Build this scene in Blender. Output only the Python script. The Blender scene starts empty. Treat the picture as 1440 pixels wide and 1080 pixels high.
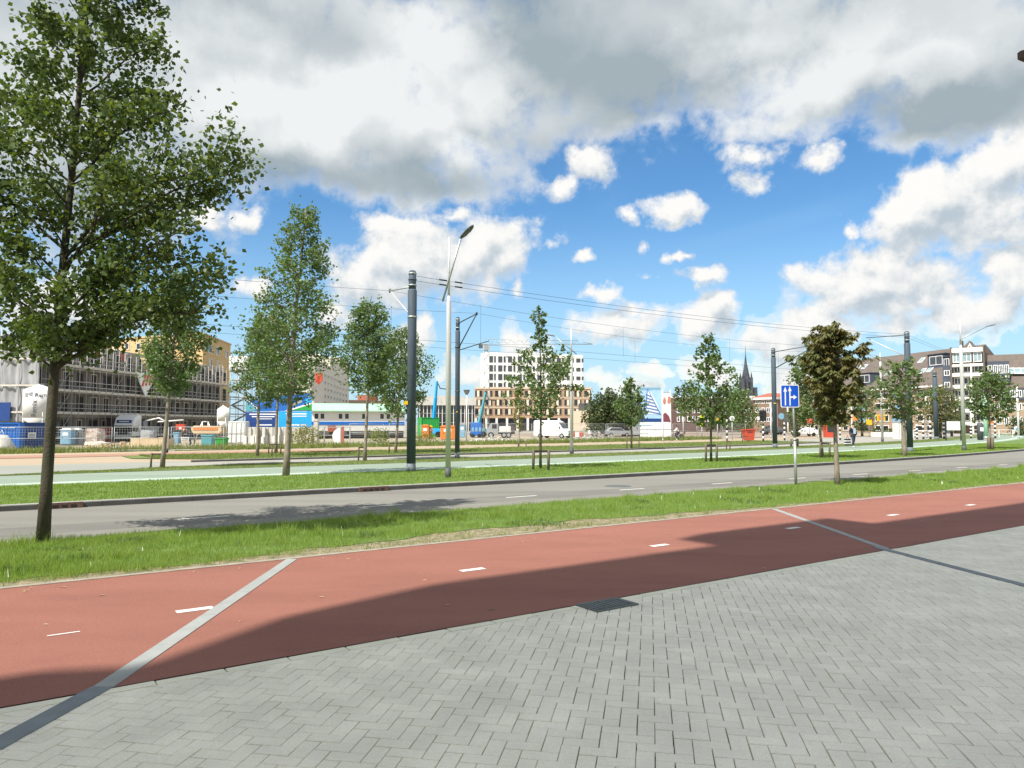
import bpy, bmesh, math, random
import numpy as np
from mathutils import Vector, Matrix

SC = bpy.context.scene
COL = SC.collection
R = math.radians
random.seed(7)
rng = np.random.default_rng(7)

# ---------------------------------------------------------------- camera
FPX, EYE, PITCH = 1040.0, 1.92, math.atan(57 / 1040.0)
cam = bpy.data.cameras.new('camera')
camo = bpy.data.objects.new('camera', cam)
COL.objects.link(camo)
camo.location = (0, 0, EYE)
camo.rotation_euler = (R(90) + PITCH, 0, 0)
cam.sensor_fit = 'HORIZONTAL'
cam.sensor_width = 36.0
cam.lens = 36.0 * FPX / 1440.0
cam.clip_start, cam.clip_end = 0.05, 5000
SC.camera = camo

# ---------------------------------------------------------------- colour management
SC.view_settings.view_transform = 'Standard'
SC.view_settings.look = 'None'
SC.view_settings.gamma = 1
SC.view_settings.use_curve_mapping = False
SC.view_settings.exposure = 0.5

# ---------------------------------------------------------------- sun
SUN_EL = R(52)
SHX, SHY = 0.662, 0.749                       # where shadows fall
sun = bpy.data.lights.new('sun', 'SUN')
sun.energy = 5.0
sun.angle = R(0.4)
sun.color = (1.0, 0.95, 0.87)
suno = bpy.data.objects.new('sun', sun)
COL.objects.link(suno)
suno.location = (-30, -40, 60)
suno.rotation_euler = Vector((SHX * math.cos(SUN_EL), SHY * math.cos(SUN_EL), -math.sin(SUN_EL))).to_track_quat('-Z', 'Y').to_euler()

# ---------------------------------------------------------------- sky: Nishita air with procedural cumulus
def ray(px, py):
    a = (px - 720) / FPX
    b = (540 - py) / FPX
    return (a, math.cos(PITCH) - b * math.sin(PITCH), math.sin(PITCH) + b * math.cos(PITCH))
def azel(px, py):
    x, y, z = ray(px, py)
    l = math.sqrt(x * x + y * y + z * z)
    return math.atan2(x, y), math.asin(z / l)

world = bpy.data.worlds.new('World')
SC.world = world
world.use_nodes = True
NT = world.node_tree
NT.nodes.clear()
class NG:
    """small expression helper over a node tree"""
    def __init__(s, nt): s.nt = nt
    def n(s, t, **k):
        nd = s.nt.nodes.new(t)
        for a, b in k.items(): setattr(nd, a, b)
        return nd
    def put(s, sock, v):
        if hasattr(v, 'is_linked') or isinstance(v, bpy.types.NodeSocket): s.nt.links.new(v, sock)
        else: sock.default_value = v
    def m(s, op, a, b=0.0, c=0.0, clamp=False):
        nd = s.n('ShaderNodeMath', operation=op, use_clamp=clamp)
        s.put(nd.inputs[0], a); s.put(nd.inputs[1], b); s.put(nd.inputs[2], c)
        return nd.outputs[0]
    def v(s, op, a, b=(0, 0, 0), c=(0, 0, 0)):
        nd = s.n('ShaderNodeVectorMath', operation=op)
        s.put(nd.inputs[0], a); s.put(nd.inputs[1], b); s.put(nd.inputs[2], c)
        return nd.outputs['Value'] if op in ('LENGTH', 'DOT_PRODUCT', 'DISTANCE') else nd.outputs['Vector']
    def noise(s, vec, scale, detail=5, rough=0.55, dist=0.0, col=False):
        nd = s.n('ShaderNodeTexNoise')
        s.put(nd.inputs['Vector'], vec)
        nd.inputs['Scale'].default_value = scale
        nd.inputs['Detail'].default_value = detail
        nd.inputs['Roughness'].default_value = rough
        nd.inputs['Distortion'].default_value = dist
        return nd.outputs['Color' if col else 'Fac']
    def ss(s, x, lo, hi, a=0.0, b=1.0):
        nd = s.n('ShaderNodeMapRange', interpolation_type='SMOOTHSTEP')
        s.put(nd.inputs['Value'], x)
        s.put(nd.inputs['From Min'], lo); s.put(nd.inputs['From Max'], hi)
        nd.inputs['To Min'].default_value = a; nd.inputs['To Max'].default_value = b
        return nd.outputs['Result']
    def mix(s, f, a, b):
        nd = s.n('ShaderNodeMix', data_type='RGBA')
        s.put(nd.inputs['Factor'], f); s.put(nd.inputs[6], a); s.put(nd.inputs[7], b)
        return nd.outputs[2]

W = NG(NT)
tc = W.n('ShaderNodeTexCoord').outputs['Generated']
sep = W.n('ShaderNodeSeparateXYZ'); NT.links.new(tc, sep.inputs[0])
az = W.m('ARCTAN2', sep.outputs[0], sep.outputs[1])
el = W.m('ARCSINE', sep.outputs[2])
cmb = W.n('ShaderNodeCombineXYZ'); W.put(cmb.inputs[0], az); W.put(cmb.inputs[1], el)
AE = cmb.outputs[0]
n1 = W.noise(tc, 7.0, 3, 0.5, 0.0, True)
n2 = W.noise(tc, 26.0, 5, 0.6, 0.0, True)
wp = W.v('MULTIPLY_ADD', W.v('SUBTRACT', n1, (0.5, 0.5, 0.5)), (0.10, 0.07, 0), AE)
wp = W.v('MULTIPLY_ADD', W.v('SUBTRACT', n2, (0.5, 0.5, 0.5)), (0.050, 0.040, 0), wp)
def blobs(p, lst):
    acc = None
    for (px, py, rx, ry, wgt) in lst:
        a, e = azel(px, py)
        k = math.cos(e)
        sx, sy = FPX / rx * 1.0, FPX / ry * 1.0
        if abs(a) > 0.3: sx *= 1.0 / (math.cos(a) ** 2) * 0.9
        q = W.v('LENGTH', W.v('MULTIPLY_ADD', p, (sx, sy, 0), (-a * sx, -e * sy, 0)))
        q = W.m('MULTIPLY_ADD', q, -wgt, wgt)
        acc = q if acc is None else W.m('SMOOTH_MAX', acc, q, 0.12)
    return acc
CUM = [  # bright cumulus lower in the sky: px, py, rx, ry, weight
    (600, 372, 150, 62, 1.0), (520, 388, 80, 50, .9), (690, 350, 75, 50, .9), (822, 238, 48, 36, .8), (790, 262, 40, 20, .6),
    (952, 296, 48, 22, .75), (905, 312, 30, 14, .6), (1050, 215, 55, 24, .7), (1050, 255, 38, 22, .65), (1150, 232, 42, 18, .6),
    (1345, 285, 120, 62, 1.0), (1410, 235, 70, 50, 1.0), (1290, 300, 70, 45, .9), (1225, 400, 110, 48, 1.0), (1150, 388, 48, 34, .9),
    (1240, 370, 60, 36, .9), (1420, 395, 55, 44, .9), (1330, 458, 130, 22, .7), (1390, 445, 60, 30, .7),
    (900, 462, 60, 28, .9), (838, 452, 48, 26, .85), (985, 462, 44, 34, .9), (1085, 482, 62, 34, .9), (1140, 462, 50, 34, .85),
    (735, 478, 42, 34, .9), (1010, 430, 30, 14, .6), (870, 440, 40, 14, .55), (960, 365, 22, 8, .45), (740, 405, 18, 14, .55), (770, 345, 24, 18, .5), (1130, 530, 60, 18, .6), (780, 545, 30, 10, .5), (900, 545, 50, 12, .5), (1400, 330, 60, 18, .5), (1300, 430, 90, 20, .7), (530, 320, 50, 16, .5), (640, 315, 40, 22, .7), (480, 440, 40, 16, .5), (845, 415, 28, 14, .7), (917, 400, 24, 9, .6), (990, 392, 30, 17, .7), (812, 367, 26, 14, .7),
    (915, 347, 13, 15, .55), (1195, 316, 16, 14, .55), (345, 405, 24, 14, .6), (345, 312, 26, 20, .6), (290, 300, 34, 22, .7),
    (588, 470, 22, 48, .8), (840, 530, 36, 16, .7), (660, 520, 22, 20, .7), (60, 420, 60, 40, .8), (180, 440, 80, 30, .7),
    (1020, 520, 60, 22, .6), (930, 520, 30, 12, .5),
]
DARK = [  # the grey cloud deck overhead
    (480, 170, 280, 105, 1.0), (400, 60, 330, 130, 1.0), (650, 120, 200, 110, 1.0), (900, 40, 340, 140, 1.0), (1250, 50, 330, 125, 1.0),
    (1390, 120, 160, 80, 1.0), (560, 262, 170, 40, .8), (100, 120, 300, 220, 1.0), (880, 165, 120, 34, .6), (720, -260, 1500, 260, 1.0),
    (1100, 165, 160, 30, .55), (1320, 190, 110, 26, .5), (1700, 200, 200, 160, 1.0), (-420, 150, 300, 220, 1.0),
]
fb = W.noise(tc, 17.0, 10, 0.60, 0.1)
fbo = W.noise(W.v('ADD', tc, (-0.010, 0.0, 0.016)), 17.0, 10, 0.60, 0.1)
Fc = blobs(wp, CUM)
Fd = blobs(wp, DARK)
# round the rest of the sky: unseen broken cloud, coverage raised for whiter fill
gen = W.noise(tc, 3.2, 6, 0.55, 0.3)
outm = W.m('MAXIMUM', W.ss(W.m('ABSOLUTE', az), 0.66, 0.80), W.ss(el, 0.62, 0.8))
Fg = W.m('MULTIPLY', W.m('SUBTRACT', W.m('MULTIPLY', gen, 4.0), 1.65), outm)
Fd = W.m('MAXIMUM', Fd, W.m('SUBTRACT', Fg, W.m('MULTIPLY', W.m('SUBTRACT', 1.0, outm), 5.0)))
nz = W.m('SUBTRACT', fb, 0.5)
dc = W.ss(W.m('MULTIPLY_ADD', nz, 2.1, Fc), -0.14, 0.42)
dd = W.ss(W.m('MULTIPLY_ADD', nz, 1.6, Fd), -0.18, 0.50)
# relief light: compare with the field a little further up
wpu = W.v('ADD', wp, (-0.006, 0.022, 0))
Fcu = blobs(wpu, CUM)
rel = W.m('ADD', W.m('MULTIPLY', W.m('SUBTRACT', Fc, Fcu), 0.75), W.m('MULTIPLY', W.m('SUBTRACT', fb, fbo), 2.0))
lit_c = W.ss(rel, -0.52, 0.42)
lit_c = W.m('MAXIMUM', lit_c, W.ss(Fc, 0.22, 0.0, 0.0, 0.45))
col_c = W.mix(lit_c, (0.50, 0.585, 0.66, 1), (0.985, 0.975, 0.95, 1))
# deck shading: broad soft patches, white where thin or near its ragged rim
rg = W.m('MULTIPLY', W.m('SUBTRACT', fb, fbo), 0.45)
soft = W.noise(W.v('MULTIPLY', tc, (1.0, 1.0, 2.0)), 3.4, 3.5, 0.42, 0.3)
lit_d = W.m('ADD', W.ss(soft, 0.34, 0.64), rg)
WHITE = [(520, 125, 105, 45, 1.0), (445, 160, 70, 45, .9), (650, 200, 60, 28, .9), (590, 165, 70, 30, .7), (1120, 120, 150, 40, .9), (1290, 105, 120, 40, .8),
         (620, 60, 90, 60, .7), (700, 130, 60, 50, .5), (1060, 60, 120, 40, .5), (1200, 60, 60, 60, .5), (330, 130, 120, 60, .6), (250, 60, 120, 100, .6), (310, 60, 120, 70, .6), (1000, 175, 130, 26, .9)]
lit_d = W.m('ADD', W.m('MULTIPLY', lit_d, 0.70), W.ss(W.m('MULTIPLY_ADD', nz, 0.75, blobs(wp, WHITE)), -0.3, 0.85, 0.0, 0.80))
lit_d = W.m('ADD', lit_d, W.ss(W.m('MULTIPLY_ADD', nz, 1.0, Fd), 0.42, 0.08, 0.0, 0.6), 0, True)
GREY = [(400, 245, 300, 44, .8), (560, 262, 190, 46, 1.0), (760, 30, 130, 120, .8), (1340, 140, 190, 60, 1.0), (880, 120, 150, 60, .6), (1150, 20, 200, 50, .6)]
lit_d = W.m('ADD', lit_d, W.m('MULTIPLY', outm, 0.35), 0, True)  # clouds out of view brightened to add fill light
lit_d = W.m('SUBTRACT', lit_d, W.ss(blobs(wp, GREY), -0.1, 0.9, 0.0, 0.6), 0, True)
col_d = W.mix(lit_d, (0.37, 0.445, 0.49, 1), (0.86, 0.885, 0.89, 1))
sky = W.n('ShaderNodeTexSky', sky_type='NISHITA')
sky.sun_disc = False
sky.sun_elevation = SUN_EL
sky.sun_rotation = R(221.5)
sky.air_density = 1.0
sky.dust_density = 0.0
sky.ozone_density = 1.6
# thin high veil and the old vapour trail
trail = W.m('ABSOLUTE', W.m('ADD', W.m('MULTIPLY_ADD', az, -0.19, el), -0.185))
tr = W.m('MULTIPLY', W.ss(trail, 0.022, 0.004, 0.0, 0.13), W.m('MULTIPLY', W.ss(az, -0.15, 0.05), W.ss(az, 0.5, 0.38)))
veil = W.m('ADD', W.ss(W.noise(tc, 5.0, 6, 0.6, 0.8), 0.45, 0.8, 0.0, 0.10), tr)
hz = W.ss(el, 0.30, 0.0, 0.0, 0.80)
thin = W.m('MAXIMUM', veil, hz, 0, True)
hs = W.n('ShaderNodeHueSaturation'); hs.inputs['Saturation'].default_value = 1.30; hs.inputs['Value'].default_value = 1.15; NT.links.new(sky.outputs[0], hs.inputs['Color'])
bg_sky = W.n('ShaderNodeBackground'); NT.links.new(hs.outputs[0], bg_sky.inputs['Color']); bg_sky.inputs['Strength'].default_value = 0.095
bg_cld = W.n('ShaderNodeBackground'); bg_cld.inputs['Strength'].default_value = 0.715
ccol = W.mix(dc, col_d, col_c)
ccol = W.mix(W.m('MULTIPLY', dd, W.ss(Fd, 0.05, 0.5, 0.0, 1.0)), ccol, col_d)
alpha = W.m('MAXIMUM', dc, dd, 0, True)
tot = W.m('MAXIMUM', alpha, thin, 0, True)
ccol2 = W.mix(W.ss(alpha, 0.0, 0.3), (0.40, 0.68, 0.93, 1), ccol)
NT.links.new(ccol2, bg_cld.inputs['Color'])
mx = W.n('ShaderNodeMixShader'); W.put(mx.inputs[0], tot)
NT.links.new(bg_sky.outputs[0], mx.inputs[1]); NT.links.new(bg_cld.outputs[0], mx.inputs[2])
wo = W.n('ShaderNodeOutputWorld'); NT.links.new(mx.outputs[0], wo.inputs[0])
world.cycles.sampling_method = 'MANUAL'
world.cycles.sample_map_resolution = 512
SC.cycles.max_bounces = 6
SC.cycles.transparent_max_bounces = 6

# ================================================================ helpers
ROAD = R(55.5)
DX, DY = math.sin(ROAD), math.cos(ROAD)        # along the street
NX, NY = -DY, DX                               # across it, away from the viewer
def bend(s): return (s - 15.0) ** 2 / 616.0 if s > 15 else 0.0
def wgt(n):
    t = min(1, max(0, (n - 16.2) / 3.4)); return t * t * (3 - 2 * t)
def SN(s, n, z=0.0):
    n2 = n + bend(min(s, 150)) * wgt(n)
    return Vector((DX * s + NX * n2, DY * s + NY * n2, z))
def gp(px, py):
    r = ray(px, py); t = -EYE / r[2]
    return Vector((r[0] * t, r[1] * t, 0.0))
def at(px, py, Y):
    r = ray(px, py); t = Y / r[1]
    return Vector((r[0] * t, Y, EYE + r[2] * t))
def gx(px, Y, z=0.0): return Vector((at(px, 597, Y).x, Y, z))

def link(o, parent=None):
    COL.objects.link(o)
    if parent is not None: o.parent = parent
    return o
def thing(name, label, cat, loc=(0, 0, 0), rotz=0.0, group=None):
    o = bpy.data.objects.new(name, None)
    o.empty_display_size = 0.2
    link(o); o.location = loc; o.rotation_euler = (0, 0, rotz)
    o['label'] = label; o['category'] = cat
    if group: o['group'] = group
    return o
def tag(o, label=None, cat=None, group=None, kind=None):
    for k, v in (('label', label), ('category', cat), ('group', group), ('kind', kind)):
        if v: o[k] = v
    return o
def clone(root, loc, rotz, label, group=None):
    r = root.copy(); COL.objects.link(r); r.location = loc; r.rotation_euler = (0, 0, rotz); r['label'] = label
    if group: r['group'] = group
    def kids(a, b):
        for ch in list(a.children):
            c = ch.copy(); COL.objects.link(c); c.parent = b
            kids(ch, c)
    kids(root, r)
    return r

class MB:
    """collects shapes, builds ONE mesh object"""
    def __init__(s): s.v = []; s.f = []; s.mi = []; s.sm = []; s.cur = 0
    def add(s, vs, fs, smooth=False):
        b = len(s.v); s.v.extend([tuple(p) for p in vs])
        for f in fs: s.f.append(tuple(b + i for i in f)); s.mi.append(s.cur); s.sm.append(smooth)
        return s
    def mat(s, i): s.cur = i; return s
    def box(s, x0, y0, z0, x1, y1, z1):
        vs = [(x0, y0, z0), (x1, y0, z0), (x1, y1, z0), (x0, y1, z0), (x0, y0, z1), (x1, y0, z1), (x1, y1, z1), (x0, y1, z1)]
        return s.add(vs, [(0, 3, 2, 1), (4, 5, 6, 7), (0, 1, 5, 4), (1, 2, 6, 5), (2, 3, 7, 6), (3, 0, 4, 7)])
    def cbox(s, c, sz, rz=0.0):
        x, y, z = sz[0] / 2, sz[1] / 2, sz[2] / 2; ca, sa = math.cos(rz), math.sin(rz)
        vs = [(c[0] + a * ca - b * sa, c[1] + a * sa + b * ca, c[2] + d) for (a, b, d) in
              ((-x, -y, -z), (x, -y, -z), (x, y, -z), (-x, y, -z), (-x, -y, z), (x, -y, z), (x, y, z), (-x, y, z))]
        return s.add(vs, [(0, 3, 2, 1), (4, 5, 6, 7), (0, 1, 5, 4), (1, 2, 6, 5), (2, 3, 7, 6), (3, 0, 4, 7)])
    def path(s, pts, rad, n=8, smooth=True, cap=True):
        pts = [Vector(p) for p in pts]
        if not hasattr(rad, '__len__'): rad = [rad] * len(pts)
        vs = []; up0 = None
        for i, p in enumerate(pts):
            t = (pts[min(i + 1, len(pts) - 1)] - pts[max(i - 1, 0)]).normalized()
            if up0 is None: up0 = Vector((1, 0, 0)) if abs(t.z) > 0.8 else Vector((0, 0, 1))
            a = t.cross(up0)
            if a.length < 1e-5: a = t.cross(Vector((0, 1, 0)))
            a.normalize(); b = t.cross(a)
            for k in range(n):
                th = 2 * math.pi * k / n
                vs.append(p + (a * math.cos(th) + b * math.sin(th)) * rad[i])
        fs = []
        for i in range(len(pts) - 1):
            for k in range(n):
                k2 = (k + 1) % n
                fs.append((i * n + k, i * n + k2, (i + 1) * n + k2, (i + 1) * n + k))
        s.add(vs, fs, smooth)
        if cap:
            m = len(pts) - 1
            b = len(s.v) - len(vs)
            s.f.append(tuple(b + k for k in reversed(range(n)))); s.mi.append(s.cur); s.sm.append(False)
            s.f.append(tuple(b + m * n + k for k in range(n))); s.mi.append(s.cur); s.sm.append(False)
        return s
    def tube(s, a, b, r0, r1=None, n=8): return s.path([a, b], [r0, r0 if r1 is None else r1], n)
    def prism(s, poly, z0, z1):
        n = len(poly)
        vs = [(p[0], p[1], z0) for p in poly] + [(p[0], p[1], z1) for p in poly]
        fs = [tuple(reversed(range(n))), tuple(range(n, 2 * n))] + [(i, (i + 1) % n, n + (i + 1) % n, n + i) for i in range(n)]
        return s.add(vs, fs)
    def side(s, poly, y0, y1, taper=None):
        """side profile (x, z) pushed across y"""
        n = len(poly)
        vs = [(p[0], y0 + (taper(p[1]) if taper else 0), p[1]) for p in poly] + [(p[0], y1 - (taper(p[1]) if taper else 0), p[1]) for p in poly]
        fs = [tuple(range(n)), tuple(reversed(range(n, 2 * n)))] + [((i + 1) % n, i, n + i, n + (i + 1) % n) for i in range(n)]
        return s.add(vs, fs)
    def ball(s, c, r, nu=10, nv=6):
        if not hasattr(r, '__len__'): r = (r, r, r)
        vs = [(c[0], c[1], c[2] - r[2])]
        for j in range(1, nv):
            ph = -math.pi / 2 + math.pi * j / nv
            for i in range(nu):
                th = 2 * math.pi * i / nu
                vs.append((c[0] + r[0] * math.cos(ph) * math.cos(th), c[1] + r[1] * math.cos(ph) * math.sin(th), c[2] + r[2] * math.sin(ph)))
        vs.append((c[0], c[1], c[2] + r[2]))
        fs = [(0, 1 + (i + 1) % nu, 1 + i) for i in range(nu)]
        for j in range(nv - 2):
            for i in range(nu):
                a = 1 + j * nu + i; b = 1 + j * nu + (i + 1) % nu
                fs.append((a, b, b + nu, a + nu))
        t = len(vs) - 1; b0 = 1 + (nv - 2) * nu
        fs += [(b0 + i, b0 + (i + 1) % nu, t) for i in range(nu)]
        return s.add(vs, fs, True)
    def mesh(s, name, mats):
        me = bpy.data.meshes.new(name)
        me.from_pydata(s.v, [], s.f)
        for m in (mats if isinstance(mats, (list, tuple)) else [mats]): me.materials.append(m)
        me.polygons.foreach_set('material_index', s.mi)
        me.polygons.foreach_set('use_smooth', s.sm)
        me.update()
        return me
    def build(s, name, mats, parent=None, loc=None, rot=None, bevel=0.0):
        o = bpy.data.objects.new(name, s.mesh(name, mats)); link(o, parent)
        if loc is not None: o.location = loc
        if rot is not None: o.rotation_euler = rot
        if bevel:
            b = o.modifiers.new('bevel', 'BEVEL'); b.width = bevel; b.segments = 2; b.limit_method = 'ANGLE'; b.angle_limit = R(35)
        return o
def inst(me, name, parent, loc=(0, 0, 0), rot=(0, 0, 0), scale=None):
    o = bpy.data.objects.new(name, me); link(o, parent); o.location = loc; o.rotation_euler = rot
    if scale: o.scale = scale
    return o
def np_mesh(name, verts, faces, mat, nper, smooth=False):
    """verts (N,3), faces (M,nper) arrays"""
    me = bpy.data.meshes.new(name)
    nv, nf = len(verts), len(faces)
    me.vertices.add(nv); me.vertices.foreach_set('co', np.asarray(verts, dtype=np.float32).ravel())
    me.loops.add(nf * nper); me.loops.foreach_set('vertex_index', np.asarray(faces, dtype=np.int32).ravel())
    me.polygons.add(nf)
    me.polygons.foreach_set('loop_start', np.arange(0, nf * nper, nper, dtype=np.int32))
    me.polygons.foreach_set('loop_total', np.full(nf, nper, dtype=np.int32))
    if smooth: me.polygons.foreach_set('use_smooth', np.ones(nf, dtype=bool))
    me.materials.append(mat)
    me.update(calc_edges=True)
    return me

# ================================================================ materials
def mat(name, col, rough=0.75, var=0.15, scale=3.0, bump=0.0, bscale=40.0, metal=0.0, spec=0.4, stretch=None, isl=0.0, dirt=None, speck=0.0, coat=0.0, mid=0.0):
    m = bpy.data.materials.new(name); m.use_nodes = True
    nt = m.node_tree; g = NG(nt)
    bs = nt.nodes['Principled BSDF']
    bs.inputs['Roughness'].default_value = rough
    bs.inputs['Metallic'].default_value = metal
    bs.inputs['Specular IOR Level'].default_value = spec
    if coat: bs.inputs['Coat Weight'].default_value = coat
    co = g.n('ShaderNodeTexCoord').outputs['Object']
    v = co
    if stretch:
        mp = g.n('ShaderNodeMapping'); g.put(mp.inputs['Vector'], co)
        mp.inputs['Rotation'].default_value = (0, 0, stretch[3] if len(stretch) > 3 else 0); mp.inputs['Scale'].default_value = stretch[:3]
        v = mp.outputs[0]
    c = tuple(col) + (1,)
    f = g.noise(v, scale, 6, 0.6)
    f = g.ss(f, 0.25, 0.75, 1 - var, 1 + var)
    if isl:
        ri = g.n('ShaderNodeNewGeometry').outputs['Random Per Island']
        f = g.m('MULTIPLY', f, g.m('MULTIPLY_ADD', ri, 2 * isl, 1 - isl))
    if speck:
        f = g.m('MULTIPLY', f, g.ss(g.noise(co, 150.0, 2, 0.6), 0.3, 0.7, 1 - speck, 1 + speck))
    if mid: f = g.m('MULTIPLY', f, g.ss(g.noise(co, 38.0, 4, 0.7), 0.25, 0.75, 1 - mid, 1 + mid))
    hsv = g.n('ShaderNodeVectorMath', operation='SCALE'); g.put(hsv.inputs[0], c[:3]); g.put(hsv.inputs['Scale'], f)
    out = hsv.outputs[0]
    if dirt:
        dcol, lo, hi, dscale = dirt
        out = g.mix(g.ss(g.noise(v, dscale, 7, 0.65, 0.4), lo, hi), out, tuple(dcol) + (1,))
    nt.links.new(out, bs.inputs['Base Color'])
    if bump:
        bp = g.n('ShaderNodeBump'); bp.inputs['Strength'].default_value = bump; bp.inputs['Distance'].default_value = 0.02
        g.put(bp.inputs['Height'], g.noise(co, bscale, 5, 0.6)); nt.links.new(bp.outputs[0], bs.inputs['Normal'])
    return m
def leaf_mat(name, c1, c2, c3=None, trans=0.35):
    m = bpy.data.materials.new(name); m.use_nodes = True
    nt = m.node_tree; g = NG(nt); nt.nodes.remove(nt.nodes['Principled BSDF'])
    geo = g.n('ShaderNodeNewGeometry')
    ri = geo.outputs['Random Per Island']
    co = g.n('ShaderNodeTexCoord').outputs['Object']
    col = g.mix(ri, tuple(c1) + (1,), tuple(c2) + (1,))
    col = g.mix(g.ss(g.noise(co, 1.3, 4, 0.6), 0.35, 0.7, 0.0, 0.7), col, tuple(c3 or c2) + (1,))
    d = g.n('ShaderNodeBsdfPrincipled'); d.inputs['Roughness'].default_value = 0.48; d.inputs['Specular IOR Level'].default_value = 0.35
    nt.links.new(col, d.inputs['Base Color'])
    t = g.n('ShaderNodeBsdfTranslucent')
    hv = g.n('ShaderNodeVectorMath', operation='MULTIPLY'); g.put(hv.inputs[0], col); g.put(hv.inputs[1], (1.5, 1.35, 0.5))
    nt.links.new(hv.outputs[0], t.inputs['Color'])
    mx_ = g.n('ShaderNodeMixShader'); mx_.inputs[0].default_value = trans
    nt.links.new(d.outputs[0], mx_.inputs[1]); nt.links.new(t.outputs[0], mx_.inputs[2])
    nt.links.new(mx_.outputs[0], nt.nodes['Material Output'].inputs[0])
    return m
def glass_mat(name, col=(0.03, 0.04, 0.05), rough=0.08):
    return mat(name, col, rough, 0.25, 0.8, spec=0.8)

ST = (1.0, 0.06, 1.0, -ROAD + math.pi / 2)   # noise drawn out along the street (mapping turns street to +x)
ST2 = (0.10, 1.0, 1.0, -(math.pi / 2 - ROAD))
M = {}
M['paver'] = mat('paver_concrete', (0.86, 0.79, 0.635), 0.85, 0.10, 1.6, 0.25, 120, isl=0.05, speck=0.10, dirt=((0.74, 0.70, 0.545), 0.50, 0.85, 1.1), mid=0.05)
M['paver_row'] = mat('kerb_row_concrete', (0.83, 0.78, 0.60), 0.85, 0.10, 1.6, 0.25, 120, speck=0.08)
M['edging'] = mat('sandy_concrete_edging', (0.31, 0.285, 0.24), 0.9, 0.2, 4, 0.3, 80, dirt=((0.30, 0.26, 0.18), 0.5, 0.7, 3))
M['joint'] = mat('joint_sand', (0.17, 0.165, 0.14), 0.95, 0.3, 9, 0.3, 200)
M['red'] = mat('red_asphalt', (0.30, 0.122, 0.088), 0.9, 0.10, 0.9, 0.6, 260, speck=0.38, mid=0.12, stretch=(0.35, 1.0, 1.0, -(math.pi / 2 - ROAD)), dirt=((0.235, 0.098, 0.075), 0.52, 0.78, 0.8))
M['asph'] = mat('grey_asphalt', (0.225, 0.215, 0.188), 0.9, 0.10, 0.9, 0.5, 240, speck=0.14, stretch=ST2, mid=0.06, dirt=((0.185, 0.178, 0.158), 0.48, 0.66, 0.55))
M['asph_dark'] = mat('worn_grey_asphalt', (0.185, 0.178, 0.157), 0.9, 0.10, 0.9, 0.5, 240, speck=0.14, stretch=ST2, mid=0.08, dirt=((0.155, 0.15, 0.133), 0.48, 0.66, 0.8))
M['farroad'] = mat('pale_concrete_road', (0.33, 0.315, 0.275), 0.9, 0.08, 0.5, 0.3, 150, speck=0.08, stretch=ST2)
M['green'] = mat('pale_green_coating', (0.245, 0.300, 0.235), 0.9, 0.08, 0.5, 0.3, 150, stretch=ST2, speck=0.07)
M['greenband'] = mat('worn_white_green_band', (0.41, 0.51, 0.41), 0.9, 0.10, 1.2, stretch=ST2)
M['sand'] = mat('sandy_path', (0.39, 0.31, 0.215), 0.95, 0.10, 0.5, 0.3, 100, stretch=ST2, dirt=((0.38, 0.28, 0.19), 0.5, 0.75, 0.8))
M['pinkpath'] = mat('worn_pink_path', (0.36, 0.20, 0.14), 0.95, 0.10, 0.5, stretch=ST2)
M['square'] = mat('worn_brick_square', (0.30, 0.235, 0.185), 0.95, 0.12, 0.4, stretch=ST2, dirt=((0.35, 0.30, 0.245), 0.5, 0.7, 0.1))
M['soil'] = mat('dry_soil', (0.31, 0.255, 0.17), 0.95, 0.3, 5, 0.9, 60, dirt=((0.17, 0.16, 0.085), 0.45, 0.62, 7))
M['turf'] = mat('turf_ground', (0.12, 0.19, 0.045), 0.95, 0.3, 2.2, 0.6, 80, dirt=((0.23, 0.23, 0.09), 0.55, 0.8, 1.2))
M['turf_dry'] = mat('dry_turf_ground', (0.14, 0.18, 0.05), 0.95, 0.25, 1.2, 0.6, 60, dirt=((0.27, 0.24, 0.12), 0.55, 0.75, 0.7))
M['site'] = mat('building_site_sand', (0.36, 0.31, 0.23), 0.95, 0.2, 0.4, 0.5, 30, dirt=((0.22, 0.24, 0.13), 0.55, 0.7, 0.25))
M['ground'] = mat('far_ground', (0.30, 0.28, 0.23), 0.95, 0.2, 0.05)
M['white_paint'] = mat('white_road_paint', (0.66, 0.65, 0.61), 0.8, 0.07, 6, speck=0.06, dirt=((0.55, 0.45, 0.40), 0.62, 0.75, 14))
M['kerb'] = mat('kerb_concrete', (0.33, 0.32, 0.29), 0.9, 0.12, 2.5, 0.3, 80)
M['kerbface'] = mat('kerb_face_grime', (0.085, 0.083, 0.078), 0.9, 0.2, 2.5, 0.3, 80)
M['strip'] = mat('pale_strip_concrete', (0.30, 0.312, 0.295), 0.85, 0.10, 4, 0.2, 90)
M['darkstrip'] = mat('dark_strip_metal', (0.17, 0.19, 0.20), 0.6, 0.15, 5, 0.2, 120, spec=0.5)
M['iron'] = mat('cast_iron', (0.14, 0.155, 0.145), 0.6, 0.25, 20, 0.4, 90, metal=0.4)
M['black'] = mat('black_paint', (0.02, 0.02, 0.02), 0.6, 0.2, 8)
M['white'] = mat('white_paint', (0.78, 0.78, 0.76), 0.55, 0.05, 2)
M['offwhite'] = mat('off_white_panel', (0.66, 0.66, 0.62), 0.7, 0.08, 1.5, dirt=((0.50, 0.48, 0.43), 0.6, 0.8, 1.2))
M['polegrey'] = mat('dark_blue_grey_coating', (0.080, 0.105, 0.132), 0.6, 0.12, 3, 0.1, 60, spec=0.25, stretch=(6, 6, 0.7))
M['silver'] = mat('brushed_aluminium', (0.66, 0.655, 0.64), 0.36, 0.06, 4, metal=0.25, spec=0.6, stretch=(5, 5, 0.4))
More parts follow.
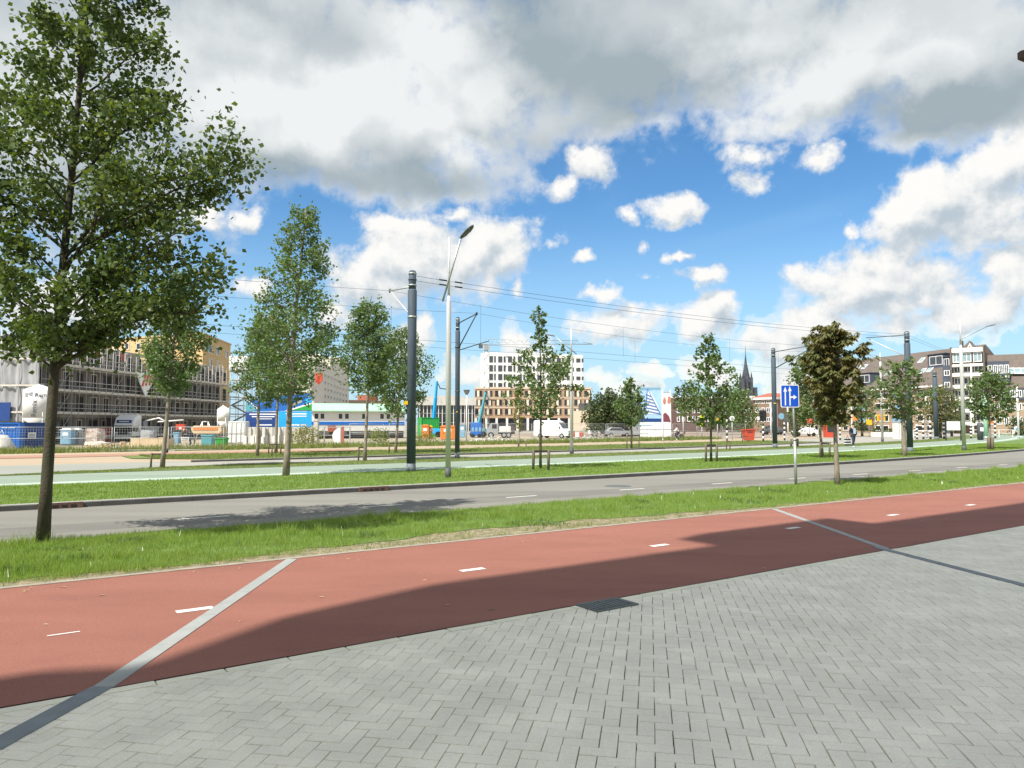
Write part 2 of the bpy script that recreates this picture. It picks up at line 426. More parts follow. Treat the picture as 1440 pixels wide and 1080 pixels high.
M['galv'] = mat('galvanised_steel', (0.42, 0.45, 0.44), 0.5, 0.12, 9, metal=0.55)
M['fencesteel'] = mat('fence_wire_steel', (0.40, 0.42, 0.42), 0.55, 0.12, 5, metal=0.4)
M['wire'] = mat('wire_copper_dark', (0.035, 0.045, 0.055), 0.5, 0.1, 5)
M['bark'] = mat('grey_brown_bark', (0.072, 0.062, 0.042), 0.95, 0.35, 7, 1.0, 26, stretch=(1, 1, 0.35), dirt=((0.05, 0.055, 0.028), 0.45, 0.65, 5))
M['bark_pale'] = mat('pale_bark', (0.25, 0.21, 0.16), 0.95, 0.3, 9, 0.8, 30, stretch=(1, 1, 0.4))
M['stake'] = mat('weathered_stake', (0.19, 0.15, 0.11), 0.9, 0.3, 6, 0.5, 40, stretch=(1, 1, 0.15))
M['strap'] = mat('black_rubber_strap', (0.025, 0.022, 0.02), 0.8, 0.2, 8)
M['leaf_poplar'] = leaf_mat('poplar_leaf', (0.046, 0.088, 0.023), (0.155, 0.215, 0.070), (0.082, 0.135, 0.038), 0.38)
M['leaf_fresh'] = leaf_mat('fresh_poplar_leaf', (0.070, 0.135, 0.044), (0.205, 0.285, 0.120), (0.12, 0.19, 0.068), 0.38)
M['leaf_ginkgo'] = leaf_mat('fan_leaf', (0.065, 0.130, 0.043), (0.165, 0.245, 0.095), (0.155, 0.205, 0.070), 0.36)
M['leaf_chestnut'] = leaf_mat('browning_chestnut_leaf', (0.085, 0.120, 0.040), (0.185, 0.190, 0.080), (0.180, 0.140, 0.055), 0.36)
M['leaf_dark'] = leaf_mat('dark_far_leaf', (0.040, 0.068, 0.022), (0.095, 0.125, 0.048), None, 0.25)
M['leaf_yellow'] = leaf_mat('yellow_green_leaf', (0.14, 0.17, 0.04), (0.26, 0.25, 0.06), None, 0.3)
M['grass'] = leaf_mat('grass_blade', (0.115, 0.225, 0.036), (0.315, 0.435, 0.100), (0.255, 0.340, 0.080), 0.38)
M['grass_dry'] = leaf_mat('dry_grass_blade', (0.13, 0.21, 0.055), (0.26, 0.32, 0.105), (0.235, 0.26, 0.095), 0.36)
M['weed'] = leaf_mat('weed_blade', (0.13, 0.19, 0.05), (0.30, 0.31, 0.12), (0.20, 0.27, 0.075), 0.38)
def plain(key, c, rough=0.6, **k): M[key] = mat(key, c, rough, **k)
plain('blue', (0.015, 0.14, 0.50), 0.5, var=0.06)
plain('deepblue', (0.018, 0.055, 0.21), 0.5, var=0.1)
plain('signblue', (0.005, 0.085, 0.55), 0.35, var=0.02)
plain('cyan', (0.02, 0.36, 0.75), 0.5, var=0.06)
plain('lightblue', (0.20, 0.37, 0.50), 0.5, var=0.1)
plain('orange', (0.60, 0.20, 0.045), 0.55, var=0.1)
plain('redorange', (0.52, 0.075, 0.04), 0.5, var=0.1)
plain('redtile', (0.36, 0.115, 0.075), 0.8, var=0.15, scale=2)
plain('yellow', (0.70, 0.44, 0.02), 0.5, var=0.06)
plain('lime', (0.52, 0.60, 0.02), 0.5, var=0.06)
plain('greenbox', (0.03, 0.33, 0.06), 0.5, var=0.08)
plain('teal', (0.10, 0.33, 0.38), 0.5, var=0.1)
plain('mint', (0.36, 0.60, 0.42), 0.6, var=0.08, stretch=(1, 6, 1), scale=1)
plain('concrete', (0.36, 0.345, 0.31), 0.9, var=0.15, scale=0.8, bump=0.2)
plain('palecon', (0.55, 0.53, 0.48), 0.9, var=0.12, scale=0.8, dirt=((0.36, 0.34, 0.30), 0.55, 0.75, 1.2))
plain('scafwall', (0.165, 0.15, 0.135), 0.9, var=0.25, scale=0.5, dirt=((0.24, 0.22, 0.20), 0.5, 0.7, 0.3))
plain('darkopening', (0.035, 0.033, 0.03), 0.8, var=0.4, scale=1)
plain('orangebrick', (0.58, 0.405, 0.195), 0.9, var=0.07, scale=1.5)
plain('tanbrick', (0.42, 0.285, 0.19), 0.9, var=0.06, scale=1.5)
plain('polebase', (0.15, 0.175, 0.195), 0.7, var=0.15, scale=6)
plain('shutter', (0.74, 0.64, 0.49), 0.8, var=0.06)
plain('terrace', (0.66, 0.61, 0.53), 0.9, var=0.1, scale=0.8)
plain('beige', (0.60, 0.49, 0.36), 0.8, var=0.06)
plain('whitewall', (0.72, 0.71, 0.665), 0.8, var=0.04)
plain('brick', (0.235, 0.165, 0.12), 0.9, var=0.12, scale=2)
plain('palebrick', (0.36, 0.265, 0.18), 0.9, var=0.1, scale=2)
plain('darkbrick', (0.12, 0.075, 0.064), 0.9, var=0.12, scale=2)
plain('rooftile', (0.145, 0.118, 0.10), 0.9, var=0.12, scale=1.2)
plain('slate', (0.07, 0.085, 0.115), 0.7, var=0.15, scale=2)
plain('stone', (0.065, 0.07, 0.085), 0.9, var=0.3, scale=0.3)
plain('plywood', (0.57, 0.44, 0.28), 0.8, var=0.12, scale=1.2)
plain('timber', (0.56, 0.52, 0.45), 0.85, var=0.15, scale=2)
plain('tube', (0.44, 0.43, 0.41), 0.55, var=0.1, metal=0.4)
plain('net', (0.33, 0.335, 0.34), 0.95, var=0.15, scale=0.8, stretch=(3, 3, 0.3))
plain('grey', (0.30, 0.31, 0.32), 0.6, var=0.1)
plain('darkgrey', (0.085, 0.09, 0.095), 0.6, var=0.12)
plain('rubber', (0.018, 0.018, 0.018), 0.85, var=0.2)
plain('skin', (0.50, 0.30, 0.21), 0.6, var=0.05)
plain('hair', (0.03, 0.02, 0.014), 0.7, var=0.2)
plain('denim', (0.035, 0.045, 0.07), 0.9, var=0.15, scale=8)
plain('navycloth', (0.022, 0.028, 0.045), 0.9, var=0.15, scale=8)
plain('lightcloth', (0.45, 0.58, 0.68), 0.9, var=0.08, scale=8)
plain('whitecloth', (0.72, 0.70, 0.66), 0.9, var=0.06, scale=8)
plain('browncloth', (0.09, 0.065, 0.05), 0.9, var=0.2, scale=8)
plain('lamp_glass', (0.30, 0.31, 0.31), 0.2, var=0.05)
M['glass'] = glass_mat('window_glass', (0.045, 0.055, 0.07))
M['glassdark'] = glass_mat('dark_window_glass', (0.022, 0.025, 0.03), 0.12)
M['glasspale'] = glass_mat('pale_window_glass', (0.26, 0.36, 0.38), 0.1)  # paler blue-grey base colour than the other panes

# ================================================================ the setting: sheets on the ground
def ribbon(name, n0, n1, s0, s1, z, material, step=2.0, kind='structure', parent=None, wob=0.0):
    """a strip following the street, its edges at n0 / n1 (numbers or functions of s)"""
    f0 = n0 if callable(n0) else (lambda s: n0)
    f1 = n1 if callable(n1) else (lambda s: n1)
    k = max(2, int((s1 - s0) / step) + 1)
    b = MB(); vs = []
    rr = random.Random(hash(name) % 1000 + 5)
    for i in range(k):
        s = s0 + (s1 - s0) * i / (k - 1)
        a, c = f0(s) + rr.uniform(-wob, wob), f1(s) + rr.uniform(-wob, wob)
        for j in range(4): vs.append(SN(s, a + (c - a) * j / 3, z))
    fs = [(i * 4 + j, i * 4 + j + 4, i * 4 + j + 5, i * 4 + j + 1) for i in range(k - 1) for j in range(3)]
    b.add(vs, fs)
    o = b.build(name, material, parent)
    if kind: o['kind'] = kind
    return o
g = MB(); g.add([(-2500, -300, -0.06), (2500, -300, -0.06), (2500, 4000, -0.06), (-2500, 4000, -0.06)], [(0, 1, 2, 3)])
tag(g.build('ground', M['ground']), kind='structure')
pave = tag(ribbon('pavement', -14, 6.26, -30, 60, -0.030, M['joint']), kind='structure')
bike = ribbon('bike_path', 6.207, 10.62, -30, 80, 0.0, M['red'])
ribbon('verge_soil', 10.60, 14.6, -30, 90, -0.012, M['soil'])
ribbon('path_edging', 10.60, 10.69, -30, 80, 0.010, M['edging'])
ribbon('verge_turf', lambda s: 11.08 + 0.62 * math.exp(-((s - 8.2) / 4.2) ** 2) + 0.10 * math.sin(s * 2.1) + 0.07 * math.sin(s * 5.3), 14.58, -30, 90, -0.004, M['turf'], step=0.4)
road = ribbon('road', 14.45, 20.1, -40, 150, -0.008, M['asph'])
ribbon('road_worn_band', 15.55, 16.75, -40, 60, -0.006, M['asph_dark'], wob=0.05)
median = ribbon('median', 20.2, 27.6, -40, 150, 0.03, M['turf'])
ribbon('green_path', 27.5, 33.75, -40, 180, 0.0, M['green'])
ribbon('green_path_band', 28.3, 29.15, -40, 180, 0.004, M['greenband'])
ribbon('inner_verge', 33.7, lambda s: 34.0 + 3.2 * min(1, max(0, (s + 1) / 9)), -1, 170, 0.012, M['turf_dry'])
ribbon('far_road', 36.9, 40.6, 6, 170, -0.004, M['farroad'])
ribbon('far_verge', lambda s: 41.0 + max(0, (12 - s)) * 0.9, 51.0, 6, 75, 0.02, M['turf_dry'], step=1.0)
ribbon('sandy_path', 50.8, 58.2, -40, 170, 0.006, M['sand'])
ribbon('pink_path', 50.8, 54.6, -40, 22, 0.0105, M['pinkpath'], wob=0.12)
ribbon('crossing', 33.6, 52.0, -40, 9.5, -0.012, M['sand'])
M['crossgrey'] = mat('worn_grey_crossing', (0.285, 0.295, 0.255), 0.9, 0.1, 0.5, stretch=ST2)
ribbon('crossing_grey_band', 35.0, 42.0, -40, 8.0, -0.008, M['crossgrey'])
ribbon('site_ground', 57.8, 120, -40, 70, -0.010, M['site'], step=4)
ribbon('far_square', 57.8, 120, 70, 170, -0.012, M['square'], step=4)
ribbon('far_lane', 40.5, 51, 74, 170, -0.006, M['farroad'], step=4)

# ---- herringbone pavers, each with its own edges
def clip(poly, fn):
    out = []
    for i in range(len(poly)):
        a, b = poly[i], poly[(i + 1) % len(poly)]
        fa, fb_ = fn(a), fn(b)
        if fa >= 0: out.append(a)
        if (fa >= 0) != (fb_ >= 0):
            t = fa / (fa - fb_); out.append((a[0] + (b[0] - a[0]) * t, a[1] + (b[1] - a[1]) * t))
    return out
BW = 0.1105
Q = math.sqrt(0.5)
OFF = (3.001 - 0.02, 4.2096)
def uv2sn(u, v): return (OFF[0] + (v + u) * Q * BW, OFF[1] + (u - v) * Q * BW)
S1 = [(-0.75, 4.58), (0.66, 6.25)]            # the two dark inset strips on the pavement
S2 = [(11.33, 6.42), (9.6, 2.85), (8.1, -0.3)]
bricks = []
for a in range(-190, 200):
    for b in range(-100, 100):
        for (v0, u0, v1, u1) in ((a + 2 * b, -a + 2 * b, a + 2 * b + 1, -a + 2 * b + 2), (a + 2 * b + 1, -a + 2 * b + 1, a + 2 * b + 3, -a + 2 * b + 2)):
            s, n = uv2sn((u0 + u1) / 2, (v0 + v1) / 2)
            if not (-2.4 < s < 34 and -3.2 < n < 6.2): continue
            if n < 0.06 * s * s - 0.55 * s + 2.2 and n < 3.4 - 0.55 * (s - 2.5) * (1 if s < 6 else 0.55) and n < -3.0: continue
            x, y = DX * s + NX * n, DY * s + NY * n
            if y < 2.3 or abs(x) > 0.76 * y + 2.6: continue
            j = 0.0028
            q = [uv2sn(u, v) for (u, v) in ((u0 + j / BW, v0 + j / BW), (u0 + j / BW, v1 - j / BW), (u1 - j / BW, v1 - j / BW), (u1 - j / BW, v0 + j / BW))]
            if n > 5.9: q = clip(q, lambda p: 6.075 - p[1])
            if len(q) < 3: continue
            bricks.append((y if abs(x) < 0.72 * y and y > 3.3 else y + 50, q))
bricks.sort(key=lambda t: t[0])
def brick_arrays(q, rr):
    """bevelled cap: 8 top/edge verts + sides, flat shaded"""
    n = len(q)
    cx = sum(p[0] for p in q) / n; cy = sum(p[1] for p in q) / n
    jx, jy, ja = rr.uniform(-0.0013, 0.0013), rr.uniform(-0.0013, 0.0013), rr.uniform(-0.007, 0.007)
    dz = rr.uniform(-0.0016, 0.0016); tx, ty = rr.uniform(-0.004, 0.004), rr.uniform(-0.004, 0.004)
    vs = []
    for (k, zz) in ((1.0, -0.03), (1.0, -0.0035), (0.0, 0.0)):
        for p in q:
            ox, oy = p[0] - cx, p[1] - cy
            l = max(1e-4, math.hypot(ox, oy)); f = 1.0 if k else max(0.2, (l - 0.0055) / l)
            w = SN(cx + jx + ox * f - oy * f * ja, cy + jy + oy * f + ox * f * ja)
            vs.append((w.x, w.y, zz + dz + tx * ox + ty * oy))
    fs = []
    for r_ in range(2):
        for i in range(n): fs.append((r_ * n + i, r_ * n + (i + 1) % n, (r_ + 1) * n + (i + 1) % n, (r_ + 1) * n + i))
    fs.append(tuple(2 * n + i for i in range(n)))
    return vs, [tuple(reversed(f)) for f in fs]
rr = random.Random(3)
mass = MB()
for i, (y, q) in enumerate(bricks):
    vs, fs = brick_arrays(q, rr)
    if i < 296:
        MB().add(vs, fs).build('brick', M['paver'], pave)
    else: mass.add(vs, fs)
tag(mass.build('brick_field', M['paver'], pave), kind='stuff')
# edging course along the red path
ec = MB()
for i in range(int(36 / 0.5)):
    s0 = -2.5 + i * 0.5
    vs, fs = brick_arrays([(s0 + 0.005, 6.084), (s0 + 0.005, 6.184), (s0 + 0.495, 6.184), (s0 + 0.495, 6.084)], rr)
    ec.add(vs, fs)
tag(ec.build('edging_course', M['paver_row'], pave), kind='stuff')
mb_far = MB().add([SN(33.5, -6, -0.001), SN(60, -6, -0.001), SN(60, 6.19, -0.001), SN(33.5, 6.19, -0.001)], [(0, 1, 2, 3)])
mb_far.build('far_paving', M['paver_row'], pave)
# inset strips
def strip_obj(name, pts, w, z, material, parent):
    b = MB()
    for i in range(len(pts) - 1):
        p, q = Vector(pts[i]), Vector(pts[i + 1]); t = (q - p); L = t.length; t.normalize(); nn = Vector((-t.y, t.x)) * w / 2
        k = max(1, int(L / 1.0))
        for j in range(k):
            a, c = p + t * (L * j / k + 0.004), p + t * (L * (j + 1) / k - 0.004)
            o = [SN(*(a - nn)), SN(*(c - nn)), SN(*(c + nn)), SN(*(a + nn))]
            b.add([(v.x, v.y, z - 0.012) for v in o] + [(v.x, v.y, z) for v in o], [(4, 5, 6, 7), (0, 1, 5, 4), (1, 2, 6, 5), (2, 3, 7, 6), (3, 0, 4, 7)])
    return b.build(name, material, parent)
strip_obj('inset_strip', S1, 0.16, 0.008, M['darkstrip'], pave)
strip_obj('inset_strip', S2, 0.13, 0.008, M['darkstrip'], pave)
strip_obj('inset_strip', [(0.66, 6.24), (3.46, 10.58)], 0.15, 0.007, M['strip'], bike)
strip_obj('inset_strip', [(11.30, 6.24), (14.5, 10.58)], 0.12, 0.007, M['strip'], bike)
strip_obj('inset_strip', [(25.2, 6.24), (27.6, 10.58)], 0.12, 0.007, M['strip'], bike)
# painted dashes
def dash(name, s, n, L, w, z, parent, slant=0.0):
    b = MB().add([SN(s - L / 2 - slant, n - w / 2, z), SN(s + L / 2 - slant, n - w / 2, z), SN(s + L / 2 + slant, n + w / 2, z), SN(s - L / 2 + slant, n + w / 2, z)], [(0, 1, 2, 3)])
    return b.build(name, M['white_paint'], parent)
for i in range(18):
    dash('lane_dash', 3.5 + 4.0 * (i - 4), 16.36 - 0.010 * max(0, i - 4) * 4, 1.0, 0.10, -0.003, road)
for i in range(14):
    if i == 0: continue
    dash('path_dash', 1.7 + 3.48 * (i - 1), 8.28 if i == 1 else 8.46, 0.36, 0.12, 0.005, bike)
dash('path_dash', 0.52, 8.02, 0.26, 0.03, 0.005, bike)
# kerb stones along the road (each a stone) and the far kerb
def kerb(name, n0, s0, s1, step, h, w, label_kind='structure'):
    root = bpy.data.objects.new(name, None); link(root); root['kind'] = 'structure'
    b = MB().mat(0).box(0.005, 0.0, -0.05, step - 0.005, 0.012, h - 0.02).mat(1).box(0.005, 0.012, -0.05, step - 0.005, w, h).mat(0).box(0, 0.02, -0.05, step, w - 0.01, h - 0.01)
    me = b.mesh('kerb_stone', [M['kerbface'], M['kerb']])
    s = s0
    while s < s1:
        p, q = SN(s, n0), SN(s + step, n0)
        inst(me, 'kerb_stone', root, p, (0, 0, math.atan2(q.y - p.y, q.x - p.x)))
        s += step
    return root
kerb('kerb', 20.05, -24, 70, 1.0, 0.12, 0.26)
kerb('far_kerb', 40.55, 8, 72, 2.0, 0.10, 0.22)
# drain inlets in the kerb and covers
def inlet(s, lab):
    t = thing('kerb_drain', lab, 'drain', SN(s, 20.0, 0), math.atan2(DY, DX), 'drains set in the kerb')
    MB().box(-0.45, -0.03, 0, 0.45, 0.04, 0.125).build('housing', mat('rusty_iron', (0.13, 0.075, 0.055), 0.8, 0.3, 9), t)
    for k in range(4): MB().box(-0.34 + k * 0.18, -0.034, 0.02, -0.22 + k * 0.18, -0.028, 0.075).build('slot', M['black'], t)
inlet(1.15, 'rusty drain inlet in the kerb beside the big foreground trunk')
inlet(8.9, 'rusty drain inlet in the kerb left of the thick dark pole')
t = thing('drain_cover', 'dark iron drain cover at the edge of the red path', 'drain cover', SN(5.36, 6.02, 0.004), math.atan2(DY, DX))
MB().box(-0.29, -0.19, -0.02, 0.29, 0.17, 0.010).build('frame', M['iron'], t)
b = MB()
for k in range(9): b.box(-0.25 + k * 0.057, -0.15, 0.010, -0.217 + k * 0.057, 0.13, 0.016)
b.build('grate', M['iron'], t)
tag(MB().path([SN(15.9, 17.3, -0.02), SN(15.9, 17.3, 0.0)], 0.42, 20).build('manhole_cover', M['iron']), 'round iron manhole cover flush in the grey road', 'manhole cover')

# a little litter and fallen leaves on the path
rl_ = np.random.default_rng(21)
k_ = 90; s_ = rl_.uniform(0, 22, k_); n_ = np.where(rl_.uniform(0, 1, k_) < 0.55, 10.5 - np.abs(rl_.normal(0, 0.25, k_)), rl_.uniform(6.3, 10.4, k_))
V_ = []
for s1, n1 in zip(s_, n_):
    p = SN(s1, n1, 0.006); a_ = rl_.uniform(0, 6.28); L_ = rl_.uniform(0.015, 0.045); c_, d_ = math.cos(a_) * L_, math.sin(a_) * L_
    V_ += [(p.x - c_, p.y - d_, p.z), (p.x + d_ * .45, p.y - c_ * .45, p.z + .006), (p.x + c_, p.y + d_, p.z + .002), (p.x - d_ * .45, p.y + c_ * .45, p.z + .004)]
M['litter'] = mat('dry_leaf_litter', (0.40, 0.31, 0.17), 0.9, 0.3, 9, isl=0.45)
lo_ = bpy.data.objects.new('fallen_leaves', np_mesh('fallen_leaves', np.array(V_), np.arange(4 * k_).reshape(-1, 4), M['litter'], 4)); link(lo_); lo_['kind'] = 'stuff'

# ================================================================ grass
def vnoise(s, n, f=1.0, seed=0):
    return (np.sin(s * 1.7 * f + seed) * np.cos(n * 2.3 * f - seed) + np.sin(s * 0.61 * f + n * 1.1 * f + 2 * seed) + 0.7 * np.sin(s * 3.9 * f - n * 3.1 * f + seed)) / 2.7
def blades(name, cnt, sampler, h, w, material, kind='stuff', bend_=0.5, z0=0.0):
    s, n = sampler(cnt)
    c = np.where(s > 15, (np.minimum(s, 150) - 15) ** 2 / 616.0, 0.0)
    tt = np.clip((n - 16.2) / 3.4, 0, 1); n = n + c * tt * tt * (3 - 2 * tt)
    x = DX * s + NX * n; y = DY * s + NY * n
    k = len(s)
    hh = h * rng.uniform(0.45, 1.25, k) * np.clip(0.85 + 0.55 * vnoise(s, n, 1.9, 4) + 0.3 * vnoise(s, n, 5.3, 1), 0.25, 1.7); ww = w * rng.uniform(0.6, 1.4, k) * np.clip(y / 16.0, 1, 4)
    th = rng.uniform(0, 2 * math.pi, k); ln = rng.uniform(0, bend_, k) * hh; la = rng.uniform(0, 2 * math.pi, k)
    base = np.stack([x, y, np.full(k, z0)], 1)
    dv = np.stack([np.cos(th), np.sin(th), np.zeros(k)], 1) * ww[:, None] / 2
    tip = base + np.stack([np.cos(la) * ln, np.sin(la) * ln, hh], 1)
    V = np.stack([base - dv, base + dv, tip], 1).reshape(-1, 3)
    F = np.arange(3 * k).reshape(-1, 3)
    o = bpy.data.objects.new(name, np_mesh(name, V, F, material, 3)); link(o)
    o['kind'] = kind
    return o
def smp_near(k):
    u = rng.uniform(0, 1, k); s = -1.5 + 46 * u ** 1.7
    n = rng.uniform(10.72, 14.62, k)
    edge = 10.84 + 0.80 * np.exp(-((s - 8.2) / 4.2) ** 2) + 0.22 * vnoise(s, 0 * s, 1.6, 1) + 0.15 * vnoise(s, 0 * s, 5, 2)
    keep = (n > edge) | (rng.uniform(0, 1, k) < 0.10)
    return s[keep], n[keep]
blades('verge_grass', 230000, smp_near, 0.085, 0.0065, M['grass'])
def smp_tuft(k):
    c = rng.uniform(0, 1, (60, 2)); cs = -1 + 40 * c[:, 0] ** 1.6; cn = 11.6 + 3.0 * c[:, 1]
    i = rng.integers(0, 60, k)
    return cs[i] + rng.normal(0, 0.10, k), np.clip(cn[i] + rng.normal(0, 0.10, k), 11, 14.6)
def smp_clover(k):
    c = rng.uniform(0, 1, (46, 2)); cs = -1 + 34 * c[:, 0] ** 1.5; cn = 11.3 + 3.1 * c[:, 1]
    i = rng.integers(0, 46, k)
    return cs[i] + rng.normal(0, 0.17, k), np.clip(cn[i] + rng.normal(0, 0.14, k), 10.9, 14.6)
M['daisy'] = mat('daisy_white', (0.70, 0.70, 0.62), 0.8, 0.1, 5)
blades('broadleaf_weeds', 5200, smp_clover, 0.075, 0.030, M['leaf_fresh'], bend_=1.4)
def smp_flower(k):
    s = -1 + 32 * rng.uniform(0, 1, k) ** 1.5; return s, rng.uniform(11.2, 14.4, k)
blades('daisies', 70, smp_flower, 0.11, 0.022, M['daisy'], bend_=0.2)
blades('tall_grass_tufts', 6000, smp_tuft, 0.20, 0.009, M['grass'], bend_=0.9)
def smp_med(k):
    u = rng.uniform(0, 1, k); s = -4 + 84 * u ** 1.5
    n = rng.uniform(20.34, 27.55, k)
    return s, n
blades('median_grass', 150000, smp_med, 0.075, 0.012, M['grass'], z0=0.03)
def smp_in(k):
    u = rng.uniform(0, 1, k); s = -1 + 100 * u ** 1.4
    n = 33.75 + rng.uniform(0, 1, k) * 3.2 * np.clip((s + 1) / 9, 0.1, 1)
    return s, n
blades('inner_verge_grass', 45000, smp_in, 0.07, 0.014, M['grass_dry'])
def smp_far(k):
    u = rng.uniform(0, 1, k); s = 7 + 66 * u ** 1.3
    lo = 41.1 + np.maximum(0, 12 - s) * 0.9
    return s, lo + rng.uniform(0, 1, k) * (51 - lo)
blades('far_verge_grass', 45000, smp_far, 0.08, 0.016, M['grass_dry'], z0=0.02)
def smp_weed(k):
    s = rng.uniform(-4, 78, k); n = 58.3 + np.abs(rng.normal(0, 1, k)) * 2.6
    keep = vnoise(s, n, 0.7, 3) + rng.uniform(-0.6, 0.6, k) > -0.25
    return s[keep], n[keep]
def smp_dry(k):
    s = rng.normal(8.5, 3.2, k) ; n = 10.74 + np.abs(rng.normal(0, 0.35, k)); keep = vnoise(s, n, 2.1, 7) > -0.2
    return s[keep], n[keep]
blades('dry_edge_grass', 2200, smp_dry, 0.06, 0.009, M['weed'], bend_=0.9)
blades('site_weeds', 42000, smp_weed, 0.42, 0.018, M['weed'], bend_=0.6)

# ================================================================ trees
def leaf_cloud(C, size, rs, elong=0.62, droop=0.25, jitter=0.35):
    """one folded kite per leaf; C (k,3) centres -> verts, quads"""
    k = len(C)
    th = rs.uniform(0, 2 * math.pi, k)
    el_ = rs.normal(-droop, 0.55, k)
    d = np.stack([np.cos(th) * np.cos(el_), np.sin(th) * np.cos(el_), np.sin(el_)], 1)
    r = rs.normal(0, 1, (k, 3)); r -= (r * d).sum(1)[:, None] * d; r /= np.linalg.norm(r, axis=1)[:, None] + 1e-9
    nn = np.cross(d, r)
    L = size * rs.uniform(0.65, 1.25, k)[:, None]
    Wd = L * elong * 0.5
    b = C - d * L * 0.5
    V = np.stack([b, b + d * L * 0.38 + r * Wd + nn * L * 0.06, b + d * L, b + d * L * 0.38 - r * Wd + nn * L * 0.06], 1).reshape(-1, 3)
    F = np.arange(4 * k).reshape(-1, 4)
    return V, F
def palmate(C, size, rs, fingers=6):
    Vs, Fs, o = [], [], 0
    k = len(C)
    th0 = rs.uniform(0, 2 * math.pi, k)
    sz = size * rs.uniform(0.75, 1.2, k)
    for f in range(fingers):
        th = th0 + (f - fingers / 2) * 0.62
        el_ = -0.45 - rs.uniform(0, 0.6, k)
        d = np.stack([np.cos(th) * np.cos(el_), np.sin(th) * np.cos(el_), np.sin(el_)], 1)
        r = np.stack([-np.sin(th), np.cos(th), np.zeros(k)], 1)
        L = sz[:, None]; Wd = L * 0.17
        V = np.stack([C, C + d * L * 0.6 + r * Wd, C + d * L, C + d * L * 0.6 - r * Wd], 1).reshape(-1, 3)
        Vs.append(V); Fs.append(np.arange(4 * k).reshape(-1, 4) + o); o += 4 * k
    return np.concatenate(Vs), np.concatenate(Fs)
def profile(tab, t):
    for i in range(len(tab) - 1):
        if tab[i][0] <= t <= tab[i + 1][0]:
            f = (t - tab[i][0]) / max(1e-6, tab[i + 1][0] - tab[i][0]); return tab[i][1] + (tab[i + 1][1] - tab[i][1]) * f
    return tab[-1][1]
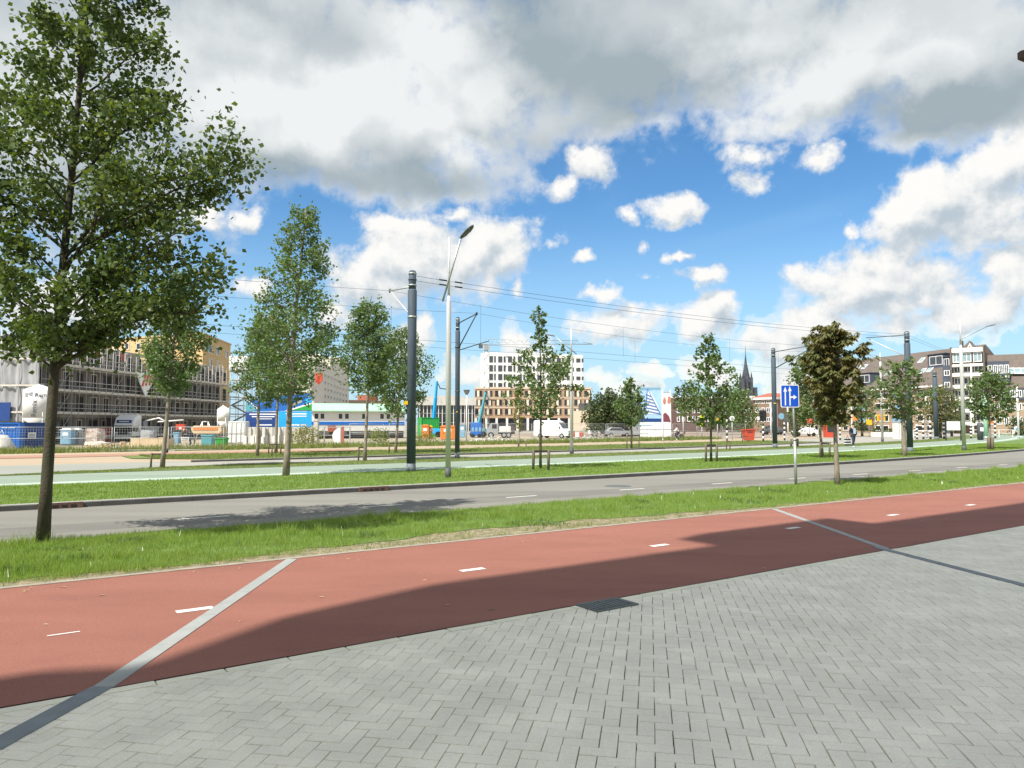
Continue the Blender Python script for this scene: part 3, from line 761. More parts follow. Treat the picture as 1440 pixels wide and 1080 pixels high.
def tree(name, label, base, H, r0, prof, nb, nl, lsize, leafmat, barkmat, seed, lean=(0, 0), up=0.55, cb=None, twig=4, spread=0.16, tips=(), elong=0.7, palm=False,
         group=None, lw=1.0, along=0.0, zb=0.0, topr=0.012, cat='tree', droop=0.25):
    rd = random.Random(seed); rs = np.random.default_rng(seed)
    t = thing(name, label, cat, base, 0.0, group)
    cb = prof[0][0] * H if cb is None else cb
    # trunk
    pts, rad = [], []
    K = 12
    for i in range(K + 1):
        f = i / K
        w = (0.004 if H > 11 else 0.010) * H * math.sin(f * 5 + seed) * f
        pts.append(Vector((lean[0] * f + w, lean[1] * f + 0.006 * H * math.sin(f * 7 + 2 * seed) * f, H * 0.985 * f)))
        rad.append(max(topr, r0 * (1 - 0.80 * f ** 0.9) + (0.14 * r0 if i == 0 else 0)))
    def tp(z):
        f = min(1, max(0, z / (H * 0.985))) * K; i = min(K - 1, int(f)); return pts[i].lerp(pts[i + 1], f - i)
    wood = MB(); wood.path([p - Vector((0, 0, 0.08 if i == 0 else 0)) for i, p in enumerate(pts)], rad, 10 if H > 5 else 7)
    C = []; seglist = []
    ends = []
    for i in range(nb):
        f = (i + 0.5) / nb
        z = cb + (H - cb) * (f ** 0.95) * 0.97
        ends.append((z, 2.39996 * i + rd.uniform(-0.5, 0.5), None))
    for tp_ in tips: ends.append((None, None, Vector(tp_)))
    for (z, a, tipw) in ends:
        if tipw is None:
            rr_ = profile(prof, z / H) * rd.uniform(0.72, 1.12)
            ang = up * rd.uniform(0.55, 1.35)
            p0 = tp(max(cb * 0.96, z - rr_ * math.tan(ang) * 0.55))
            tip = Vector((math.cos(a) * rr_, math.sin(a) * rr_, 0)) + tp(z); tip.z = z + rr_ * math.tan(ang) * 0.35
        else:
            tip = tipw; hr = math.hypot(tip.x - tp(tip.z).x, tip.y - tp(tip.z).y)
            p0 = tp(max(cb * 0.9, tip.z - hr * 0.55)); rr_ = hr
        bp = []
        for j in range(6):
            f = j / 5; q = p0.lerp(tip, f); q.z += 0.10 * rr_ * math.sin(f * math.pi) * (1 if up < 0.8 else -1)
            q += Vector((rd.uniform(-1, 1), rd.uniform(-1, 1), rd.uniform(-1, 1))) * 0.035 * rr_ * (f > 0)
            bp.append(q)
        br = max(0.008, min(0.35 * r0, 0.016 * (rr_ + 0.3) * lw * max(0.5, r0 / 0.1)))
        wood.path(bp, [br * (1 - 0.75 * j / 5) for j in range(6)], 5, cap=False)
        seglist.append((bp, rr_, 1.0))
        for k in range(twig):
            f = rd.uniform(0.25, 0.95); j = min(4, int(f * 5)); s0 = bp[j].lerp(bp[j + 1], f * 5 - j)
            L = rr_ * rd.uniform(0.18, 0.42) * (1.15 - 0.5 * f) + 0.08
            dd_ = (bp[j + 1] - bp[j]).normalized() + Vector((rd.uniform(-1, 1), rd.uniform(-1, 1), rd.uniform(-0.5, 0.9))) * 0.8
            e0 = s0 + dd_.normalized() * L
            mid = s0.lerp(e0, 0.5) + Vector((0, 0, 0.03 * L))
            wood.path([s0, mid, e0], [br * 0.35, br * 0.25, br * 0.12], 4, cap=False)
            seglist.append(([s0, mid, e0], L * 1.3, 0.9))
    seglist.append(([tp(H * 0.8), tp(H * 0.9), tp(H * 0.985)], profile(prof, 0.9) * 1.2 + 0.2, 1.0))
    wood.build('trunk', barkmat, t)
    tot = sum(s_[1] * s_[2] for s_ in seglist)
    for (bp, L, wq) in seglist:
        k = max(2, int(round(nl * L * wq / tot)))
        f = rs.uniform(0.15, 1.05, k) ** (0.8)
        P = np.array([tuple(p) for p in bp]); seg = np.clip(f * (len(P) - 1), 0, len(P) - 1.001); i0 = seg.astype(int); fr = (seg - i0)[:, None]
        q = P[i0] * (1 - fr) + P[i0 + 1] * fr
        sp = spread * (0.5 + 0.5 * min(1.5, L))
        # leaves hang in small bunches
        nbun = max(1, k // 7); bun = rs.normal(0, sp, (nbun, 3)); fb_i = rs.integers(0, nbun, k)
        C.append(q + bun[fb_i] * 0.9 + rs.normal(0, sp * 0.42, (k, 3)))
    C = np.concatenate(C); C = C[C[:, 2] > cb * 0.80]
    V, F = palmate(C, lsize, rs) if palm else leaf_cloud(C, lsize, rs, elong, droop)
    me = np_mesh('crown', V, F, leafmat, 4)
    o = bpy.data.objects.new('crown', me); link(o, t); o['kind'] = 'stuff'
    return t
def ht(py, Y): return at(720, py, Y).z
# 1: the big foreground poplar
B1 = gp(60, 763); Y1 = B1.y
def tip1(px, py, dy=0.0): v = at(px, py, Y1 + dy); return (v.x - B1.x, v.y - B1.y, v.z)
tree('poplar_tree', 'large poplar in the foreground grass, cut by the left photo edge', B1, 11.6, 0.098,
     [(0.27, 0.7), (0.33, 1.30), (0.42, 1.6), (0.55, 1.35), (0.65, 1.15), (0.75, 1.0), (0.85, 0.75), (1.0, 0.3)], 46, 31000, 0.092, M['leaf_poplar'], M['bark'], 11,
     lean=(0.36, 0.15), up=0.62, twig=5, spread=0.165, lw=0.75, elong=0.85,
     tips=[tip1(338, 238), tip1(318, 268, .4), tip1(300, 225, -.5), tip1(250, 128, .3), tip1(246, 150, -.4), tip1(232, 66), tip1(214, 8, .4), tip1(285, 395, .3), tip1(292, 432, -.3), tip1(268, 370, .8), tip1(240, 330, -.8),
           tip1(255, 300, .9), tip1(225, 420, -.6), tip1(200, 450, .6), tip1(160, 462, -.3), tip1(130, 470, .7), tip1(30, 455, -.4), tip1(-20, 470, .6), tip1(-60, 380, .2), tip1(-90, 250, -.2), tip1(-40, 130, .5), tip1(60, 472, -1.0), tip1(20, 380, -1.2), tip1(180, 250, -1.4), tip1(60, 150, -1.2)])
def ptree(name, label, px, py, top, crown_px, crown_bottom, nb, nl, ls, leaf, bark, seed, profw=None, r0=None, base=None, shift=0, **k):
    b = gp(px, py) if base is None else base
    Y = b.y
    H = ht(top, Y); cb = ht(crown_bottom, Y); hw = crown_px / 2 * Y / FPX
    prof = [(cb / H + (1 - cb / H) * f, w_ * hw) for (f, w_) in (profw or [(0, .45), (.18, .95), (.4, 1.0), (.65, .75), (.85, .45), (1, .12)])]
    return tree(name, label, b, H, r0 or (0.05 + 0.006 * H), prof, nb, nl, ls, leaf, bark, seed, lean=(shift * Y / FPX, 0), cb=cb, **k)
G1 = 'young poplars along the tram line'
ptree('poplar_tree', 'bushy young poplar with one short wooden stake, in front of the scaffolding', 228, 658, 383, 84, 556, 44, 9880, 0.14, M['leaf_fresh'], M['bark_pale'], 21, shift=20, spread=0.24, group=G1, twig=5)
ptree('poplar_tree', 'tall upright poplar in the grass before the blue site hoarding', 402, 670, 287, 128, 566, 44, 10500, 0.125, M['leaf_fresh'], M['bark_pale'], 22,
      [(0, .40), (.15, .98), (.35, 1.0), (.55, .72), (.75, .55), (.9, .33), (1, .1)], shift=18, spread=0.24, r0=0.125, group=G1, twig=5)
ptree('poplar_tree', 'slim poplar at the left end of the blue site hoarding', 362, 642, 440, 66, 572, 34, 4940, 0.17, M['leaf_fresh'], M['bark_pale'], 23, shift=2, spread=0.24, group=G1)
ptree('poplar_tree', 'poplar tied between two stakes in front of the blue site hoarding', 388, 638, 430, 70, 570, 34, 4940, 0.18, M['leaf_fresh'], M['bark_pale'], 24, shift=2, spread=0.24, group=G1)
ptree('poplar_tree', 'pyramid shaped poplar in front of the green roofed site office', 513, 648, 424, 86, 552, 44, 8740, 0.15, M['leaf_fresh'], M['bark_pale'], 25, shift=5, spread=0.24, group=G1, twig=5)
ptree('poplar_tree', 'poplar half hidden behind the thick dark tram pole', 556, 637, 462, 92, 585, 40, 7980, 0.18, M['leaf_fresh'], M['bark_pale'], 26, shift=10, spread=0.26, group=G1)
G2 = 'young fan leaved trees on staked trunks'
sp_ = [(0, .45), (.12, .95), (.32, 1.0), (.5, .75), (.6, .30), (.8, .20), (1, .12)]
ptree('ginkgo_tree', 'airy young tree with a thin top spire in front of the white and brown flats', 760, 660, 430, 102, 588, 42, 2700, 0.155, M['leaf_ginkgo'], M['bark'], 31, sp_, up=0.75, twig=3, spread=0.13, group=G2, r0=0.065)
ptree('ginkgo_tree', 'conical spiky young tree standing just left of the blue lane sign', 1000, 650, 470, 86, 604, 48, 3300, 0.17, M['leaf_ginkgo'], M['bark'], 32, [(0, .5), (.12, 1.0), (.3, .95), (.5, .72), (.7, .48), (.85, .30), (1, .1)], up=0.62, twig=3, spread=0.14, group=G2, r0=0.065)
ptree('ginkgo_tree', 'small drooping tree left of the sail picture billboard', 888, 632, 532, 46, 600, 34, 2200, 0.20, M['leaf_ginkgo'], M['bark'], 33, up=0.6, twig=3, spread=0.16, group=G2, droop=0.6)
ptree('ginkgo_tree', 'tree with crown half hidden behind the brown leaved tree', 1157, 645, 495, 92, 600, 42, 4080, 0.20, M['leaf_ginkgo'], M['bark_pale'], 34, up=0.6, twig=3, spread=0.18, group=G2, shift=-10)
ptree('chestnut_tree', 'brown leaved chestnut with slender trunk, right of the blue lane sign', 1178, 682, 456, 86, 592, 40, 1750, 0.205, M['leaf_chestnut'], M['bark_pale'], 43, [(0, .30), (.12, .62), (.35, .95), (.6, 1.0), (.8, .75), (1, .22)], up=0.55, twig=4, spread=0.15, palm=True, r0=0.085, cat='tree', shift=-6)
ptree('ginkgo_tree', 'wide crowned tree on a split pale trunk against the dark pole', 1272, 642, 506, 84, 592, 40, 2000, 0.21, M['leaf_ginkgo'], M['bark_pale'], 35, [(0, .3), (.2, .8), (.45, 1.0), (.7, .7), (1, .2)], up=0.5, twig=3, spread=0.2, group=G2, r0=0.16)
ptree('ginkgo_tree', 'rightmost street tree, its base between stout stakes', 1393, 632, 522, 72, 592, 38, 2000, 0.26, M['leaf_ginkgo'], M['bark_pale'], 36, up=0.5, twig=3, spread=0.26, group=G2, r0=0.09)
ptree('young_tree', 'very slender yellow green sapling before the brown flats', 730, 628, 541, 20, 606, 22, 700, 0.19, M['leaf_yellow'], M['bark_pale'], 37, [(0, .7), (.3, 1.0), (.7, .8), (1, .3)], up=0.9, twig=2, spread=0.13, r0=0.05)
# background crowns
G3 = 'trees beyond the building site'
def bgtree(label, px, Y, top, bottom, width, seed, leaf='leaf_dark', nl=2200, ls=0.55, name='leafy_tree'):
    b = gx(px, Y)
    ptree(name, label, px, 0, top, width, bottom, 24, nl, ls, M[leaf], M['bark'], seed, [(0, .75), (.25, 1.0), (.6, .9), (.85, .6), (1, .25)], base=b, up=0.5, twig=3, spread=0.7, group=G3, r0=0.2)
bgtree('dark dense tree left of the small drooping tree', 852, 120, 557, 604, 50, 51, nl=2200)
bgtree('dark tree behind the drooping tree and billboard edge', 880, 125, 566, 606, 44, 52)
bgtree('low bush tree right of the brown flats', 836, 130, 578, 606, 20, 53, nl=700, ls=0.4)
bgtree('tree peeping over the brick terrace right of the billboard', 962, 150, 541, 580, 34, 54, nl=900, ls=0.5)
bgtree('round tree in front of the red roofed house', 1044, 110, 549, 606, 34, 55, leaf='leaf_fresh', nl=1500, ls=0.4)
bgtree('tree left of the red roofed house behind the round road sign', 1022, 140, 545, 604, 36, 56, nl=1200, ls=0.45)
bgtree('small tree in front of the red kiosk', 1120, 115, 560, 612, 28, 57, nl=800, ls=0.35)
bgtree('street tree in front of the brick flats beside the yellow flag', 1212, 120, 548, 606, 44, 58, leaf='leaf_ginkgo', nl=1100, ls=0.42)
bgtree('brownish tree between the dark post and the silver lamp', 1322, 105, 545, 604, 46, 59, leaf='leaf_chestnut', nl=1400, ls=0.40)
bgtree('low tree behind the silver lamp at the right', 1338, 118, 560, 606, 30, 60, nl=900, ls=0.40)
bgtree('green shrub at the right edge in front of the flats', 1432, 128, 590, 614, 26, 61, nl=900, ls=0.35, name='tall_shrub')
bgtree('dense far trees left of the pale scaffold stair', 1010, 170, 552, 604, 40, 62, nl=900, ls=0.55)
# yellow flowering bush
def bush(name, label, p, r, h, n, ls, leaf, seed):
    rs = np.random.default_rng(seed)
    t = thing(name, label, 'bush', p)
    d = rs.normal(0, 1, (n, 3)); d /= np.linalg.norm(d, axis=1)[:, None]
    C = d * (rs.uniform(0.35, 1, n) ** 0.5)[:, None] * np.array([r, r * 0.7, h * 0.55]) * (1 + 0.25 * rs.normal(0, 1, (n, 1))); C[:, 2] = np.abs(C[:, 2] + h * 0.45)
    V, F = leaf_cloud(C, ls, rs)
    o = bpy.data.objects.new('foliage', np_mesh('foliage', V, F, M[leaf], 4)); link(o, t); o['kind'] = 'stuff'
    b = MB()
    for k in range(9):
        a = 0.7 * k; b.tube((0, 0, 0), (math.cos(a) * r * 0.6, math.sin(a) * r * 0.5, h * 0.7), 0.015, 0.006, 5)
    b.build('stems', M['stake'], t)
bush('flowering_bush', 'yellow flowering bush at the foot of the concrete slab row', gx(430, 69), 1.5, 1.9, 1400, 0.16, 'leaf_yellow', 71)
bush('weedy_bush', 'green weedy bush right of the green roofed site office', gx(533, 68), 1.0, 1.6, 700, 0.16, 'weed', 72)
bush('weedy_bush', 'pale green bush between thick dark pole and silver lamp pole', gx(598, 70), 1.2, 1.2, 700, 0.16, 'weed', 73)

# ---- tree stakes
def stakes(label, px, py, wpx, hpx, posts=2, depth=0.0, rad=0.045):
    b = gp(px, py); k = b.y / FPX
    t = thing('tree_stake', label, 'tree stake', b, 0, 'wooden stakes holding the young trees')
    w, h = wpx * k, hpx * k
    xs = [-w / 2, w / 2] if posts == 2 else [-w]
    for x in xs:
        MB().path([(x, depth, -0.05), (x + 0.02, depth, h * 0.96), (x + 0.02, depth, h)], [rad, rad, rad * 0.8], 8).build('post', M['stake'], t)
    x0, x1 = xs[0], (xs[-1] if posts == 2 else 0.0)
    MB().box(x0, depth - 0.035, h * 0.88, x1, depth - 0.028, h * 0.96).build('strap', M['strap'], t)
stakes('single stake tied to the bushy poplar before the scaffolding', 228, 658, 16, 21, 1)
stakes('stake beside the slim poplar at the hoarding end', 372, 642, -10, 13, 1)
stakes('pair of stakes around the poplar before the blue hoarding', 386, 639, 17, 15)
stakes('single stake left of the pyramid shaped poplar', 513, 648, 9, 20, 1)
stakes('pair of stakes at the poplar behind the dark tram pole', 560, 638, 26, 16)
stakes('pair of weathered stakes round the airy spired tree', 760, 661, 21, 29, rad=0.06, depth=-0.3)
stakes('pair of stakes round the conical spiky tree', 998, 650, 15, 26, rad=0.06, depth=-0.3)
stakes('pair of stakes round the drooping tree by the billboard', 890, 632, 17, 21)
stakes('pair of stakes at the yellow green sapling', 734, 628, 11, 8)
stakes('pair of stakes round the trunk behind the blue lane sign pole', 1157, 645, 13, 23, rad=0.06, depth=-0.3)
stakes('stout stake pair at the rightmost street tree', 1393, 633, 5, 18, rad=0.12)
stakes('stakes in the far grass between conical tree and dark pole', 1048, 622, 8, 9)
stakes('stake pair right of the conical tree', 1024, 632, 5, 12)
stakes('dark stake pair just behind the blue lane sign pole', 1117, 628, 9, 11, rad=0.10)

# ================================================================ buildings
class Fac:
    """a facade plane from A (left) to B (right) as seen from outside; local x along it, -y outward, z up"""
    def __init__(s, A, B):
        s.A = Vector((A[0], A[1], 0)); s.B = Vector((B[0], B[1], 0)); s.L = (s.B - s.A).length
        s.t = (s.B - s.A) / s.L; s.ang = math.atan2(s.t.y, s.t.x)
    def uz(s, px, py):
        r = ray(px, py)
        # A + t*u = k*ray (plan)
        det = s.t.x * (-r[1]) - s.t.y * (-r[0])
        u = ((-s.A.x) * (-r[1]) - (-s.A.y) * (-r[0])) / det
        k = (s.t.x * (-s.A.y) - s.t.y * (-s.A.x)) / det
        return u, EYE + r[2] * k
    def u(s, px): return s.uz(px, 597)[0]
WCACHE = {}
def window(root, x0, z0, x1, z1, frame=None, pane=None, ft=0.10, dep=0.10, y=0.0, mull=0, name='window', bar=0):
    """frame (part) standing proud with a pane (sub-part) set back in it"""
    frame = frame or M['white']; pane = pane or M['glass']
    w, h = round(abs(x1 - x0), 1), round(abs(z1 - z0), 1)
    key = (w, h, frame.name, ft, dep, mull, bar)
    if key not in WCACHE:
        b = MB().box(0, -dep, 0, w, 0.02, ft).box(0, -dep, h - ft, w, 0.02, h).box(0, -dep, ft, ft, 0.02, h - ft).box(w - ft, -dep, ft, w, 0.02, h - ft)
        for k in range(mull):
            xm = w * (k + 1) / (mull + 1); b.box(xm - ft * 0.4, -dep * 0.9, ft, xm + ft * 0.4, 0.02, h - ft)
        if bar: b.box(ft, -dep * 0.85, h * 0.62, w - ft, 0.015, h * 0.62 + ft * 0.7)
        WCACHE[key] = b.mesh(name, frame)
    kp = (w, h, pane.name, ft, 'p')
    if kp not in WCACHE: WCACHE[kp] = MB().box(ft, -0.03, ft, w - ft, 0.01, h - ft).mesh('pane', pane)
    f = inst(WCACHE[key], name, root, (min(x0, x1), y, min(z0, z1)))
    inst(WCACHE[kp], 'pane', f)
    return f

# ---- white over brown block of flats in the middle
A, Bp = gx(667.5, 235), gx(831, 235)
F7 = Fac(A, Bp)
t = thing('apartment_block', 'new block of flats, white storeys on a brown brick base, behind the airy young tree', 'building', F7.A, F7.ang)
zb, zt = F7.uz(700, 588)[1], F7.uz(700, 545)[1]
MB().box(0, 0, zb, F7.L, 26, zt).build('brick_base', M['tanbrick'], t)
MB().box(-0.1, -0.15, zt - 0.5, F7.L + 0.1, 26.1, zt + 0.12).build('coping', M['beige'], t)
for zc in (F7.uz(700, 559.5)[1], F7.uz(700, 572.5)[1]): MB().box(0.02, -0.10, zc - 0.25, F7.L - 0.02, 0.02, zc + 0.15).build('string_course', M['beige'], t)
xu0, xu1 = F7.u(680), F7.u(820.5)
zu = F7.uz(700, 494.5)[1]; zr = F7.uz(820, 499)[1]
up_ = MB().add([(xu0 - 1.2, 6, zt), (xu0 + 1.0, 1.2, zt), (xu1, 1.2, zt), (xu1, 20, zt), (xu0 - 1.2, 20, zt),
                (xu0 - 1.2, 6, zu), (xu0 + 1.0, 1.2, zu), (xu1, 1.2, zr), (xu1, 20, zr), (xu0 - 1.2, 20, zu)],
               [(0, 1, 6, 5), (1, 2, 7, 6), (2, 3, 8, 7), (3, 4, 9, 8), (4, 0, 5, 9), (5, 6, 7, 8, 9)])
up_.build('white_storeys', M['whitewall'], t)
MB().box(F7.u(736), 8, zu - 0.2, F7.u(752), 14, zu + 1.8).build('roof_plant', M['palecon'], t)
for (y0, y1) in ((500, 509), (513, 521.7), (525.2, 534), (537.8, 544)):
    x = 686.5; k = 0
    while x < 816:
        za, zc = F7.uz(x, y1)[1], F7.uz(x, y0 + (x - 686) * 0.03)[1]
        u0, u1 = F7.u(x + (0 if k else 1.5)), F7.u(x + 10.2)
        window(t, u0, za, u0 + (u1 - u0) * 0.56, zc, M['darkgrey'], M['glass'], 0.12, 0.12, 1.2)
        window(t, u0 + (u1 - u0) * 0.76, za, u1, zc, M['darkgrey'], M['glass'], 0.12, 0.12, 1.2)
        x += 13.85; k += 1
pil = MB().box(0, -0.08, 0, 0.75, 0.02, 2.0).mesh('shutter_panel', M['shutter'])
for (y0, y1) in ((549.4, 557.8), (562.2, 570.2), (575, 583)):
    for k in range(12):
        x = 668.2 + 13.95 * k
        za, zc = F7.uz(x, y1 + .4)[1], F7.uz(x, y0 - .4)[1]
        u0, u1 = F7.u(x - .4), F7.u(x + 10.4)
        f = window(t, u0, za, u1, zc, M['tanbrick'], M['glassdark'], 0.10, 0.14)
        p = inst(pil, 'shutter_panel', f, (0.9 + 0.25 * ((k * 7 + int(y0)) % 3 - 1), -0.04, 0.02))
for k in range(12):
    x = 667.6 + 14.6 * k
    MB().box(F7.u(x), -0.1, 0, F7.u(x + 3.2), 0.6, zb).build('column', M['whitewall'], t)
MB().box(0.3, 0.65, 0, F7.L - 0.3, 1.2, zb).build('ground_floor_glazing', M['glassdark'], t)
MB().box(0.3, 1.2, 0, F7.L - 0.3, 25, zb - 0.01).build('ground_floor', M['concrete'], t)

# ---- long glass hall left of it
F6 = Fac(gx(588, 208), gx(667, 210))
t = thing('glass_hall', 'low dark glass hall with pale roof, left of the brown flats', 'building', F6.A, F6.ang)
z1 = F6.uz(630, 570)[1]
MB().box(0, 0, 0, F6.L, 20, z1).build('glass_wall', M['glassdark'], t)
zr0, zr1 = F6.uz(600, 568)[1], F6.uz(640, 556)[1]
MB().side([(-1, z1), (F6.L + 0.5, z1), (F6.L + 0.5, zr1 - 0.9), (F6.L * 0.6, zr1), (F6.L * 0.15, zr1 - 0.3), (-1, zr0 + 0.6)], -0.8, 20.5).build('roof', M['palecon'], t)
mm = MB().box(-0.10, -0.25, 0, 0.10, 0.02, z1).mesh('mullion', M['whitewall'])
for k in range(15): inst(mm, 'mullion', t, (F6.L * (k + 0.4) / 15, 0, 0))
for zc in (2.4, 5.0): MB().box(0.05, -0.12, zc, F6.L - 0.05, 0.01, zc + 0.15).build('transom', M['grey'], t)

# ---- terraced concrete flats with tower
YA = 150
F4 = Fac(gx(418, YA), gx(441, YA)); F4b = Fac(gx(441, YA), gx(490, 205))
t = thing('terraced_flats', 'pale concrete flats stepping back to a tower, behind the green roofed office', 'building', F4.A, F4.ang)
r4 = Matrix.Rotation(F4b.ang - F4.ang, 4, 'Z')
def zz(py, Y): return ht(py, Y)
steps = [(441, YA, 533), (450, 158, 521), (462, 172, 509), (476, 187, 503)]
MB().box(0, 0, 0, F4.L, 8, zz(508, YA)).build('front_wing', M['terrace'], t)
for i, (py0, py1) in enumerate(((511, 518), (526, 530))):
    window(t, 0.4, zz(py1, YA), F4.L - 0.6, zz(py0, YA), M['white'], M['glasspale'], 0.15, 0.1, mull=3)
for py in (520, 534, 547):
    MB().box(0.1, -1.0, zz(py + 5, YA), F4.L - 0.3, -0.05, zz(py, YA)).build('balcony', M['whitewall'], t)
# the receding side wall: blocks stepping up to the tower
def l4(p): return Matrix.Rotation(-F4.ang, 4, 'Z') @ (Vector((p.x, p.y, 0)) - F4.A)
def on4b(u): return F4b.A + F4b.t * u
for (px0, px1, pya, nm, inset, key) in ((441, 450, 520, 'step_block', 0.0, 'terrace'), (450, 463, 508.5, 'step_block', 0.0, 'terrace'), (463, 477, 503, 'step_block', 0.0, 'terrace'), (477, 490, 502, 'tower', 0.0, 'terrace')):
    u0, u1 = F4b.u(px0), F4b.u(px1)
    lp = l4(on4b(u0)); Ym = on4b(u0).y
    MB().box(0, inset, 0, u1 - u0 - 0.01, 9, ht(pya, Ym)).build(nm, M[key], t, lp, (0, 0, F4b.ang - F4.ang))
for (px0, px1, pya, pyb) in ((452, 462, 501, 509), (465, 477, 497.5, 504)):
    u0, u1 = F4b.u(px0), F4b.u(px1); lp = l4(on4b(u0)); Ym = on4b(u0).y
    MB().box(0, 2.5, ht(pyb, Ym), u1 - u0, 8, ht(pya, Ym)).build('roof_box', M['terrace'], t, lp, (0, 0, F4b.ang - F4.ang))
for row, (pya, pyb) in enumerate(((520, 524), (531, 535), (541, 545.5), (551, 556), (561, 565.5))):
    for k in range(11):
        px = 442.5 + k * 4.25
        if row == 0 and px < 451: continue
        u0, u1 = F4b.u(px), F4b.u(px + 2.2)
        Ym = on4b(u0).y; sc_ = YA / Ym
        z0, z1_ = EYE + (ht(pyb, YA) - EYE), EYE + (ht(pya, YA) - EYE)
        lp = l4(on4b(u0))
        f = window(t, 0, z0, round(u1 - u0, 0) or 1.0, z1_, M['terrace'], M['glassdark'], 0.10, 0.12)
        f.location = (lp.x, lp.y, z0); f.rotation_euler = (0, 0, F4b.ang - F4.ang)
# red tarpaulin hung on it
p0 = at(448, 541, 148)
t = thing('red_tarpaulin', 'orange red hanging tarpaulin on the side of the terraced flats', 'tarpaulin', p0)
MB().add([(-.7, -.1, 2.4), (.7, -.15, 2.4), (.75, -.3, .9), (.1, -.1, 0), (-.6, -.3, .6), (-.7, .2, 2.4), (.7, .2, 2.4), (.75, .3, .9), (.1, .1, 0), (-.6, .3, .6)],
         [(0, 1, 2, 3, 4), (9, 8, 7, 6, 5), (0, 5, 6, 1), (1, 6, 7, 2), (2, 7, 8, 3), (3, 8, 9, 4), (4, 9, 5, 0)]).build('sheet', M['redorange'], t)
MB().tube((0, 0, 2.3), (0, 0, 3.4), 0.04).build('rope', M['black'], t)

# ---- green roofed two-storey site office
F5 = Fac(gx(438, 100), gx(569, 104))
t = thing('site_office', 'white two storey site office with pale green roof and blue stripe', 'building', F5.A, F5.ang)
e = lambda py: F5.uz(500, py)[1]
MB().box(0, 0, e(593), F5.L, 7, e(577)).build('upper_storey', M['whitewall'], t)
MB().box(0.02, -0.06, e(597.5), F5.L - 0.02, 7, e(593)).build('blue_stripe', M['blue'], t)
MB().box(0, 0, e(606), F5.L, 7, e(597.5)).build('white_fascia', M['offwhite'], t)
MB().box(0.1, 0.4, 0.5, F5.L - 0.1, 6.8, e(606)).build('lower_storey', M['grey'], t)
MB().box(0, 0.8, 0, F5.L, 6.5, 0.5).build('plinth', M['darkgrey'], t)
MB().add([(-0.3, -0.5, e(577.5)), (F5.L + 0.3, -0.5, e(577.5)), (F5.L + 0.3, 3.5, e(566.5)), (-0.3, 3.5, e(566.5)), (F5.L + 0.3, 7.5, e(577.5)), (-0.3, 7.5, e(577.5)),
          (-0.3, -0.5, e(578.8)), (F5.L + 0.3, -0.5, e(578.8))], [(0, 1, 2, 3), (3, 2, 4, 5), (6, 7, 1, 0), (0, 3, 5), (1, 4, 2)]).build('roof', M['mint'], t)
for (a, c) in ((441, 448), (449.5, 456.5), (475, 482), (484, 491), (508, 514.5), (533.5, 540.5), (542.5, 550)):
    window(t, F5.u(a), e(590), F5.u(c), e(580.5), M['white'], M['glassdark'], 0.10, 0.07)
for k in range(16):
    MB().box(F5.L * (k + .08) / 16, 0.30, 0.6, F5.L * (k + .92) / 16, 0.41, e(606.5)).build('wall_panel', M['grey' if k % 3 else 'darkgrey'], t)
MB().box(F5.u(461), -0.5, e(607), F5.u(472), -0.1, e(599)).build('red_notice_board', M['redtile'], t)

# ---- scaffolded building on the left
Y0_, Y1_ = 69.0, 114.0
F2 = Fac((-45.9, 72.0), (-43.6, 114.0))
t = thing('flats_under_construction', 'long unfinished flats behind scaffolding on the left, dark window holes', 'building', F2.A, F2.ang)
Hs = ht(480, 75) - 0.9
MB().box(0, 1.5, 0, F2.L, 13, Hs).build('wall', M['scafwall'], t)
for k in range(4):
    MB().box(0.05, 1.36, 2.95 + 2.55 * k - 0.28, F2.L - 0.05, 1.51, 2.95 + 2.55 * k + 0.04).build('floor_edge', M['concrete'], t)
rw = random.Random(5)
for fl in range(4):
    for k in range(19):
        x0 = 0.6 + k * 2.34 + rw.uniform(-0.1, 0.1); w_ = rw.choice((0.9, 1.1, 1.5)); z0 = 0.35 + 2.55 * fl + rw.choice((0.1, 0.1, 0.6))
        window(t, x0, z0, x0 + w_, 0.35 + 2.55 * fl + 2.1, M['timber' if rw.random() < 0.5 else 'darkgrey'], M['darkopening'], 0.09, 0.06, 1.5)
for k in range(9):
    x0 = 3 + k * 4.6
    MB().box(x0, 1.6, Hs, x0 + 3.2, 1.75, Hs + 1.0).build('parapet_panel', M['concrete'], t)
t = thing('scaffold', 'steel tube scaffold with plank decks along the unfinished flats', 'scaffold', F2.A, F2.ang)
HT = ht(478, 75)
std = MB().tube((0, 0, 0), (0, 0, HT), 0.032, n=6).mesh('standard', M['tube'])
bay = F2.L / 18
dk = MB().box(0.02, 0.05, -0.05, bay - 0.02, 1.15, 0.03).box(0.02, 0.02, -0.06, bay - 0.02, 0.05, 0.20).mesh('deck', M['timber'])
rl = MB().tube((0, 0, 0), (F2.L, 0, 0), 0.034, n=6).mesh('guard_rail', M['tube'])
tr_ = MB().tube((0, 0, 0), (0, 1.2, 0), 0.026, n=6).mesh('transom', M['tube'])
br_ = MB().tube((0, 0, 0), (bay, 0, 2.5), 0.024, n=6).mesh('brace', M['tube'])
lv = [0.55, 3.05, 5.35, 7.95]
for k in range(37):
    for y in ((0.0, 1.2) if k % 2 == 0 else (0.0,)): inst(std, 'standard', t, (k * bay / 2, y, 0), (0, 0, 0), (1, 1, 1 + rw.uniform(-0.06, 0.07)))
for z in lv:
    for k in range(18): inst(dk, 'deck', t, (k * bay, 0, z + rw.uniform(-0.015, 0.015)))
    for dz in (0.55, 1.05): inst(rl, 'guard_rail', t, (0, -0.03, z + dz))
    for k in range(0, 19, 2): inst(tr_, 'transom', t, (k * bay, 0, z - 0.08))
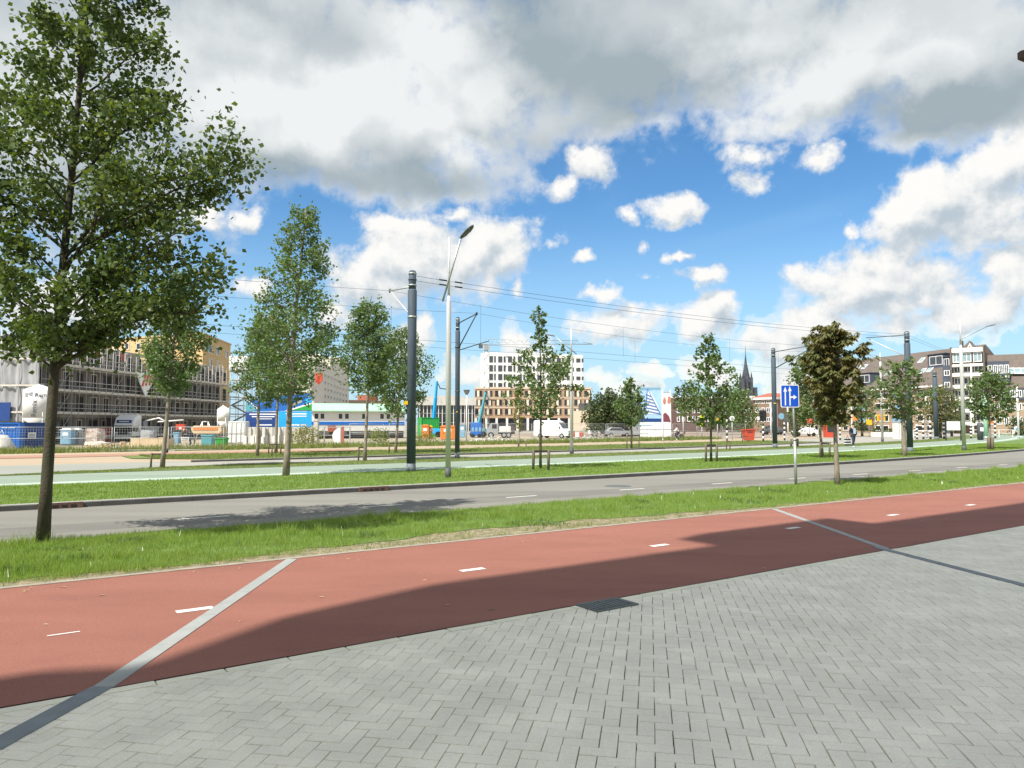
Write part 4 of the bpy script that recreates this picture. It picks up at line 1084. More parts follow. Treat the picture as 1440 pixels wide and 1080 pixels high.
inst(rl, 'guard_rail', t, (0, -0.03, HT - 0.15))
for k in (1, 5, 9, 13, 16):
    for i, z in enumerate(lv[:3]): inst(br_, 'brace', t, (k * bay, -0.05, z), (0, 0, 0), (1 if i % 2 == 0 else 1, 1, 1))
# site gear standing on the roof edge
p0 = F2.A + F2.t * 15 + Vector((-2.5, 0, Hs))
t = thing('red_formwork', 'red and orange formwork stacked on top of the unfinished flats', 'formwork', p0, F2.ang)
for k in range(5):
    MB().box(k * 2.1 - 3, 0, 0, k * 2.1 - 1.1, 0.25, 1.0 + 0.3 * (k % 2)).build('panel', M['redorange'], t, None, (0, 0, 0.05 * k))
# white and red banner hanging on the scaffold
u0, z0 = F2.uz(199, 541)
p0 = F2.A + F2.t * u0
t = thing('shield_banner', 'white shield shaped banner with red diagonal stripes on the scaffold', 'banner', (p0.x + 0.25, p0.y, z0), F2.ang)
MB().add([(-1.9, -0.2, 1.4), (1.9, -0.2, 1.5), (1.5, -0.25, 0.3), (0.2, -0.2, -1.5), (-1.2, -0.25, 0.1), (-1.9, -0.12, 1.4), (1.9, -0.12, 1.5), (1.5, -0.16, 0.3), (0.2, -0.12, -1.5), (-1.2, -0.16, 0.1)],
         [(0, 4, 3, 2, 1), (5, 6, 7, 8, 9), (0, 1, 6, 5), (1, 2, 7, 6), (2, 3, 8, 7), (3, 4, 9, 8), (4, 0, 5, 9)]).build('cloth', M['white'], t)
for k in range(3):
    MB().add([(-0.9 + k * .75, -0.27, -0.2 + .1 * k), (-0.5 + k * .75, -0.27, -0.25 + .1 * k), (0.2 + k * .6, -0.27, 1.2), (-0.2 + k * .6, -0.27, 1.2)], [(0, 1, 2, 3)]).build('stripe', M['redorange'], t)
MB().tube((0, -0.1, 1.4), (0.3, 0, 2.6), 0.03).build('cord', M['redtile'], t)

# ---- netted building at the left edge
A, Bp = gx(-130, 70), gx(53, 69)
F1 = Fac(A, Bp)
t = thing('netted_building', 'building wrapped in grey dust netting at the left edge', 'building', F1.A, F1.ang)
z1 = F1.uz(30, 474)[1]
MB().box(0, 1.2, 0, F1.L - 2.6, 2.4, z1 - 0.3).build('wall', M['scafwall'], t)
vs, fs = [], []
NXn, NZn = 90, 14
rn = random.Random(9)
ph = [rn.uniform(0, 6.28) for _ in range(6)]
for j in range(NZn + 1):
    for i in range(NXn + 1):
        x = F1.L * i / NXn; z = 2.2 + (z1 - 1.9) * j / NZn
        y = 0.10 * math.sin(x * 4.1 + ph[0]) + 0.07 * math.sin(x * 9.7 + ph[1] + z * 0.6) + 0.05 * math.sin(z * 2.2 + x)
        if abs((z / 2.6) % 1 - 0.5) < 0.12: y *= 0.3
        vs.append((x, y, z))
for j in range(NZn):
    for i in range(NXn): a = j * (NXn + 1) + i; fs.append((a, a + 1, a + NXn + 2, a + NXn + 1))
MB().add(vs, fs, True).build('dust_net', M['net'], t)
for z in (3.0, 5.5, 8.0): MB().box(0, -0.22, z, F1.L, -0.14, z + 0.16).build('deck_edge', M['timber'], t)
for k in range(8): MB().tube((F1.L * k / 7, -0.2, 0), (F1.L * k / 7, -0.2, z1 + 0.9), 0.035, n=6).build('scaffold_pole', M['tube'], t)
MB().box(F1.u(-5), -0.32, F1.uz(5, 592)[1], F1.u(17), -0.24, F1.uz(5, 566)[1]).build('blue_sheet', M['deepblue'], t)

# ---- yellow brick block behind the scaffold
F3 = Fac(gx(120, 133), gx(283, 122)); F3b = Fac(gx(283, 122), gx(322, 139))
t = thing('yellow_brick_block', 'yellow ochre brick block rising behind the scaffolding', 'building', F3.A, F3.ang)
z1 = ht(470, 122)
def l3(p): return Matrix.Rotation(-F3.ang, 4, 'Z') @ (p - F3.A)
back = F3b.t * 0
P_ = [l3(F3.A), l3(F3.B), l3(F3b.B), l3(F3b.B + F3.t * -F3.L)]
MB().prism([(p.x, p.y) for p in P_], 0, z1).build('wall', M['orangebrick'], t)
cx_ = sum(p.x for p in P_) / 4; cy_ = sum(p.y for p in P_) / 4
MB().prism([(cx_ + (p.x - cx_) * 1.012, cy_ + (p.y - cy_) * 1.02) for p in P_], z1, z1 + 0.25).build('coping', M['orangebrick'], t)
for (a, c, y0, y1) in ((292, 297, 485, 496), (303, 308, 489, 499), (316, 320, 494, 503), (293, 298, 505, 515), (304, 309, 508, 518), (288, 291, 483, 493)):
    u0, z0 = F3b.uz(a, y1); u1, z1_ = F3b.uz(c, y0)
    f = window(t, 0, 0, u1 - u0, z1_ - z0, M['offwhite'], M['glassdark'], 0.12, 0.1)
    lp = l3(F3b.A + F3b.t * u0); f.location = (lp.x, lp.y, z0); f.rotation_euler = (0, 0, F3b.ang - F3.ang)
for k in range(7):
    u0, z0 = F3.uz(160 + 16 * k, 492); u1, z1_ = F3.uz(166 + 16 * k, 482)
    window(t, u0, z0, u1, z1_, M['offwhite'], M['glassdark'], 0.12, 0.1)

# ---- scaffold stair tower with white cabin
Yt = 116
x0, x1 = gx(323, Yt).x, gx(346, Yt).x
t = thing('scaffold_stair_tower', 'open scaffold stair tower at the right end of the unfinished flats', 'scaffold', (x0, Yt, 0))
w_ = x1 - x0; Hc = ht(521, Yt)
for (x, y) in ((0, 0), (w_ / 2, 0), (w_, 0), (0, 2.4), (w_ / 2, 2.4), (w_, 2.4)): MB().tube((x, y, 0), (x, y, Hc), 0.05, n=6).build('standard', M['tube'], t)
nd = 8
for k in range(nd):
    z = 0.8 + (Hc - 1.0) * k / (nd - 1)
    MB().box(-0.1, -0.1, z, w_ + 0.1, 2.5, z + 0.14).build('deck', M['palecon'], t)
    if k < nd - 1:
        dz = (Hc - 1.0) / (nd - 1)
        a_, c_ = (0.1, w_ - 0.1) if k % 2 else (w_ - 0.1, 0.1)
        MB().add([(a_, 0.3, z + .1), (a_, 1.0, z + .1), (c_, 1.0, z + dz), (c_, 0.3, z + dz), (a_, 0.3, z + .25), (a_, 1.0, z + .25), (c_, 1.0, z + dz + .15), (c_, 0.3, z + dz + .15)],
                 [(0, 1, 2, 3), (7, 6, 5, 4), (0, 3, 7, 4), (1, 5, 6, 2)]).build('stair_flight', M['galv'], t)
        MB().tube((0, -0.08, z + 1.0), (w_, -0.08, z + 1.0), 0.04, n=6).build('guard_rail', M['tube'], t)
t = thing('white_cabin', 'white cabin box on top of the scaffold stair tower', 'cabin', (x0 - 0.2, Yt - 0.3, Hc))
hc = ht(501, Yt) - Hc
MB().box(0, 0, 0, w_ + 0.3, 2.8, hc).build('body', M['white'], t, bevel=0.05)
for k in range(5): MB().box(0.25 + k * w_ / 5, -0.06, 0.2, 0.25 + k * w_ / 5 + 0.12, 0.01, hc - 0.2).build('rib', M['offwhite'], t)
MB().tube((0.2, 0.1, hc), (0.2, 0.1, hc + 1.2), 0.03).build('mast', M['tube'], t)

# ---- brick terrace and houses right of the billboard
F9 = Fac(gx(940, 200), gx(1062, 195))
t = thing('brick_terrace', 'dark brick terrace with white top storey behind the conical tree', 'building', F9.A, F9.ang)
e = lambda py: F9.uz(985, py)[1]
MB().box(0, 0, 0, F9.L, 12, e(567)).build('wall', M['darkbrick'], t)
MB().box(0.5, 0.6, e(567), F9.L - 0.4, 11, e(559.5)).build('top_storey', M['beige'], t)
MB().box(0, -0.5, e(560), F9.L, 12, e(557.5)).build('cornice', M['whitewall'], t)
for (yy0, yy1) in ((574, 581), (585, 593)):
    for k in range(15):
        x = 952 + k * 7.2
        window(t, F9.u(x), e(yy1), F9.u(x + 4.4), e(yy0), M['white'], M['glass'], 0.16, 0.1, bar=1)
for k in range(14): window(t, F9.u(953 + k * 7.4), e(566), F9.u(957 + k * 7.4), e(561.5), M['white'], M['glass'], 0.1, 0.08, 0.6)
F10 = Fac(gx(1060, 185), gx(1094, 180))
t = thing('red_roofed_house', 'brick house with low red tiled roof and white eaves, behind the dark pole', 'house', F10.A, F10.ang)
e = lambda py: F10.uz(1075, py)[1]
MB().box(0, 0, 0, F10.L, 9, e(562)).build('wall', M['brick'], t)
MB().box(-0.3, -0.6, e(562), F10.L + 0.2, 9.2, e(559)).build('eaves', M['whitewall'], t)
MB().add([(-0.3, -0.6, e(559)), (F10.L + .2, -0.6, e(559)), (F10.L - 2, 4.5, e(552.5)), (1.5, 4.5, e(552)), (-0.3, 9.2, e(559)), (F10.L + .2, 9.2, e(559))],
         [(0, 1, 2, 3), (3, 2, 5, 4), (0, 3, 4), (1, 5, 2)]).build('roof', M['redtile'], t)
for (yy0, yy1) in ((563, 567.5), (573, 580), (587, 593)):
    for k in range(4): window(t, F10.u(1063 + k * 7.6), e(yy1), F10.u(1068.5 + k * 7.6), e(yy0), M['white'], M['glass'], 0.14, 0.08, mull=1)
window(t, F10.u(1076), 0.2, F10.u(1089), e(598), M['darkgrey'], M['glassdark'], 0.15, 0.1, mull=2, name='shop_window')
# pale low buildings beyond the trees
F8 = Fac(gx(832, 210), gx(900, 215))
t = thing('low_pale_building', 'low pale building with dark roof edge beyond the dark trees', 'building', F8.A, F8.ang)
MB().box(0, 0, 0, F8.L, 15, F8.uz(850, 577)[1]).build('wall', M['beige'], t)
MB().box(F8.u(838), 1, F8.uz(850, 577)[1], F8.u(852), 12, F8.uz(850, 566)[1]).build('roof_block', M['darkgrey'], t)
for k in range(7): window(t, F8.u(834 + k * 8), F8.uz(850, 590)[1], F8.u(839 + k * 8), F8.uz(850, 583)[1], M['white'], M['glass'], 0.15, 0.1)

F13 = Fac(gx(490, 230), gx(560, 240))
t = thing('low_brick_shed', 'low brown brick hall with roof box behind the green roofed office', 'building', F13.A, F13.ang)
MB().box(0, 0, 0, F13.L, 14, F13.uz(520, 563)[1]).build('wall', M['brick'], t)
MB().box(F13.u(519), 2, F13.uz(520, 563)[1] + 0.01, F13.u(535), 9, F13.uz(525, 555)[1]).build('roof_box', M['redtile'], t)
MB().tube((F13.u(534), 3, F13.uz(520, 563)[1]), (F13.u(534), 3, F13.uz(525, 551)[1]), 0.25).build('vent_pipe', M['galv'], t)

# ---- church tower far away
Yc = 620
bx = gx(1050, Yc)
t = thing('church_tower', 'dark gothic church tower with tall spire on the skyline', 'church', bx)
k = Yc / FPX
def oct_(r, z): return [(r * math.cos(math.pi / 8 + i * math.pi / 4), r * math.sin(math.pi / 8 + i * math.pi / 4), z) for i in range(8)]
hw = 5.9 * k
z1, z2, z3, z4, z5 = (ht(p, Yc) for p in (552, 533, 523, 511, 494))
MB().box(-hw, -hw, 0, hw, hw, z2).build('shaft', M['stone'], t)
bo = MB()
for (x, y) in ((-1, -1), (1, -1), (1, 1), (-1, 1)): bo.box(x * hw - 1.0, y * hw - 1.0, 0, x * hw + 1.0, y * hw + 1.0, z2 + 1)
bo.build('buttress', M['stone'], t)['kind'] = 'stuff'
for (x, y) in ((-1, -1), (1, -1), (1, 1), (-1, 1)):
    MB().path([(x * hw, y * hw, z2), (x * hw, y * hw, z2 + 3), (x * hw, y * hw, z2 + 6)], [0.8, 0.6, 0.05], 6, False).build('pinnacle', M['stone'], t)
def loft(rs_, zs_):
    vs = []; fs = []
    for r, z in zip(rs_, zs_): vs += oct_(r, z)
    for j in range(len(rs_) - 1):
        for i in range(8): fs.append((j * 8 + i, j * 8 + (i + 1) % 8, (j + 1) * 8 + (i + 1) % 8, (j + 1) * 8 + i))
    return MB().add(vs, fs)
loft([hw * 1.02, hw * 0.84, hw * 0.60], [z2 - 1, z2 + 3, z3 + 1]).build('lantern', M['stone'], t)
loft([hw * 0.60, hw * 0.30, hw * 0.27, hw * 0.09, 0.1], [z3 + 1, z4, z4 + 1, z5 - 3, z5]).build('spire', M['stone'], t)
for x in (-0.45, 0.45):
    MB().box(x * hw - 0.8, -hw - 0.15, z1 + 2, x * hw + 0.8, -hw + 0.1, z2 - 3).build('belfry_opening', M['black'], t)
MB().tube((0, 0, z5 - 1), (0, 0, z5 + 5), 0.22, 0.1).build('cross', M['stone'], t)
MB().box(hw + 0.5, -3, 0, hw + 5, 8, ht(545, Yc)).build('stair_turret', M['stone'], t)

# ---- big brick flats on the right
def YB(px): return 183 * 101 / (95 + (px - 1190) * 0.1314)
F12 = Fac(gx(1120, YB(1120)), gx(1342, YB(1342)))
t = thing('brick_flats', 'long brick flats with steep brown tiled roof and skylights on the right', 'building', F12.A, F12.ang)
ze = F12.uz(1240, 547)[1]; zr = F12.uz(1300, 487.6)[1]
L = F12.L
MB().box(0, 0, 0, L, 12, ze).build('wall', M['palebrick'], t)
RX = 9.0
MB().add([(-0.5, -0.8, ze - 0.3), (L, -0.8, ze - 0.3), (L, RX, zr), (-0.5 + 3, RX, zr), (L, RX * 2, ze), (-0.5, RX * 2, ze), (-0.5, -0.8, ze + 0.02), (L, -0.8, ze + 0.02)],
         [(0, 1, 7, 6), (6, 7, 2, 3), (3, 2, 4, 5), (6, 3, 5), (7, 4, 2)]).build('roof', M['rooftile'], t)
MB().box(-0.5, -0.95, ze - 0.35, L, -0.75, ze + 0.05).build('gutter', M['whitewall'], t)
def on_roof(px, py):
    # point on the front roof slope hit by the view ray (in local coordinates)
    inv = Matrix.Rotation(-F12.ang, 4, 'Z')
    o_ = inv @ (Vector((0, 0, EYE)) - F12.A); d_ = inv @ Vector(ray(px, py))
    sl = (zr - ze) / (RX + 0.8); nrm = Vector((0, -sl, 1)); p0 = Vector((0, -0.8, ze))
    return o_ + d_ * ((p0 - o_).dot(nrm) / d_.dot(nrm))
sl_ang = math.atan2(zr - ze, RX + 0.8)
skym = MB().box(-0.65, -0.9, 0.02, 0.65, 0.9, 0.14).mesh('skylight', M['white']); skyp = MB().box(-0.5, -0.75, 0.14, 0.5, 0.75, 0.16).mesh('pane', M['glasspale'])
for (px, py) in ((1198, 518), (1207, 517), (1216, 516), (1249, 525), (1271, 510), (1296, 507), (1298, 522), (1308, 520), (1184, 522)):
    q = on_roof(px, py); f = inst(skym, 'skylight', t, q, (sl_ang, 0, 0)); inst(skyp, 'pane', f)
def dormer(px0, px1, py0, py1, depth=4.0, mt='slate'):
    a = on_roof(px0, py1); c = on_roof(px1, py1)
    h = F12.uz(px0, py0)[1] - F12.uz(px0, py1)[1]
    d = MB().box(0, 0, -0.2, abs(c.x - a.x), depth, h * 0.9).build('dormer', M[mt], t, (min(a.x, c.x), a.y - 0.25, a.z))
    w0 = abs(c.x - a.x)
    nn = max(1, int(w0 / 2.6))
    for k in range(nn): window(d, w0 * (k + 0.12) / nn, h * 0.12, w0 * (k + 0.88) / nn, h * 0.78, M['white'], M['glass'], 0.14, 0.08, mull=1)
    MB().box(-0.2, -0.3, h * 0.9, w0 + 0.2, depth, h * 0.9 + 0.12).build('dormer_roof', M['darkgrey'], d)
dormer(1209, 1225, 524, 541)
dormer(1306, 1328, 497, 517)
dormer(1328, 1337, 500, 520)
rows = [(552, 561), (567, 576.5), (584, 593), (598, 606)]
cols = [1134, 1146, 1158, 1170, 1186, 1199, 1212, 1231, 1242, 1256, 1272, 1290, 1303]
for ci, cpx in enumerate(cols):
    f_ = YB(1240) / YB(cpx)
    for (a, c) in rows[1 if cpx < 1180 else 0:]:
        yy0 = 597 + (a - 597) * f_; yy1 = 597 + (c - 597) * f_
        u0, z0 = F12.uz(cpx, yy1); z1_ = F12.uz(cpx, yy0)[1]
        if z0 < 0.3: z0 = 0.3
        u1 = u0 + 2.0
        if u1 > L - 0.2: continue
        window(t, u0, z0, u1, z1_, M['white'], M['glassdark'], 0.16, 0.1, mull=1 if ci % 3 == 0 else 0)
bal = MB().box(0, -1.4, 0, 5.2, -0.02, 0.18).mat(1).box(0, -1.42, 0.18, 5.2, -1.36, 1.0).mesh('balcony', [M['whitewall'], M['lightblue']])
for cpx in (1150, 1206, 1262):
    for py in (560, 577, 594):
        f_ = YB(1240) / YB(cpx); u0, z0 = F12.uz(cpx, 597 + (py - 597) * f_)
        inst(bal, 'balcony', t, (u0, 0, z0))
MB().box(F12.u(1226), -0.5, 0, F12.u(1229), 0.02, ze - 0.1).build('pier', M['brick'], t)
# gable top
gq = on_roof(1362, 500)
t = thing('corner_flats', 'corner of the brick flats with white glazed balcony stack and small white gable', 'building', gx(1338, 158), math.atan2(-6, 20))
Fk = Fac(gx(1338, 158), gx(1388, 154)); t.location = Fk.A; t.rotation_euler = (0, 0, Fk.ang)
e = lambda py: Fk.uz(1362, py)[1]
MB().box(0.4, 1.6, 0, Fk.L - 0.4, 13, e(493)).build('core', M['brick'], t)
for px in (1339, 1385.5): MB().box(Fk.u(px), 0, 0, Fk.u(px + 2.2), 2, e(487)).build('pier', M['rooftile'], t)
MB().box(Fk.u(1341.3), 0.1, e(495), Fk.u(1385.4), 2.2, e(488.8)).build('parapet', M['whitewall'], t)
for (pa, pc, k) in ((496, 509, 0), (513, 523, 1), (530, 540, 1), (547, 557, 1), (564, 574, 1), (581, 592, 1)):
    for (a, c) in ((1342, 1353), (1355.5, 1369), (1371, 1384)):
        window(t, Fk.u(a), e(pc), Fk.u(c), e(pa), M['white'], M['glasspale'] if k == 0 else M['glassdark'], 0.16, 0.1, 0.6 if k == 0 else 1.55, mull=1)
    MB().box(Fk.u(1341.2), 0.2 if k else 0.35, e(pc + 5.0), Fk.u(1385.4), 1.5, e(pc + (1.0 if k else 2.2))).build('balcony_front', M['whitewall'], t)
    MB().box(Fk.u(1341.2), 0.02, e(pc + 6.3), Fk.u(1385.4), 1.6, e(pc + 5.05)).build('balcony_slab', M['palecon'], t)
MB().box(Fk.u(1367), -0.05, 0, Fk.u(1369.5), 0.2, e(511)).build('downpipe', M['offwhite'], t)
zg = e(492); za_ = ht(478.5, 157)
MB().side([(Fk.u(1349), zg), (Fk.u(1376), zg), (Fk.u(1365.5), za_)], 2.4, 6.5).build('gable', M['rooftile'], t)
MB().side([(Fk.u(1359.5), zg), (Fk.u(1371.5), zg), (Fk.u(1365.3), za_ - 0.5)], 2.25, 2.45).build('gable_front', M['whitewall'], t)
MB().box(Fk.u(1364.7), 2.1, zg + 0.2, Fk.u(1366.3), 2.27, zg + 1.0).build('gable_window', M['black'], t)
MB().box(Fk.u(1349), 4, zg, Fk.u(1353), 6, ht(476.5, 157)).build('chimney', M['brick'], t)
# slate clad side piece between roof and balcony stack
MB().box(Fk.u(1327), 0.8, 0, Fk.u(1338.6), 6, e(512)).build('slate_bay', M['slate'], t)
for (pa, pc) in ((519, 527), (536, 544), (556, 564)): window(t, Fk.u(1329), e(pc), Fk.u(1337), e(pa), M['white'], M['glass'], 0.14, 0.1, 0.8, mull=1)
# right hand block
Fr = Fac(gx(1388.5, 156), gx(1500, 150))
t = thing('right_flats', 'brick flats with long brown roof cut off by the right photo edge', 'building', Fr.A, Fr.ang)
e = lambda py: Fr.uz(1415, py)[1]
ze2, zr2 = e(545), e(495)
MB().box(0, 0, 0, Fr.L, 12, ze2).build('wall', M['palebrick'], t)
MB().add([(0, -0.6, ze2), (Fr.L, -0.6, ze2), (Fr.L, 6.5, zr2), (0, 6.5, zr2), (Fr.L, 13, ze2), (0, 13, ze2), (0, -0.6, ze2 - 0.3), (Fr.L, -0.6, ze2 - 0.3)],
         [(0, 1, 2, 3), (3, 2, 4, 5), (0, 3, 5), (1, 4, 2), (6, 7, 1, 0)]).build('roof', M['rooftile'], t)
d = MB().box(0, 0, 0, Fr.u(1420) - Fr.u(1388.8), 6, e(508) - e(536)).build('dormer', M['slate'], t, (0.2, -0.9, e(536)))
w0 = Fr.u(1420) - Fr.u(1388.8)
for k in range(4): window(d, w0 * (k + .1) / 4, 1.6, w0 * (k + .9) / 4, 3.4, M['white'], M['glass'], 0.14, 0.08, mull=1)
MB().box(0.1, -0.25, 0.7, w0 - 0.1, 0.01, 1.1).build('sill', M['whitewall'], d)
for k in range(3):
    u0, z0 = Fr.uz(1424 + 9 * k, 519); f = inst(skym, 'skylight', t, (u0, 2.0, z0 - 0.3), (math.atan2(zr2 - ze2, 7.1), 0, 0)); inst(skyp, 'pane', f)
MB().box(Fr.u(1410), -0.5, e(562), Fr.L, 0.02, e(546)).build('slate_band', M['slate'], t)
for (pa, pc) in ((549, 559), (567, 577), (586, 597)):
    for k in range(6): window(t, Fr.u(1393 + 9.5 * k), e(pc), Fr.u(1400 + 9.5 * k), e(pa), M['white'], M['glassdark'], 0.16, 0.1, -0.5 if (pa == 549 and k > 1) else 0, mull=1)

# ---- tall block beside the viewer, out of frame, shaped to cast the shade edge
t = thing('shading_block', 'unseen tall pale block left of the viewer, shaped to cast shade on the pavement', 'building', (0, 0, 0))
def sp(s, n): v = SN(s, n); return (v.x, v.y)
top_plan = [(-2.6, 2.0), (-19.6, 2.0), (-22.4, 0.25), (-22.9, 0.6), (-23.6, 0.95), (-30, 1.1), (-30, -3.2), (-2.6, -3.2)]
MB().prism([sp(*p) for p in [(-2.6, 0.6), (-30, 0.6 - 0.5), (-30, -3.2), (-2.6, -3.2)]], 0, 29.0).build('wall', M['whitewall'], t)
MB().prism([sp(*p) for p in top_plan], 29.001, 31.6).build('shade_casting_top', M['whitewall'], t)  # plan drawn so its cast shade follows the edge on the path
MB().prism([sp(*p) for p in ((-10.0, 2.95), (-13.8, 2.95), (-13.8, 1.99), (-10.0, 1.99))], 30.6, 31.7).build('bay', M['whitewall'], t)  # added box that casts the notch in the shade edge
def wall_win(s, z):
    f = window(t, 0, 0, 1.6, 1.6, M['white'], M['glass'], 0.1, 0.08)
    p = SN(s, 0.62); f.location = (p.x, p.y, z); f.rotation_euler = (0, 0, math.atan2(DY, DX) + math.pi)
for fl in range(10):
    for s in (-4.0, -7.0, -10.0): wall_win(s, 1.0 + 3 * fl)

# ================================================================ building site, left to middle
def text_mesh(s, size, name='lettering'):
    cu = bpy.data.curves.new('txt', 'FONT'); cu.body = s; cu.size = size; cu.align_x = 'CENTER'; cu.align_y = 'CENTER'; cu.extrude = 0.004; cu.resolution_u = 3
    o = bpy.data.objects.new('txt', cu); COL.objects.link(o)
    bpy.context.view_layer.update()
    dg = bpy.context.evaluated_depsgraph_get()
    me = bpy.data.meshes.new_from_object(o.evaluated_get(dg))
    bpy.data.objects.remove(o); bpy.data.curves.remove(cu)
    me.name = name
    return me
def lettering(parent, s, size, loc, rot, material, bend_r=None, name='lettering'):
    me = text_mesh(s, size, name); me.materials.clear(); me.materials.append(material)
    o = inst(me, name, parent, loc, rot)
    return o
def silo(label, px0, px1, py_top, Y, z0, texts=False, logo=True):
    a, c = gx(px0, Y), gx(px1, Y); r = (c.x - a.x) / 2; zt = ht(py_top, Y)
    t = thing('silo', label, 'silo', ((a.x + c.x) / 2, Y + r, 0))
    k = 24
    MB().path([(0, 0, z0 + 0.9), (0, 0, zt - 0.40)], [r, r], k).path([(0, 0, zt - 0.401), (0, 0, zt)], [r, r * 0.25], k, False).build('tank', M['whitewall'], t)
    MB().path([(0, 0, z0), (0, 0, z0 + 0.9)], [r * 0.3, r], k).build('cone', M['offwhite'], t)
    for i in range(4):
        an = math.pi / 4 + i * math.pi / 2
        MB().tube((math.cos(an) * r * .9, math.sin(an) * r * .9, 0), (math.cos(an) * r * .96, math.sin(an) * r * .96, z0 + 1.4), 0.07).build('leg', M['galv'], t)
    MB().path([(0, 0, zt - 0.10), (0, 0, zt + 0.12)], [r * 0.25, r * 0.22], 12).build('hatch', M['galv'], t)
    MB().tube((r + 0.06, -0.3, z0 + 0.6), (r + 0.06, -0.3, zt - 0.2), 0.06).build('pipe', M['galv'], t)
    return t, r, zt
S, r, zt = silo('big white mortar silo lettered Remix behind the blue container', 21, 62, 541, 65, 1.6)
def curved(parent, s, size, th, zc, r, rotated, name='lettering'):
    me = text_mesh(s, size, name); me.materials.clear(); me.materials.append(M['darkgrey'])
    co = np.empty(len(me.vertices) * 3, dtype=np.float32); me.vertices.foreach_get('co', co); co = co.reshape(-1, 3)
    x, y, z = co[:, 0].copy(), co[:, 1].copy(), co[:, 2].copy()
    if rotated: x, y = -y, x
    a = th + x / r
    co[:, 0] = np.sin(a) * (r + 0.012 + z); co[:, 1] = -np.cos(a) * (r + 0.012 + z); co[:, 2] = zc + y
    me.vertices.foreach_set('co', co.ravel()); me.update()
    inst(me, name, parent)
curved(S, 'Remix', 0.58, R(15), ht(574.5, 65), r, True)
curved(S, 'Remix', 0.50, R(44), ht(555.5, 65), r, False)
lg = MB()
for (x0, x1, z0, z1) in ((-.45, -.08, -.2, .2), (-.02, .30, .0, .2), (.05, .3, -.2, -.06)):
    vs = []
    for x in (x0, x1):
        for z in (z0, z1):
            a = R(-6) + x / r; vs.append((math.sin(a) * (r + .013), -math.cos(a) * (r + .013), ht(555.5, 65) + z + (0.1 * (x > 0))))
    lg.add(vs, [(0, 2, 3, 1)])
lg.build('logo', M['grey'], S)['kind'] = 'stuff'
silo('smaller pale silo at the right end of the scaffolding', 302, 319, 571, 92, 1.4)
# blue shipping container
def corrugated(L, Dp, H, pitch=0.28, dep=0.04):
    b = MB()
    def wall(p, q):
        p, q = Vector(p), Vector(q); t_ = (q - p); n_ = int(t_.length / pitch); nn = Vector((t_.y, -t_.x, 0)).normalized()
        vs = []
        for i in range(n_ * 4 + 1):
            f = i / (n_ * 4); d_ = dep if (i // 2) % 2 else 0.0
            w = p + t_ * f - nn * d_; vs += [(w.x, w.y, 0.1), (w.x, w.y, H - 0.1)]
        b.add(vs, [(2 * i, 2 * i + 2, 2 * i + 3, 2 * i + 1) for i in range(n_ * 4)])
    wall((0, 0, 0), (L, 0, 0)); wall((L, 0, 0), (L, Dp, 0)); wall((L, Dp, 0), (0, Dp, 0)); wall((0, Dp, 0), (0, 0, 0))
    return b
def container(label, A, B, Dp, H, key, key2=None):
    f = Fac(A, B)
    t = thing('container', label, 'container', f.A, f.ang)
    corrugated(f.L, Dp, H).build('walls', M[key], t)
    MB().box(0.02, 0.02, 0.06, f.L - 0.02, Dp - 0.02, H - 0.03).build('box', M[key], t)
    for (x, y) in ((0, 0), (f.L, 0), (0, Dp), (f.L, Dp)): MB().box(x - 0.06, y - 0.06, 0, x + 0.06, y + 0.06, H).build('corner_post', M[key], t)
    for z in (0.0, H - 0.1):
        MB().box(0.06, -0.05, z, f.L - 0.06, 0.05, z + 0.12).build('rail', M[key], t)
    return t, f
cpt, cf = container('blue corrugated container below the white mortar silo', gx(-40, 57.5), gx(27, 58.5), 2.6, ht(594.5, 58.5), 'blue')
MB().box(cf.u(3), -0.075, cf.uz(14, 601.8)[1], cf.u(11), -0.06, cf.uz(14, 600.4)[1]).build('text_line', M['white'], cpt)
MB().box(cf.u(12), -0.075, cf.uz(14, 601.8)[1], cf.u(21), -0.06, cf.uz(14, 600.4)[1]).build('text_line', M['white'], cpt)
c2, cf2 = container('shaded right face of the blue container, shade painted as darker blue, with white notice', gx(28, 59.5), gx(70, 62), 2.4, ht(594.5, 60), 'deepblue')  # shaded right face of the container, its shade put into a darker blue
MB().box(cf2.u(39), -0.09, cf2.uz(45, 617)[1], cf2.u(50), -0.06, cf2.uz(45, 608)[1]).build('notice', M['white'], c2)
for k in range(3): MB().box(cf2.u(40.5), -0.10, cf2.uz(45, 615.8 - 2.4 * k)[1], cf2.u(48.5), -0.088, cf2.uz(45, 614.8 - 2.4 * k)[1]).build('text_line', M['deepblue'], c2)
# pale big bag at the far left
t = thing('spoil_sack', 'pale grey sack of spoil in front of the blue container', 'sack', gx(3, 54))
MB().path([(0, 0, 0), (0, 0, 0.35), (0, 0, 0.8), (0.05, 0, 1.15)], [0.95, 0.9, 0.62, 0.35], 10).build('body', M['palecon'], t)
MB().path([(-0.3, 0, 1.0), (0, 0, 1.5), (0.3, 0, 1.0)], 0.03, 5).build('loop', M['offwhite'], t)
